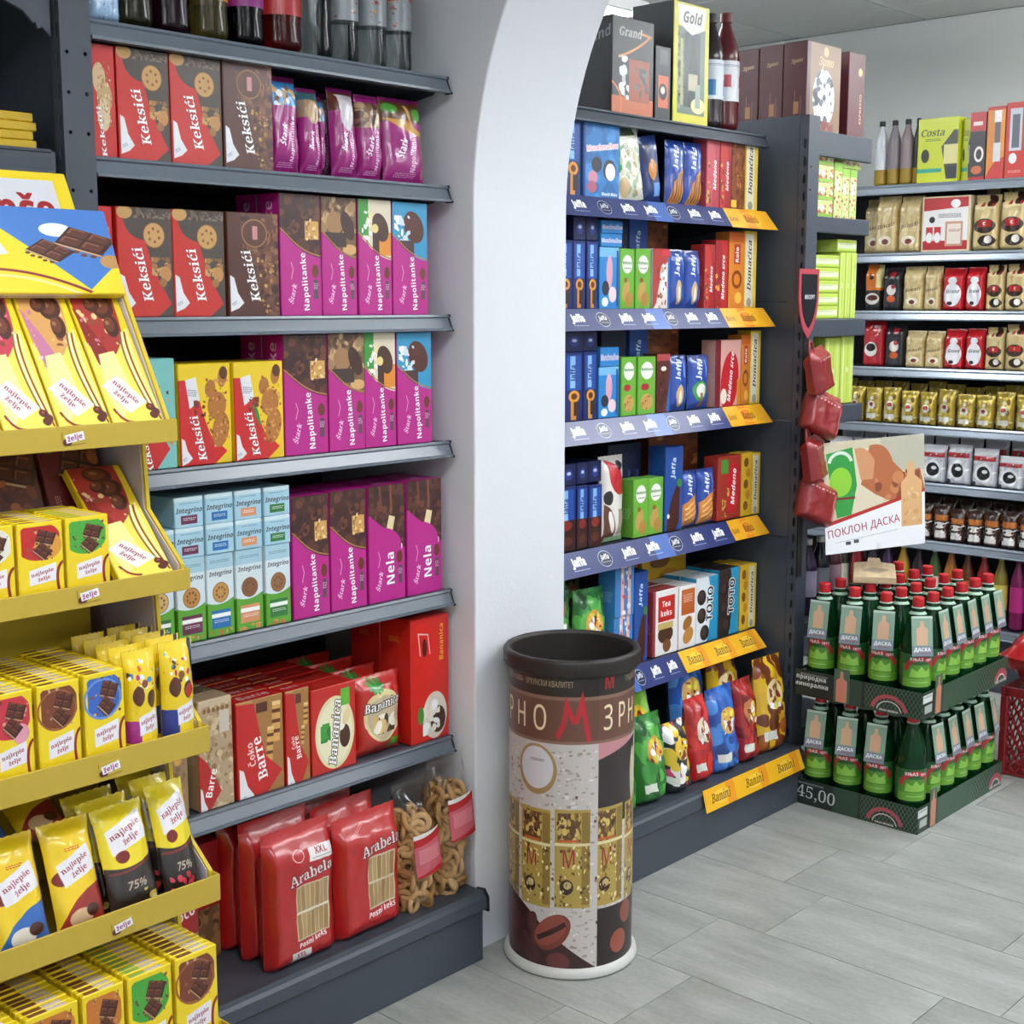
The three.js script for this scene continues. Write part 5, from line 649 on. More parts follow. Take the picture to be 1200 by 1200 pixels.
design('maroon2', [0.12, 0.25, 0.16], 'plain maroon gift carton with vertical lettering', (p) => { p.bg('#642c30'); p.ell(0.7, 0.22, 0.12, 0.1, '#d9b47a'); p.txt('ESPRESSO', 0.75, 0.65, 0.16, '#d9b48a', { rot: -1.57 }); }, { cat: 'gift box' });
for (let k = 0; k < 5; k++) put('maroon', 3.602, 3.795, 0.246 - 0.002 * k, 1.993, -2.168 - k * 0.082, 'on the narrow bay', null, { d: 0.078, turn: 0 });
put('maroon2', 3.862, 3.962, 0.25, 1.992, -2.18, 'at the end of the narrow bay', null, { d: 0.16, turn: 0 });
const tea = (n, desc, w, h, c) => design(n, [w, h, 0.07], desc, (p) => { p.bg('#c9d98a'); p.speck(Math.floor(w * h * 5200), ['#b8604a', '#d98a6a', '#e9e4d8', '#8fb84a', '#c9483c'], 0, 0.2, 1, 1, 0.05, 0.14); p.rect(0, h > w ? 0 : 0.78, 1, 0.16, '#8fc03c'); p.rect(0.1, 0.3, 0.45, 0.2, '#efe9e2'); p.small(0.15, 0.36, 0.3, 1, '#7a3a2a'); }, { cat: 'tea box' });
tea('tea_l', 'flat red and green fruit tea box', 0.1, 0.05); tea('tea_v', 'upright red and green fruit tea box', 0.045, 0.16);
for (let k = 0; k < 4; k++) put('tea_l', 3.675, 3.785, 0.05, 1.749 + k * 0.0505, -2.175, ['lowest of its pile', 'second of its pile', 'third of its pile', 'topmost of its pile'][k], null, { turn: 0 });
put('tea_v', 3.79, 3.838, 0.165, 1.749, -2.175, 'beside the flat pile', null, { turn: 0 });
[3.842, 3.888].forEach((x) => put('tea_v', x, x + 0.044, 0.15, 1.749, -2.178, 'under a flat tea box', null, { turn: 0 })); put('tea_l', 3.842, 3.955, 0.042, 1.9, -2.178, 'across two upright tea boxes', null, { turn: 0 });
const lime = (n, desc, w, h, rows) => design(n, [w, h, 0.08], desc, (p) => { p.bg('#bfd45a'); if (rows) { p.rect(0.02, 0.3, 0.96, 0.4, '#dde4c0'); p.small(0.1, 0.36, 0.7, 1, '#8a9060'); p.rect(0, 0.86, 1, 0.14, '#94b032'); } else { p.rect(0.12, 0.04, 0.1, 0.92, '#dbe6a4'); p.rect(0.5, 0.05, 0.06, 0.9, '#a3bd3e'); p.rect(0.75, 0.1, 0.1, 0.8, '#cdd98a'); p.ell(0.5, 0.5, 0.12, 0.12, '#d4dfa0'); } }, { cat: 'tea box' });
lime('lime_l', 'lime green tea box lying flat', 0.16, 0.04, 1); lime('lime_v', 'lime green tea box on end', 0.07, 0.2, 0);
for (let k = 0; k < 5; k++) put('lime_l', 3.68, 3.845, 0.0375, 1.45 + k * 0.038, -2.18, ['lowest of five', 'second of five', 'middle of five', 'fourth of five', 'topmost of five'][k] + ' on the third shelf', null, { turn: 0 });
[3.849, 3.884, 3.919].forEach((x) => put('lime_v', x, x + 0.034, 0.2, 1.45, -2.18, 'in a trio', null, { turn: 0 })); put('lime_l', 3.835, 3.953, 0.038, 1.651, -2.183, 'across the upright trio', null, { turn: 0 });
put('lime_v', 3.72, 3.775, 0.17, 1.188, -2.18, 'first on the fourth shelf', null, { turn: 0 }); put('lime_v', 3.778, 3.87, 0.205, 1.188, -2.18, 'in the middle of the fourth shelf', null, { turn: 0 }); put('lime_v', 3.873, 3.953, 0.208, 1.188, -2.18, 'last on the fourth shelf', null, { turn: 0 });
for (let k = 0; k < 3; k++) put('tea_l', 3.67 + k * 0.095, 3.76 + k * 0.095, 0.14, 0.863, -2.185, 'below the lime boxes', null, { turn: 0, d: 0.08 });
for (let k = 0; k < 4; k++) { drink(3.69 + k * 0.075, -2.21, 0.533, 0.03, 0.24, ['navy', 'purple', 'charcoal', 'wine red'][k] + ' small bottle on the narrow bay behind the stack', std(['#28304a', '#3a2a4a', '#20242c', '#5a2a34'][k], 0.2), ['#c9ccd9', '#a8a0b8', '#8a8f98', '#c0a0b0'][k]).userData.group = 'dark bottles behind the stack'; }
// ---------------------------------------------------------------- biscuits and snacks beyond the arch
const BW = ['on the second shelf', 'on the third shelf', 'on the fourth shelf', 'on the fifth shelf', 'on the sixth shelf'].map((s) => s + ' beyond the arch');
const dn2 = { dens: 1000 };
const roll = (n, desc, low) => design(n, [0.05, 0.172, 0.06], desc, (p) => { p.bg('#18286c'); p.rect(0.12, 0.05, 0.76, 0.5, '#2450a8'); p.rect(0.3, 0.06, 0.28, 0.46, '#8fc0ec'); p.txt('Jaffa', 0.45, 0.3, 0.36, '#16286a', { rot: -1.57 }); low(p); }, { cat: 'biscuit box', ...dn2 });
roll('jr', 'navy blue orange biscuit carton', (p) => { p.ell(0.52, 0.64, 0.3, 0.3, '#e8a12c'); p.ell(0.52, 0.64, 0.16, 0.16, '#6a3416'); p.rect(0.34, 0.7, 0.3, 0.28, '#d9902a'); p.rect(0.5, 0.72, 0.3, 0.2, '#3a2014'); });
roll('jc', 'navy and brown cherry biscuit carton', (p) => { p.rect(0, 0.52, 1, 0.48, '#3c1a14'); p.ell(0.5, 0.6, 0.3, 0.26, '#8c2a22'); p.ell(0.5, 0.84, 0.32, 0.24, '#5c2c1c'); });
design('jtop', [0.05, 0.06, 0.12], 'small navy biscuit carton lying flat', (p) => { p.bg('#131b4c'); p.ell(0.5, 0.5, 0.26, 0.3, '#2a3c8a'); p.ell(0.5, 0.45, 0.14, 0.1, '#c9d0e8'); }, { cat: 'biscuit box', ...dn2 });
design('lb', [0.085, 0.158, 0.06], 'light blue marshmallow biscuit carton', (p) => { p.bg('#2c8ad4'); p.rect(0, 0, 1, 0.16, '#7cc0ee'); p.ell(0.5, 0.4, 0.16, 0.5, '#e0a8b8'); p.ell(0.3, 0.66, 0.18, 0.22, '#30303c'); p.ell(0.66, 0.76, 0.2, 0.24, '#f4d8de'); p.ell(0.28, 0.88, 0.16, 0.14, '#fff'); p.line([[0.9, 0.05], [0.9, 0.95]], '#1c4c9c', 0.1); }, { cat: 'biscuit box', ...dn2 });
design('lbt', [0.09, 0.028, 0.1], 'flat light blue biscuit carton', (p) => { p.bg('#2f86cc'); p.txt('Munchmallow', 0.5, 0.5, 0.14, '#f2d6e0'); }, { cat: 'biscuit box', ...dn2 });
design('munch', [0.147, 0.198, 0.06], 'blue marshmallow biscuit carton with cut biscuits', (p) => { p.bg('#2e7fc4'); p.speck(40, ['#3f92d6', '#246cb0'], 0, 0, 1, 1, 0.06, 0.16); p.rect(0, 0, 0.06, 1, '#1c3c8a'); p.txt('Munchmallow', 0.52, 0.36, 0.128, '#f2a8b4', { rot: -0.12, st: '#ffffff', lw: 0.02 }); p.ell(0.36, 0.58, 0.14, 0.13, '#33303a'); p.ell(0.72, 0.64, 0.18, 0.18, '#33303a'); p.ell(0.74, 0.66, 0.14, 0.15, '#ece4ea'); p.ell(0.26, 0.74, 0.13, 0.11, '#d48ea0'); p.ell(0.24, 0.86, 0.13, 0.1, '#b8607a'); p.txt('Munch Minis', 0.72, 0.94, 0.07, '#fff'); }, { cat: 'biscuit box', ...dn2 });
design('wg', [0.12, 0.19, 0.03], 'white and green biscuit pack', (p) => { p.bg('#e6e4d4'); p.rect(0.1, 0, 0.7, 0.12, '#5a6a4a'); p.rect(0, 0.1, 0.16, 0.5, '#3f9a3a'); p.speck(50, ['#ffffff', '#cfc8a8', '#b8a878', '#9ab48a'], 0.1, 0.2, 1, 0.95, 0.04, 0.12); p.ell(0.18, 0.8, 0.16, 0.22, '#d8b98a'); p.small(0.4, 0.2, 0.3, 4, '#4a5a3c', 1.2); }, { kind: 'pouch', cat: 'biscuit pack', ...dn2 });
design('bluelean', [0.09, 0.17, 0.03], 'dark blue biscuit pack tilted sideways', (p) => { p.bg('#1d3472'); p.ell(0.5, 0.5, 0.22, 0.3, '#d88a2c'); p.rect(0.5, 0.7, 0.4, 0.2, '#6aa0dc'); p.rect(0.1, 0.1, 0.3, 0.3, '#10204c'); }, { kind: 'pouch', cat: 'biscuit pack', ...dn2 });
const bagB = (n, desc, pic) => design(n, [0.085, 0.165, 0.035], desc, (p) => { p.bg('#1f49a8'); p.rect(0, 0, 1, 0.06, '#16357c'); p.txt('Jaffa', 0.42, 0.25, 0.32, '#ffffff', { rot: -1.4 }); p.line([[0.7, 0.1], [0.75, 0.4]], '#8ab4ea', 0.06); pic(p); }, { kind: 'pouch', cat: 'biscuit pack', ...dn2 });
bagB('bb1', 'blue biscuit bag with wafer rolls', (p) => { p.curve([[0.1, 1], [0.15, 0.6, 0.9, 0.4], [0.9, 0.9], [0.7, 1]], '#c98a44'); for (let k = 0; k < 4; k++) p.line([[0.3 + k * 0.15, 0.6 - k * 0.03], [0.25 + k * 0.15, 0.95]], '#7a3a1c', 0.05); });
bagB('bb2', 'blue biscuit bag with cream wafer', (p) => { p.ell(0.5, 0.72, 0.2, 0.4, '#d9b478'); p.ell(0.5, 0.75, 0.08, 0.26, '#f2ead8'); p.rect(0.8, 0.5, 0.15, 0.4, '#2c86d8'); });
bagB('bb3', 'blue biscuit bag with green rim', (p) => { p.ell(0.45, 0.66, 0.34, 0.36, '#3fa04a'); p.ell(0.5, 0.66, 0.24, 0.26, '#f0ece0'); p.rect(0.42, 0.7, 0.16, 0.26, '#9a6a3a'); });
bagB('bb4', 'blue biscuit bag with orange grille', (p) => { p.curve([[0.05, 1], [0.05, 0.6], [0.9, 0.38], [0.95, 0.95]], '#e08a34'); for (let k = 0; k < 4; k++) { p.line([[0.15, 0.68 + k * 0.09], [0.9, 0.5 + k * 0.11]], '#f6d69a', 0.05); } });
design('gr', [0.066, 0.157, 0.05], 'lime green oat biscuit carton', (p) => { p.bg('#6fb43a'); p.ell(0.5, 0.26, 0.34, 0.36, '#f2f2ea'); p.txt('Wellness', 0.5, 0.24, 0.15, '#2c6a2a'); p.small(0.3, 0.32, 0.4, 1, '#2c6a2a'); p.ell(0.42, 0.7, 0.24, 0.42, '#c9a05a', 0.3); p.ell(0.62, 0.84, 0.24, 0.3, '#b8873e', 0.3); p.ell(0.4, 0.52, 0.12, 0.1, '#9a5a2c'); }, { cat: 'biscuit box', ...dn2 });
design('gr2', [0.066, 0.157, 0.05], 'lime green berry biscuit carton', (p) => { p.bg('#6fb43a'); p.ell(0.5, 0.24, 0.34, 0.36, '#f2f2ea'); p.txt('Wellness', 0.5, 0.22, 0.15, '#2c6a2a'); p.ell(0.4, 0.52, 0.22, 0.14, '#b8283a'); p.ell(0.5, 0.78, 0.34, 0.34, '#c9a05a'); p.speck(12, ['#a8763a', '#b8283a'], 0.2, 0.64, 0.8, 0.95, 0.03, 0.07); }, { cat: 'biscuit box', ...dn2 });
design('rw', [0.08, 0.16, 0.05], 'red and white milk biscuit carton', (p) => { p.bg('#e6dcd4'); p.curve([[0, 0], [1, 0], [1, 0.2], [0.5, 0.2, 0.2, 0.9], [0, 1]], '#b8403c'); p.ell(0.6, 0.5, 0.2, 0.5, '#f6f2ee'); p.speck(20, ['#8a4a34', '#c9a484'], 0.2, 0.3, 0.8, 1, 0.04, 0.1); p.rect(0.86, 0.15, 0.14, 0.85, '#2c6ab8'); p.rect(0.5, 0.02, 0.4, 0.1, '#d8404a'); }, { cat: 'biscuit box', ...dn2 });
design('br', [0.066, 0.16, 0.05], 'chocolate brown biscuit carton with blue corner', (p) => { p.bg('#5a2a20'); p.curve([[0.6, 1], [0.95, 0.6, 1, 0.2], [1, 1]], '#2c6ab8'); p.rect(0, 0, 1, 0.12, '#b84a4a'); p.ell(0.5, 0.25, 0.2, 0.1, '#e8d8d0'); p.speck(12, ['#7a3c2a', '#3c160e'], 0, 0.3, 0.8, 1, 0.08, 0.16); }, { cat: 'biscuit box', ...dn2 });
design('nb', [0.11, 0.235, 0.06], 'very dark navy biscuit carton', (p) => { p.bg('#0e1230'); for (let k = 0; k < 4; k++) { p.rect(k * 0.25 + 0.04, 0.1, 0.02, 0.8, '#1d2558'); p.rect(k * 0.25 + 0.1, 0.3, 0.06, 0.1, '#3a4480'); } }, { cat: 'biscuit box', ...dn2 });
design('bt', [0.085, 0.236, 0.06], 'tall blue biscuit carton with brown biscuit', (p) => { p.bg('#2350a0'); p.txt('Jaffa', 0.45, 0.25, 0.3, '#e4ecf8', { rot: -1.45 }); p.curve([[0.1, 1], [0.2, 0.6, 0.85, 0.4], [0.8, 0.9], [0.6, 1]], '#4a2014'); p.ell(0.8, 0.44, 0.14, 0.14, '#3f8a3a'); p.ell(0.2, 0.82, 0.07, 0.08, '#fff'); }, { cat: 'biscuit box', ...dn2 });
design('cow', [0.105, 0.232, 0.04], 'white and red milk biscuit pack', (p) => { p.bg('#e9e4dc'); p.curve([[0.2, 0.05], [0.9, 0.1, 0.95, 0.45], [0.5, 0.5, 0.3, 0.3]], '#c8242c'); p.ell(0.25, 0.48, 0.16, 0.18, '#22201f'); p.ell(0.75, 0.12, 0.16, 0.12, '#2a2826'); p.curve([[0.1, 0.55], [0.5, 0.62, 0.55, 0.95], [0.1, 1]], '#6a3a20'); p.ell(0.34, 0.76, 0.1, 0.3, '#f8f4ee', -0.3); p.rect(0.62, 0.62, 0.38, 0.3, '#a89a86'); p.rect(0.2, 0.94, 0.8, 0.06, '#8ab07a'); }, { kind: 'pouch', cat: 'biscuit pack', ...dn2 });
const ker = (n, desc, a, b, t) => design(n, [0.066, 0.2, 0.05], desc, (p) => { p.bg(a); p.curve([[0.35, 0], [0.9, 0.3, 0.5, 0.7], [0.4, 1], [1, 1], [1, 0]], b); p.txt(t, 0.62, 0.55, 0.32, '#fff', { rot: -1.57, it: 1 }); p.speck(14, ['#d99a4a', '#7a3a1c'], 0, 0.35, 0.35, 1, 0.06, 0.14); }, { cat: 'biscuit box', ...dn2 });
ker('k1', 'pinkish red wafer carton', '#c8505a', '#b83a48', 'Medeno'); ker('k2', 'red wafer carton with slanted lettering', '#c43430', '#a8242a', 'Medeno'); ker('rd2', 'deep red biscuit carton with lettering', '#a8262a', '#c22a2a', 'Medeno srce');
design('rdw', [0.14, 0.193, 0.05], 'wide red heart biscuit carton', (p) => { p.bg('#d9a69a'); p.rect(0, 0, 0.2, 1, '#7a2028'); p.ell(0.56, 0.62, 0.34, 0.62, '#c4222a', 0.15); p.txt('Medeno srce', 0.6, 0.56, 0.17, '#fff', { rot: -1.45, it: 1 }); p.ell(0.34, 0.84, 0.12, 0.16, '#e8e0d0'); p.rect(0.86, 0.6, 0.14, 0.4, '#d98a2c'); }, { cat: 'biscuit box', ...dn2 });
design('rdg', [0.126, 0.188, 0.05], 'red biscuit carton with green leaf corner', (p) => { p.bg('#a83428'); p.rect(0.14, 0.05, 0.3, 0.22, '#4c9a3c'); p.ell(0.66, 0.5, 0.3, 0.6, '#c8222c', 0.12); p.txt('Medeno', 0.68, 0.5, 0.22, '#fff', { rot: -1.5, it: 1 }); p.speck(18, ['#d9b04a', '#8a4a20'], 0.2, 0.5, 0.5, 0.95, 0.04, 0.08); }, { cat: 'biscuit box', ...dn2 });
design('orb', [0.08, 0.215, 0.05], 'orange biscuit carton with pretzel print', (p) => { p.bg('#d9822c'); p.rect(0, 0, 0.9, 0.14, '#c8601c'); p.rect(0.3, 0.16, 0.4, 0.26, '#b83a2a'); p.txt('Rolo', 0.5, 0.3, 0.26, '#fff', { rot: -1.57 }); p.ring(0.5, 0.62, 0.26, 0.26, '#8a4416', 0.12); p.ell(0.6, 0.86, 0.22, 0.2, '#f2b84a'); }, { cat: 'biscuit box', ...dn2 });
design('brk', [0.07, 0.202, 0.05], 'chestnut brown tea biscuit carton', (p) => { p.bg('#8a4a24'); p.speck(40, ['#a8622c', '#6a3418', '#c9863c'], 0, 0, 1, 1, 0.06, 0.16); p.rect(0, 0.86, 0.4, 0.1, '#f0c838'); }, { cat: 'biscuit box', ...dn2 });
design('dom', [0.066, 0.21, 0.05], 'yellow-edged white tea biscuit carton', (p) => { p.bg('#e9c93c'); p.rect(0.08, 0.04, 0.62, 0.93, '#e6e0cc'); p.txt('Domaćica', 0.4, 0.45, 0.42, '#2c1a12', { rot: -1.57, it: 1, f: 'serif' }); p.ell(0.42, 0.92, 0.2, 0.18, '#a8a08a'); }, { cat: 'biscuit box', ...dn2 });
design('yel', [0.06, 0.2, 0.05], 'golden yellow biscuit carton', (p) => { p.bg('#e0b42c'); for (let k = 0; k < 5; k++) p.ell(0.4 + (k % 2) * 0.2, 0.15 + k * 0.17, 0.22, 0.24, ['#8a5220', '#c98a2c'][k % 2]); }, { cat: 'biscuit box', ...dn2 });
design('wr', [0.12, 0.188, 0.06], 'white biscuit carton with red square', (p) => { p.bg('#eceae8'); p.rect(0.0, 0.0, 0.1, 1, '#a83a3c'); p.rect(0.2, 0.1, 0.66, 0.38, '#c8261e'); p.txt('Tea', 0.52, 0.22, 0.2, '#fff'); p.txt('keks', 0.52, 0.36, 0.2, '#fff'); p.ell(0.5, 0.68, 0.3, 0.22, '#4a2c1a'); p.ell(0.56, 0.86, 0.16, 0.16, '#7a4a24'); p.rect(0.2, 0.5, 0.6, 0.1, '#c9b06a'); }, { own: '#a83a3c', cat: 'biscuit box', ...dn2 });
design('wo', [0.088, 0.184, 0.06], 'white biscuit carton with orange square', (p) => { p.bg('#f0ecea'); p.rect(0.14, 0.06, 0.76, 0.4, '#c8622a'); p.small(0.25, 0.14, 0.5, 5, '#f6dcc8'); p.ell(0.5, 0.6, 0.28, 0.2, '#a86a2c', -0.6); p.ell(0.55, 0.8, 0.32, 0.24, '#c98a44', -0.6); }, { cat: 'biscuit box', ...dn2 });
const toto = (n, desc, c) => design(n, [0.113, 0.195, 0.06], desc, (p) => { p.bg(c); p.curve([[1, 0], [1, 1], [0.5, 1], [0.8, 0.5, 0.55, 0]], '#2a9cc8'); for (const [x, y] of [[0.24, 0.3], [0.26, 0.58], [0.4, 0.85]]) { p.ell(x, y, 0.2, 0.2, '#2c201e'); p.ell(x - 0.03, y - 0.02, 0.13, 0.13, '#4c3a34'); } p.txt('TOTO', 0.62, 0.42, 0.36, '#151515', { rot: -1.5, st: '#ffffff', lw: 0.05 }); }, { own: '#2a9cc8', cat: 'biscuit box', ...dn2 });
toto('to1', 'white and blue sandwich biscuit carton', '#e6ecf0'); toto('to2', 'brown and blue sandwich biscuit carton', '#3c2a24');
design('pkb', [0.087, 0.14, 0.06], 'pink and blue wafer carton', (p) => { p.bg('#3f86cc'); p.rect(0.3, 0, 0.16, 1, '#e8b0a8'); p.rect(0.66, 0, 0.16, 1, '#e8c0b0'); p.speck(14, ['#f4e8e4', '#c85a5a'], 0.28, 0, 0.85, 1, 0.05, 0.1); }, { cat: 'wafer box', ...dn2 });
const BZ = -2.275;
row(1.76, BZ, BW[0], [['jr', 2.668, 2.731, 0.186], ['munch', 2.738, 2.885, 0.197], ['wg', 2.892, 3.008, 0.188, { roll: 0.12, lean: 0.05 }], ['bluelean', 3.0, 3.082, 0.175, { roll: 0.16, back: 0.0 }], ['bb1', 3.096, 3.18, 0.172], ['bb1', 3.182, 3.266, 0.173], ['k1', 3.27, 3.335, 0.197], ['k2', 3.336, 3.395, 0.198], ['brk', 3.397, 3.464, 0.201], ['dom', 3.466, 3.532, 0.203]]);
row(1.482, BZ, BW[1], [['jr', 2.64, 2.701, 0.171], ['jr', 2.703, 2.754, 0.171], ['jr', 2.755, 2.802, 0.171], ['lb', 2.804, 2.887, 0.157], ['gr', 2.891, 2.956, 0.156], ['gr', 2.959, 3.026, 0.157], ['rw', 3.031, 3.109, 0.16], ['bb2', 3.111, 3.19, 0.161], ['bb2', 3.191, 3.267, 0.16], ['k2', 3.272, 3.326, 0.178], ['rd2', 3.327, 3.39, 0.192], ['orb', 3.391, 3.472, 0.217], ['dom', 3.474, 3.54, 0.222]]);
row(1.482 + 0.172, BZ, 'on top of its fellows, third shelf beyond the arch', [['jtop', 2.703, 2.754, 0.058], ['jtop', 2.755, 2.802, 0.058]], { turn: 0 }); row(1.482 + 0.158, BZ, 'stacked above the third shelf', [['lbt', 2.81, 2.9, 0.034]], { turn: 0 }); put('lbt', 2.81, 2.9, 0.032, 1.482 + 0.1925, BZ, 'topmost above the third shelf', null, { turn: 0 });
row(1.482, BZ - 0.075, 'in the back row, third shelf beyond the arch', [['nb', 2.912, 3.02, 0.24], ['bt', 3.026, 3.11, 0.242], ['brk', 3.13, 3.27, 0.24, { back: 0.05 }]]);
row(1.2, BZ, BW[2], [['jr', 2.671, 2.744, 0.175], ['jr', 2.745, 2.803, 0.175], ['lb', 2.807, 2.892, 0.133], ['gr2', 2.903, 2.969, 0.156], ['gr2', 2.971, 3.052, 0.155], ['br', 3.057, 3.121, 0.16], ['bb2', 3.123, 3.215, 0.155], ['bb3', 3.217, 3.319, 0.153], ['rdw', 3.333, 3.468, 0.192], ['orb', 3.47, 3.518, 0.206], ['dom', 3.52, 3.575, 0.217]]);
row(1.2 + 0.176, BZ, 'on top of its fellows, fourth shelf beyond the arch', [['jtop', 2.671, 2.744, 0.05], ['jtop', 2.745, 2.803, 0.05]], { turn: 0 }); put('lbt', 2.81, 2.89, 0.05, 1.334, BZ, 'stacked above the fourth shelf', null, { turn: 0 });
row(1.2, BZ - 0.075, 'in the back row, fourth shelf beyond the arch', [['nb', 2.91, 3.02, 0.225], ['bt', 3.03, 3.118, 0.228], ['brk', 3.13, 3.33, 0.225, { back: 0.05 }]]);
row(0.866, BZ, BW[3], [['jc', 2.64, 2.721, 0.168], ['jc', 2.722, 2.769, 0.166], ['jc', 2.77, 2.826, 0.163], ['cow', 2.831, 2.934, 0.232], ['gr', 2.958, 3.026, 0.16], ['gr', 3.028, 3.1, 0.157], ['bt', 3.104, 3.188, 0.237], ['bb4', 3.19, 3.268, 0.162], ['bb4', 3.27, 3.355, 0.161], ['rdg', 3.358, 3.482, 0.188], ['yel', 3.483, 3.54, 0.19], ['dom', 3.541, 3.585, 0.187]]);
row(0.866 + 0.17, BZ, 'on top of its fellows, fifth shelf beyond the arch', [['jtop', 2.66, 2.721, 0.056], ['jtop', 2.722, 2.769, 0.056], ['jtop', 2.77, 2.826, 0.056]], { turn: 0 });
row(0.866, BZ - 0.075, 'in the back row, fifth shelf beyond the arch', [['nb', 2.94, 3.09, 0.25], ['brk', 3.2, 3.45, 0.27, { back: 0.06 }]]);
row(0.514, BZ, BW[4], [['pkb', 2.883, 2.968, 0.142], ['bt', 2.97, 3.034, 0.255], ['wr', 3.056, 3.175, 0.187], ['wo', 3.177, 3.263, 0.184], ['to1', 3.265, 3.376, 0.194], ['to2', 3.381, 3.489, 0.202], ['yel', 3.49, 3.538, 0.203], ['dom', 3.54, 3.585, 0.199]], { n: 2 });
put('pkb', 2.883, 2.968, 0.14, 0.514 + 0.1425, BZ, 'topmost on the sixth shelf', null, { turn: 0 });
row(0.514, BZ - 0.15, 'at the back of the sixth shelf beyond the arch', [['brk', 3.05, 3.18, 0.24], ['yel', 3.2, 3.42, 0.265]]);
// snack bags
const gbag = (n, desc, a, b, c) => design(n, [0.16, 0.22, 0.06], desc, (p) => { p.bg(a); p.speck(40, b, 0, 0, 1, 1, 0.06, 0.2); p.ell(0.5, 0.4, 0.28, 0.22, c); p.speck(20, ['#8a2a1c', '#e8d84a', '#fff'], 0.3, 0.28, 0.7, 0.55, 0.03, 0.08); p.rect(0.1, 0.78, 0.4, 0.1, '#e6e8dc'); }, { kind: 'pouch', cat: 'snack bag', ...dn2 });
gbag('gb1', 'dark green crisp bag', '#1c5a2a', ['#2f7a34', '#123c1c', '#3f9a3c', '#9a6a3a'], '#5aa83a'); gbag('gb2', 'light green snack bag with yellow panel', '#6ab82c', ['#86cc3a', '#4c9a24', '#9ad84a'], '#f0c82c'); gbag('gb3', 'green nut bag with orange print', '#2c7a2e', ['#3f9a3c', '#1c5a24', '#5ab84a'], '#e8a83a');
gbag('rdb', 'bright red snack bag', '#c4201f', ['#d8302a', '#a81818'], '#e6dcc8'); gbag('blb', 'royal blue snack bag', '#1f58b4', ['#3a78d0', '#17448c', '#4c92e4'], '#e0ae54'); gbag('rd3', 'dark red snack bag with ring print', '#9c1c1e', ['#b82a28', '#7c1416'], '#c97a34'); gbag('ylb', 'yellow and brown peanut snack bag', '#e0b41c', ['#8a4416', '#6a3010', '#a85a1c'], '#e8d8a0'); gbag('bkb', 'black and yellow snack bag', '#26262a', ['#3a3a40', '#e8c82c', '#f0f0f0', '#c83a6a'], '#e8c02c');
[['gb1', 2.6, 2.74, 0.24, 0, 'by the arch wall'], ['gb3', 2.745, 2.878, 0.23, 0, 'beside the pink and blue boxes'], ['gb1', 2.62, 2.76, 0.27, 0.1, 'in the back row by the arch wall'], ['gb1', 2.765, 2.9, 0.265, 0.1, 'in the back row beside the pink boxes']].forEach(([n, a, b, h, back, w]) => put(n, a, b, h, 0.516, -2.285, w + ', sixth shelf', 'crisp bags on the sixth shelf beyond the arch', { back, roll: rr(-0.05, 0.05), type: 'stand', d: 0.065, wr: 1.4 }));
[['gb1', 2.53, 2.68, 0.26, 0.0, 'next to the arch'], ['gb3', 2.69, 2.83, 0.25, 0.0, 'behind the drum'], ['gb3', 2.835, 2.955, 0.235, 0.0, 'below the green and yellow bag'], ['gb1', 2.56, 2.72, 0.32, 0.105, 'back row by the arch'], ['gb1', 2.73, 2.87, 0.33, 0.105, 'back row beyond the drum'], ['gb2', 2.9, 3.07, 0.3, 0.105, 'tilting sideways'], ['bkb', 2.962, 3.072, 0.19, 0.0, 'front row'], ['rdb', 3.076, 3.175, 0.235, 0.0, 'front row'], ['gb2', 2.99, 3.13, 0.29, 0.2, 'upright behind'], ['blb', 3.18, 3.31, 0.24, 0.0, 'front row'], ['rd3', 3.315, 3.41, 0.24, 0.0, 'front row'], ['ylb', 3.415, 3.565, 0.28, 0.0, 'at the slotted upright'], ['blb', 3.14, 3.3, 0.335, 0.105, 'tall in the back row'], ['ylb', 3.33, 3.48, 0.31, 0.105, 'back row'], ['rdb', 3.06, 3.19, 0.34, 0.29, 'tall in the back row'], ['gb1', 2.6, 2.8, 0.34, 0.2, 'third row by the arch']].forEach(([n, a, b, h, back, w], k) => put(n, a, b, h, 0.172, -2.128, w + ', base deck', 'snack bags on the base deck beyond the arch', { back, roll: n === 'gb2' ? 0.12 : rr(-0.03, 0.03), lean: 0.08, type: 'stand', d: 0.07, wr: 1.6 }));
// top shelf beyond the arch
design('gift', [0.178, 0.24, 0.12], 'black gift carton with orange ribbon and copper label', (p) => { p.bg('#3a3a3c'); p.rect(0, 0.82, 1, 0.18, '#c86a3c'); p.rect(0.4, 0.42, 0.5, 0.44, '#a8583c'); p.speck(16, ['#7a7268', '#5a5450'], 0.55, 0.5, 0.85, 0.8, 0.03, 0.07); p.txt('Grand', 0.42, 0.15, 0.17, '#c9c6c0', { it: 1, f: 'serif' }); p.line([[0.15, 0.42], [0.6, 0.32, 0.9, 0.16], [0.7, 0.14]], '#e89a5a', 0.035); p.speck(16, ['#efefef', '#c9c9c9'], 0.15, 0.4, 0.4, 0.85, 0.03, 0.08); p.line([[0.0, 0.68], [0.3, 0.8, 0.2, 1]], '#e07a34', 0.03); }, { side: (p) => { p.bg('#1c1d20'); p.txt('Grand', 0.5, 0.2, 0.3, '#8a8a8a', { it: 1, rot: -0.2 }); }, cat: 'gift box', ...dn2 });
design('gift2', [0.07, 0.187, 0.07], 'narrow black bottle carton with orange label', (p) => { p.bg('#1e1e20'); p.rect(0.2, 0.4, 0.65, 0.44, '#d8622a'); p.ell(0.5, 0.62, 0.26, 0.3, '#2a2420'); p.ell(0.5, 0.6, 0.14, 0.14, '#e0d0b8'); p.rect(0.3, 0.05, 0.5, 0.2, '#4a4a4c'); }, { cat: 'gift box', ...dn2 });
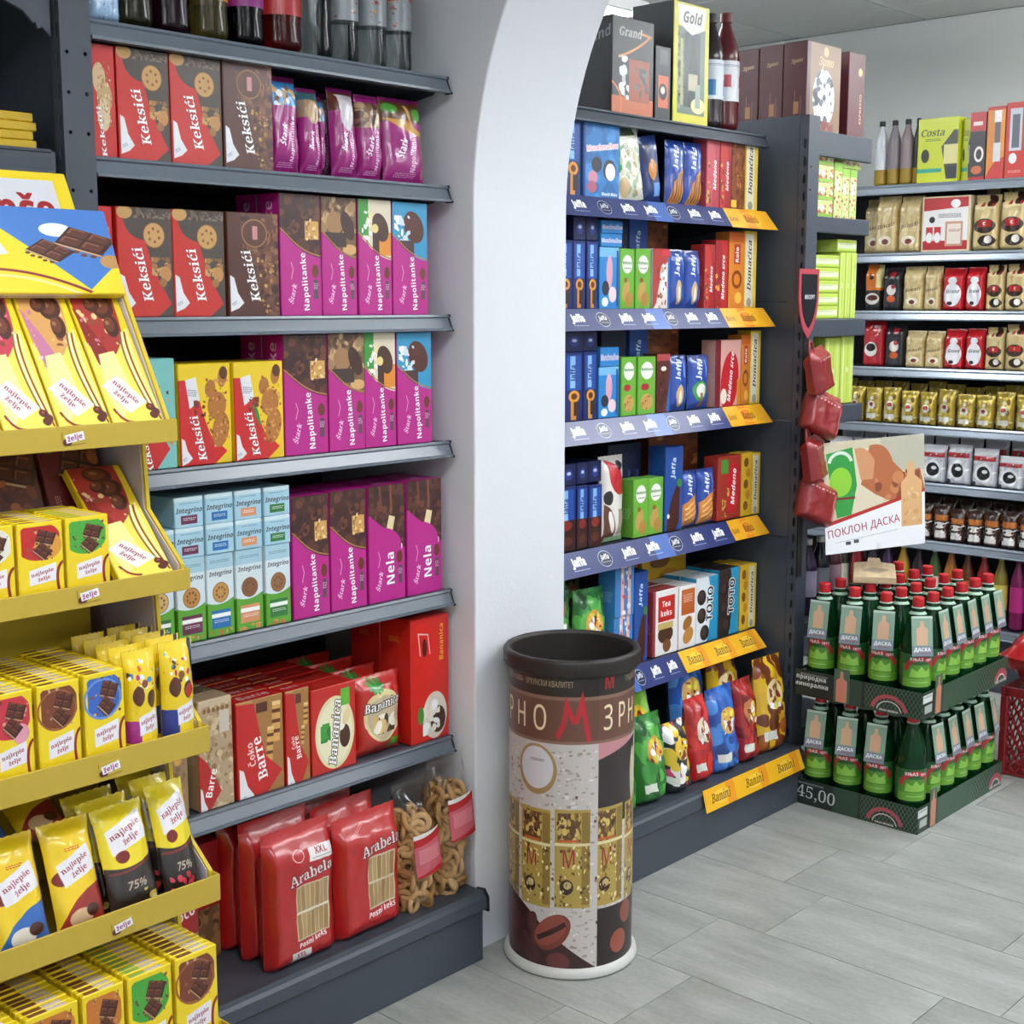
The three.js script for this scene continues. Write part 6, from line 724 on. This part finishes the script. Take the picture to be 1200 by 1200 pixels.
design('gift3', [0.17, 0.312, 0.14], 'tall yellow gift carton with bottle picture', (p) => { p.bg('#d8d02c'); p.rect(0.12, 0.2, 0.76, 0.72, '#6a7a6c'); p.rect(0.3, 0.24, 0.44, 0.62, '#2c3a3c'); p.curve([[0.42, 0.86], [0.42, 0.5], [0.48, 0.42], [0.5, 0.28], [0.6, 0.28], [0.62, 0.42], [0.68, 0.5], [0.68, 0.86]], '#17211f'); p.rect(0.42, 0.58, 0.26, 0.14, '#b8b090'); p.speck(30, ['#4a5a50', '#8a9a8c', '#1f2a28'], 0.12, 0.22, 0.3, 0.9, 0.02, 0.05); p.curve([[0.1, 0.02], [0.9, 0.02], [0.85, 0.2], [0.5, 0.26], [0.15, 0.18]], '#efefe6'); p.txt('Gold', 0.5, 0.12, 0.24, '#4a4a3a', { it: 1 }); p.line([[0.22, 0.3], [0.24, 0.85]], '#b8b03a', 0.06); p.ell(0.7, 0.84, 0.2, 0.12, '#e6e29a'); p.rect(0.62, 0.66, 0.14, 0.2, '#9aa89a'); }, { side: (p) => { p.bg('#1f2126'); }, cat: 'gift box', ...dn2 });
put('gift', 2.852, 3.028, 0.238, 1.978, -2.28, 'on the top shelf beyond the arch', null, { turn: 0 }); put('gift2', 3.033, 3.103, 0.187, 1.978, -2.28, 'on the top shelf beyond the arch', null, { turn: 0 }); put('gift3', 3.112, 3.278, 0.312, 1.978, -2.28, 'on the top shelf beyond the arch', null, { turn: 0 });
put('gift3', 2.86, 2.99, 0.285, 1.978, -2.44, 'behind the ribboned box on the top shelf', null, { turn: 0, d: 0.12 }); put('gift', 2.66, 2.74, 0.09, 1.978, -2.3, 'small, on the top shelf by the jamb', null, { turn: 0, d: 0.08, label: 'small orange and black carton on the top shelf by the jamb' });
design('bt_red', [0.2, 0.1, 0.001], 'x', (p) => { p.bg('#d8d8dc'); for (let k = 0; k < 3; k++) { p.rect(k / 3 + 0.05, 0.35, 0.2, 0.3, '#b83a48'); } p.small(0, 0.1, 1, 2, '#5a6a8a'); }, {  }); design('bt_blu', [0.2, 0.1, 0.001], 'x', (p) => { p.bg('#d4dce4'); for (let k = 0; k < 3; k++) { p.rect(k / 3 + 0.05, 0.5, 0.2, 0.4, '#2c78c0'); } p.small(0, 0.1, 1, 2, '#5a6a8a'); }, {  });
drink(3.327, -2.31, 1.978, 0.038, 0.31, 'dark wine bottle with blue and white label on top shelf', std('#2a2024', 0.1), '#ddd', 'wine_bottle', '#24262c', 'bt_blu'); drink(3.415, -2.32, 1.978, 0.04, 0.325, 'dark red drink bottle with white label on top shelf', std('#5c1a20', 0.1), '#ddd', 'wine_bottle', '#6a1c20', 'bt_red');
// ---------------------------------------------------------------- coffee on the far wall
const CX = 5.118; const cw = { dens: 900 };
const cof = (n, dims, desc, front, o = {}) => design(n, dims, desc, front, { kind: 'pouch', cat: 'coffee pack', ...cw, ...o });
cof('c_cream', [0.1, 0.2, 0.06], 'cream paper coffee pack', (p) => { p.bg('#d9c28c'); p.speck(30, ['#e4d2a4', '#cbb27a'], 0, 0, 1, 1, 0.05, 0.14); p.txt('Doncafé', 0.5, 0.52, 0.19, '#5a3c20', { it: 1, f: 'serif', rot: -0.15 }); p.ell(0.5, 0.78, 0.3, 0.16, '#efe6d0'); p.ell(0.5, 0.8, 0.14, 0.1, '#7a2c1c'); });
cof('c_cb', [0.1, 0.2, 0.06], 'cream and brown coffee pack', (p) => { p.bg('#d2bc86'); p.speck(10, ['#5a2c24', '#3a2018', '#a82a2a'], 0, 0, 1, 0.22, 0.08, 0.18); p.ell(0.5, 0.56, 0.42, 0.26, '#3a2418'); p.rect(0.22, 0.46, 0.56, 0.12, '#b8261e'); p.txt('C', 0.5, 0.52, 0.14, '#fff'); p.ell(0.6, 0.82, 0.34, 0.2, '#2a1c16'); p.ell(0.66, 0.8, 0.16, 0.14, '#efe8dc'); });
cof('c_rw', [0.09, 0.165, 0.05], 'red and white coffee pack', (p) => { p.bg('#c8202a'); p.ell(0.5, 0.62, 0.4, 0.5, '#efeef0'); p.ell(0.5, 0.3, 0.22, 0.14, '#efeef0'); p.txt('Grand', 0.5, 0.55, 0.2, '#5a5a60', { it: 1 }); p.ell(0.4, 0.82, 0.12, 0.08, '#2a2a2e'); p.rect(0, 0.92, 1, 0.08, '#b81a24'); });
cof('c_bk', [0.085, 0.168, 0.05], 'black coffee pack with red and cream cup', (p) => { p.bg('#26262a'); p.ell(0.5, 0.52, 0.26, 0.24, '#e6e0d6'); p.ell(0.5, 0.72, 0.22, 0.16, '#d8622a'); p.rect(0.4, 0.1, 0.3, 0.12, '#a8242a'); p.ell(0.6, 0.44, 0.12, 0.1, '#b8262a'); });
cof('c_ob', [0.075, 0.18, 0.05], 'orange and black coffee pack', (p) => { p.bg('#d8762a'); p.rect(0.7, 0, 0.3, 0.5, '#e8d89a'); p.ell(0.4, 0.28, 0.14, 0.12, '#1c1a1a'); p.rect(0, 0.56, 1, 0.44, '#26221f'); p.ell(0.5, 0.74, 0.42, 0.3, '#d9d4cc'); p.ell(0.5, 0.72, 0.3, 0.14, '#5a2418'); });
cof('c_rd', [0.095, 0.18, 0.05], 'red coffee pack with coffee cup', (p) => { p.bg('#b8202a'); p.ell(0.42, 0.62, 0.3, 0.3, '#e6e0dc'); p.ell(0.42, 0.58, 0.22, 0.16, '#2a1a16'); p.speck(10, ['#e6e0dc', '#d8a0a0'], 0.3, 0.1, 0.9, 0.4, 0.04, 0.1); });
cof('c_go', [0.08, 0.14, 0.05], 'gold foil coffee pack', (p) => { p.bg('#c9b04a'); p.speck(24, ['#e6d684', '#a88c2c', '#8a6a1c', '#f2ecc8'], 0, 0, 1, 1, 0.05, 0.16); p.ell(0.5, 0.5, 0.24, 0.22, '#e8e4d4'); p.ell(0.5, 0.48, 0.12, 0.1, '#a8382a'); p.rect(0.2, 0.74, 0.6, 0.14, '#efece0'); }, { mat: 'metal' });
DS.c_go.mat = 'metal';
cof('c_si', [0.1, 0.16, 0.05], 'silver and white coffee pack', (p) => { p.bg('#d2d4d8'); p.rect(0, 0, 1, 0.16, '#e8e8ea'); p.rect(0.05, 0.2, 0.9, 0.12, '#b02a2c'); p.speck(20, ['#ffffff', '#a8acb4', '#3a3c42'], 0, 0.15, 1, 1, 0.04, 0.1); p.ell(0.5, 0.64, 0.36, 0.4, '#f2f2f4'); p.ell(0.5, 0.64, 0.26, 0.28, '#1f2024'); p.ell(0.55, 0.6, 0.12, 0.08, '#e8e8e8'); });
cof('c_br', [0.07, 0.16, 0.05], 'brown and white coffee pack', (p) => { p.bg('#3c241a'); p.rect(0.05, 0.28, 0.9, 0.16, '#c8742c'); p.ell(0.5, 0.56, 0.36, 0.2, '#ece6e0'); p.rect(0.1, 0.7, 0.8, 0.2, '#e6e2de'); p.speck(14, ['#5a3a2a', '#1f120c', '#ffffff'], 0, 0.4, 1, 1, 0.05, 0.12); });
design('c_box', [0.197, 0.209, 0.06], 'cream-edged red and white coffee gift carton', (p) => { p.bg('#e0cfa8'); p.rect(0.04, 0.03, 0.92, 0.93, '#f0ece8'); p.poly([[0.04, 0.03], [0.96, 0.03], [0.96, 0.2], [0.04, 0.26]], '#c0262a'); p.rect(0.04, 0.8, 0.92, 0.16, '#b8262a'); p.ell(0.7, 0.14, 0.1, 0.08, '#fff'); p.small(0.35, 0.32, 0.45, 3, '#4a4a50'); p.ell(0.22, 0.42, 0.06, 0.06, '#222'); for (const x of [0.17, 0.34]) { p.rect(x - 0.07, 0.55, 0.14, 0.3, '#c8262c'); p.ell(x, 0.74, 0.07, 0.1, '#f4f2f0'); } p.rect(0.5, 0.46, 0.36, 0.44, '#cf9a80'); p.rect(0.54, 0.5, 0.28, 0.36, '#efe2d4'); p.small(0.58, 0.6, 0.2, 2, '#8a5a40'); }, { cat: 'gift box', ...cw });
design('c_yg', [0.166, 0.24, 0.08], 'lime yellow olive oil carton', (p) => { p.bg('#d2dc22'); p.txt('Costa', 0.36, 0.22, 0.22, '#3c4a1c', { it: 1, f: 'serif' }); p.small(0.2, 0.32, 0.35, 2, '#3c4a1c'); p.ell(0.2, 0.58, 0.1, 0.15, '#2a3018'); p.curve([[0.6, 0.45], [0.9, 0.2], [1, 0.2], [1, 0.95], [0.74, 0.95]], '#39402c'); p.rect(0.66, 0.42, 0.34, 0.3, '#e0d890'); p.rect(0.74, 0.76, 0.26, 0.18, '#20262c'); p.rect(0, 0.78, 0.62, 0.06, '#2aa88a'); }, { cat: 'carton', ...cw });
design('c_kb', [0.08, 0.247, 0.06], 'black carton with red top and cup print', (p) => { p.bg('#2c2a2e'); p.rect(0, 0, 1, 0.28, '#c0222a'); p.rect(0.2, 0.14, 0.6, 0.06, '#f0dada'); p.ring(0.62, 0.62, 0.24, 0.3, '#efe8e0', 0.12); p.ell(0.5, 0.85, 0.34, 0.2, '#c86a3c'); p.rect(0, 0.95, 1, 0.05, '#b8222a'); }, { cat: 'carton', ...cw });
design('c_or', [0.073, 0.262, 0.06], 'orange and red bottle carton', (p) => { p.bg('#e08a2c'); p.curve([[0, 1], [0.3, 0.75, 1, 0.7], [1, 1]], '#c8302a'); p.rect(0.4, 0.06, 0.4, 0.16, '#f4eeea'); p.rect(0.45, 0.22, 0.3, 0.3, '#5a5a60'); p.rect(0.4, 0.5, 0.4, 0.26, '#d8dadc'); p.rect(0, 0, 1, 0.05, '#c0302a'); }, { cat: 'carton', ...cw });
design('c_re', [0.08, 0.27, 0.06], 'red and silver bottle carton', (p) => { p.bg('#c8342c'); p.rect(0.2, 0.08, 0.6, 0.56, '#c9cdd4'); p.rect(0.32, 0.16, 0.36, 0.44, '#5a626c'); p.ell(0.4, 0.74, 0.2, 0.24, '#eceaea'); p.small(0.2, 0.9, 0.6, 2, '#f0c8c4'); }, { cat: 'carton', ...cw });
// [name, z0, z1, h]
function crow(y, where, items, def = {}) { for (const [n, z0, z1, h, o = {}] of items) put(n, z0, z1, h, y, CX, where, null, { c: 1, type: 'brick', ...def, ...o }); }
const CW = 'on the far wall, ';
crow(1.953, CW + 'top shelf', [['c_yg', -2.583, -2.418, 0.24], ['c_yg', -2.416, -2.376, 0.232, { back: 0.03 }], ['c_kb', -2.384 + 0.01, -2.31, 0.247], ['c_or', -2.308, -2.237, 0.262], ['c_re', -2.236, -2.157, 0.27], ['c_re', -2.15, -2.07, 0.27], ['c_or', -2.065, -1.99, 0.262]]);
[[-2.752, '#d8dce0', 'white'], [-2.697, '#8a7f86', 'grey'], [-2.642, '#97888c', 'mauve'], [-2.598, '#2c2c2e', 'black']].forEach(([z, c, w]) => { const t = drink(CX + 0.035, z, 1.953, w === 'black' ? 0.018 : 0.026, 0.25, `slim cream liqueur bottle with ${w} shoulder on the far wall`, std('#a88a34', 0.2), c, 'liqueur_bottle', '#1c1a1a'); t.userData.group = 'slim bottles on the far wall'; part('shoulder', lathe([[0.0262, 0.12], [0.0262, 0.15], [0.0235, 0.178], [0.012, 0.216], [0.0098, 0.23]].map(([r, y]) => [w === 'black' ? r * 0.7 : r, y]), 20), std(c, 0.35), t); });
crow(1.691, CW + 'second shelf', [['c_cream', -2.755, -2.655, 0.222], ['c_cream', -2.654, -2.555, 0.218], ['c_box', -2.553, -2.356, 0.209], ['c_cb', -2.352, -2.247, 0.208], ['c_cb', -2.246, -2.141, 0.214], ['c_cb', -2.138, -2.035, 0.21], ['c_rw', -2.03, -1.94, 0.2]], { d: 0.07 });
crow(1.691, CW + 'second shelf, back row', [['c_cream', -2.85, -2.755, 0.22], ['c_cb', -2.352, -2.247, 0.235], ['c_cb', -2.246, -2.141, 0.245]], { d: 0.07, back: 0.09 });
crow(1.466, CW + 'third shelf', [['c_ob', -2.788, -2.713, 0.182], ['c_bk', -2.709, -2.629, 0.168], ['c_cream', -2.624, -2.535, 0.172], ['c_cream', -2.534, -2.464, 0.172], ['c_rw', -2.46, -2.368, 0.164], ['c_rw', -2.366, -2.289, 0.166], ['c_cb', -2.285, -2.213, 0.173], ['c_cb', -2.21, -2.13, 0.175], ['c_cb', -2.128, -2.05, 0.174]], { d: 0.055 });
crow(1.244, CW + 'fourth shelf', [['c_rd', -2.79, -2.693, 0.182], ['c_bk', -2.692, -2.604, 0.17], ['c_cream', -2.603, -2.521, 0.145], ['c_cream', -2.519, -2.443, 0.145], ['c_rw', -2.441, -2.357, 0.154], ['c_rw', -2.355, -2.279, 0.157], ['c_cb', -2.277, -2.202, 0.162], ['c_cb', -2.2, -2.117, 0.174], ['c_cb', -2.115, -2.03, 0.17]], { d: 0.055 });
for (let k = 0; k < 12; k++) { const z = -2.93 + k * 0.078; for (let j = 0; j < 2; j++) put('c_go', z, z + 0.076, 0.125 + rr(0, 0.02) + j * 0.025, 1.021, CX, j ? CW + 'fifth shelf, back row' : CW + 'fifth shelf', null, { c: 1, type: 'stand', back: j * 0.074, d: 0.05, wr: 1.4, turn: rr(-0.12, 0.12) }); }
for (let k = 0; k < 9; k++) { const z = -2.93 + k * 0.104; put('c_si', z, z + 0.1, 0.15 - (k > 6 ? 0.03 : 0) + rr(-0.008, 0.008), 0.798, CX, CW + 'sixth shelf', null, { c: 1, type: 'brick', d: 0.055, turn: rr(-0.1, 0.1), wr: 1.4 }); put('c_si', z + 0.01, z + 0.108, 0.175, 0.798, CX, CW + 'sixth shelf, back row', null, { c: 1, type: 'brick', d: 0.05, back: 0.08 }); }
for (let k = 0; k < 14; k++) { const z = -2.94 + k * 0.069; put('c_br', z, z + 0.067, 0.135 + rr(-0.01, 0.015), 0.569, CX, CW + 'seventh shelf', null, { c: 1, type: 'stand', d: 0.05, turn: rr(-0.15, 0.15), wr: 1.5 }); put('c_br', z, z + 0.067, 0.165, 0.569, CX, CW + 'seventh shelf, back row', null, { c: 1, type: 'stand', d: 0.045, back: 0.072 }); }
// assorted bottles low on the far wall
[['#3a3c2c', '#c8c4b0'], ['#8c1f2a', '#8c1f2a'], ['#2c2e38', '#c9c4d4'], ['#4a2c5a', '#7a5a8a'], ['#d8a82c', '#c98a1c'], ['#3a2832', '#6a4a5a'], ['#4c6a3a', '#dfe4c8'], ['#b8762c', '#8a4c1c'], ['#6a3c1c', '#a86a34'], ['#a81f2a', '#c84a4a'], ['#8a7a2c', '#d8c85a'], ['#7c1c50', '#b82a7a'], ['#2c5a8a', '#8ab8e0']].forEach(([c, b], k) => { const z = -2.86 + k * 0.068; drink(CX + 0.04, z, 0.252, 0.028, 0.29, ['olive', 'crimson', 'charcoal', 'violet', 'golden', 'plum', 'green', 'amber', 'brown', 'red', 'mustard', 'magenta', 'blue'][k] + ' coloured bottle on the lowest far wall shelf', std(c, 0.25), b, 'cleaning_bottle', ['#e6e6e6', '#b02a34', '#efefef', '#4a2c5a', '#f0c84a', '#3a2832', '#efefef', '#c98a2c', '#8a5a2c', '#e0d0d0', '#f2e24a', '#8a2060', '#e8f0f8'][k]); });
// ---------------------------------------------------------------- red baskets beside the bottle stack
{
  const red = std('#8c1f24', 0.45, { clearcoat: 0.2 }); const mk = (y, lab) => {
    const t = thing('shopping_basket', lab, 'basket', [4.44, y, -1.565]); const W = 0.44, D = 0.4, H = 0.29; const post = [], bars = [];
    const rim = part('rim', mergeGeometries([rbox(-W / 2, W / 2, H - 0.03, H, D / 2 - 0.014, D / 2, 0.003), rbox(-W / 2, W / 2, H - 0.03, H, -D / 2, -D / 2 + 0.014, 0.003), rbox(-W / 2, -W / 2 + 0.014, H - 0.03, H, -D / 2 + 0.014, D / 2 - 0.014, 0.003), rbox(W / 2 - 0.014, W / 2, H - 0.03, H, -D / 2 + 0.014, D / 2 - 0.014, 0.003)]), red, t);
    for (const sx of [-1, 1]) for (const sz of [-1, 1]) part('corner_post', rbox(sx * (W / 2 - 0.012) - 0.012, sx * (W / 2 - 0.012) + 0.012, 0, H - 0.03, sz * (D / 2 - 0.012) - 0.012, sz * (D / 2 - 0.012) + 0.012, 0.004), red, t);
    part('basket_floor', rbox(-W / 2 + 0.01, W / 2 - 0.01, 0, 0.012, -D / 2 + 0.01, D / 2 - 0.01, 0.003), red, t);
    const diag = []; const mesh = (len, mat) => { for (let s of [-1, 1]) for (let k = -5; k < Math.ceil(len / 0.04) + 1; k++) { const a = k * 0.04, h0 = 0.012, h1 = H - 0.03, dx = (h1 - h0) * 0.8 * s; let x0 = a - (s < 0 ? -0.16 : 0), x1 = x0 + dx, y0 = h0, y1 = h1; const cl = (x) => Math.max(0, Math.min(len, x)); if ((x0 < 0 && x1 < 0) || (x0 > len && x1 > len)) continue; const c0 = cl(x0), c1 = cl(x1); y0 = h0 + (c0 - x0) / (x1 - x0) * (h1 - h0); y1 = h0 + (c1 - x0) / (x1 - x0) * (h1 - h0); const L = Math.hypot(c1 - c0, y1 - y0); if (L < 0.02) continue; const g = new THREE.BoxGeometry(L, 0.006, 0.004); g.rotateZ(Math.atan2(y1 - y0, c1 - c0)); g.translate((c0 + c1) / 2 - len / 2, (y0 + y1) / 2, 0); g.applyMatrix4(mat); diag.push(g); } };
    const M = (ry, x, z) => new THREE.Matrix4().makeRotationY(ry).setPosition(x, 0, z); mesh(W - 0.03, M(0, 0, D / 2 - 0.008)); mesh(D - 0.03, M(-Math.PI / 2, -W / 2 + 0.008, 0)); mesh(W - 0.03, M(0, 0, -D / 2 + 0.008)); mesh(D - 0.03, M(Math.PI / 2, W / 2 - 0.008, 0));
    part('lattice', mergeGeometries(diag), red, t, 'diagonal lattice walls');
    part('handle', rbox(-0.06, 0.06, H - 0.07, H - 0.05, D / 2, D / 2 + 0.008, 0.003), red, t); return t;
  };
  mk(0.001, 'dark red lattice basket standing beside the bottle stack');
  design('rbag', [0.3, 0.2, 0.1], 'bright red bag lying on the baskets', (p) => { p.bg('#b3161c'); p.speck(20, ['#c8242a', '#96101a'], 0, 0, 1, 1, 0.05, 0.15); p.line([[0.2, 0.2], [0.4, 0.7]], '#f0c0c0', 0.02); p.line([[0.4, 0.15], [0.5, 0.4]], '#f0c0c0', 0.02); }, { kind: 'pouch', cat: 'bag', ...cw });
  const m = put('rbag', 4.3, 4.6, 0.27, 0, -1.5, '', null, { type: 'pillow', d: 0.14, turn: 0, wr: 2, label: 'bright red shiny bag lying on the lattice basket' }); m.rotation.set(-Math.PI / 2 + 0.08, 0, 0); m.position.set(4.32, 0.38, -1.5);
}
// ---------------------------------------------------------------- words that tell look-alikes apart
{
  const by = {}; for (const o of scene.children) if (o.userData.label && !/lamp/.test(o.name)) (by[o.userData.label] ||= []).push(o);
  const nth = ['first', 'second', 'third', 'fourth', 'fifth', 'sixth', 'seventh', 'eighth', 'ninth', 'tenth', 'eleventh', 'twelfth', 'thirteenth', 'fourteenth', 'fifteenth', 'sixteenth'];
  for (const [label, os] of Object.entries(by)) {
    if (os.length < 2 || os.some((o) => /bottle$|tray/.test(o.name.replace(/_\d+$/, '')))) continue;
    const c = os[0].position.x > 4.9, far = os[0].position.x > 2.4; // along the far wall the row runs in z
    const along = (o) => (c ? o.position.z : far ? o.position.x : -o.position.x), deep = (o) => (c ? o.position.x : -o.position.z);
    const cols = []; for (const o of [...os].sort((a, b) => along(a) - along(b))) { const q = cols.find((k) => Math.abs(along(k[0]) - along(o)) < 0.02); q ? q.push(o) : cols.push([o]); }
    cols.forEach((q, i) => q.sort((a, b) => deep(a) - deep(b)).forEach((o, j) => {
      let s = ''; if (cols.length > 1) s += `, ${nth[i]} from the ${c ? 'tea bay' : 'arch'}`; if (q.length > 1) s += j ? `, ${nth[j]} back` : ', foremost';
      let l = (label.replace(/ before the arch/, '') + s).replace(/beyond the arch, (\w+) from the arch/, '$1 beyond the arch').replace('on top of its fellows', 'atop others');
      if (l.split(/\s+/).length > 16) l = l.replace('on the far wall, ', 'far wall, ').replace('from the tea bay', 'from tea bay').replace(', back row', ' back row');
      o.userData.label = l;
    }));
  }
}
sh(scene);
renderer.render(scene, camera);
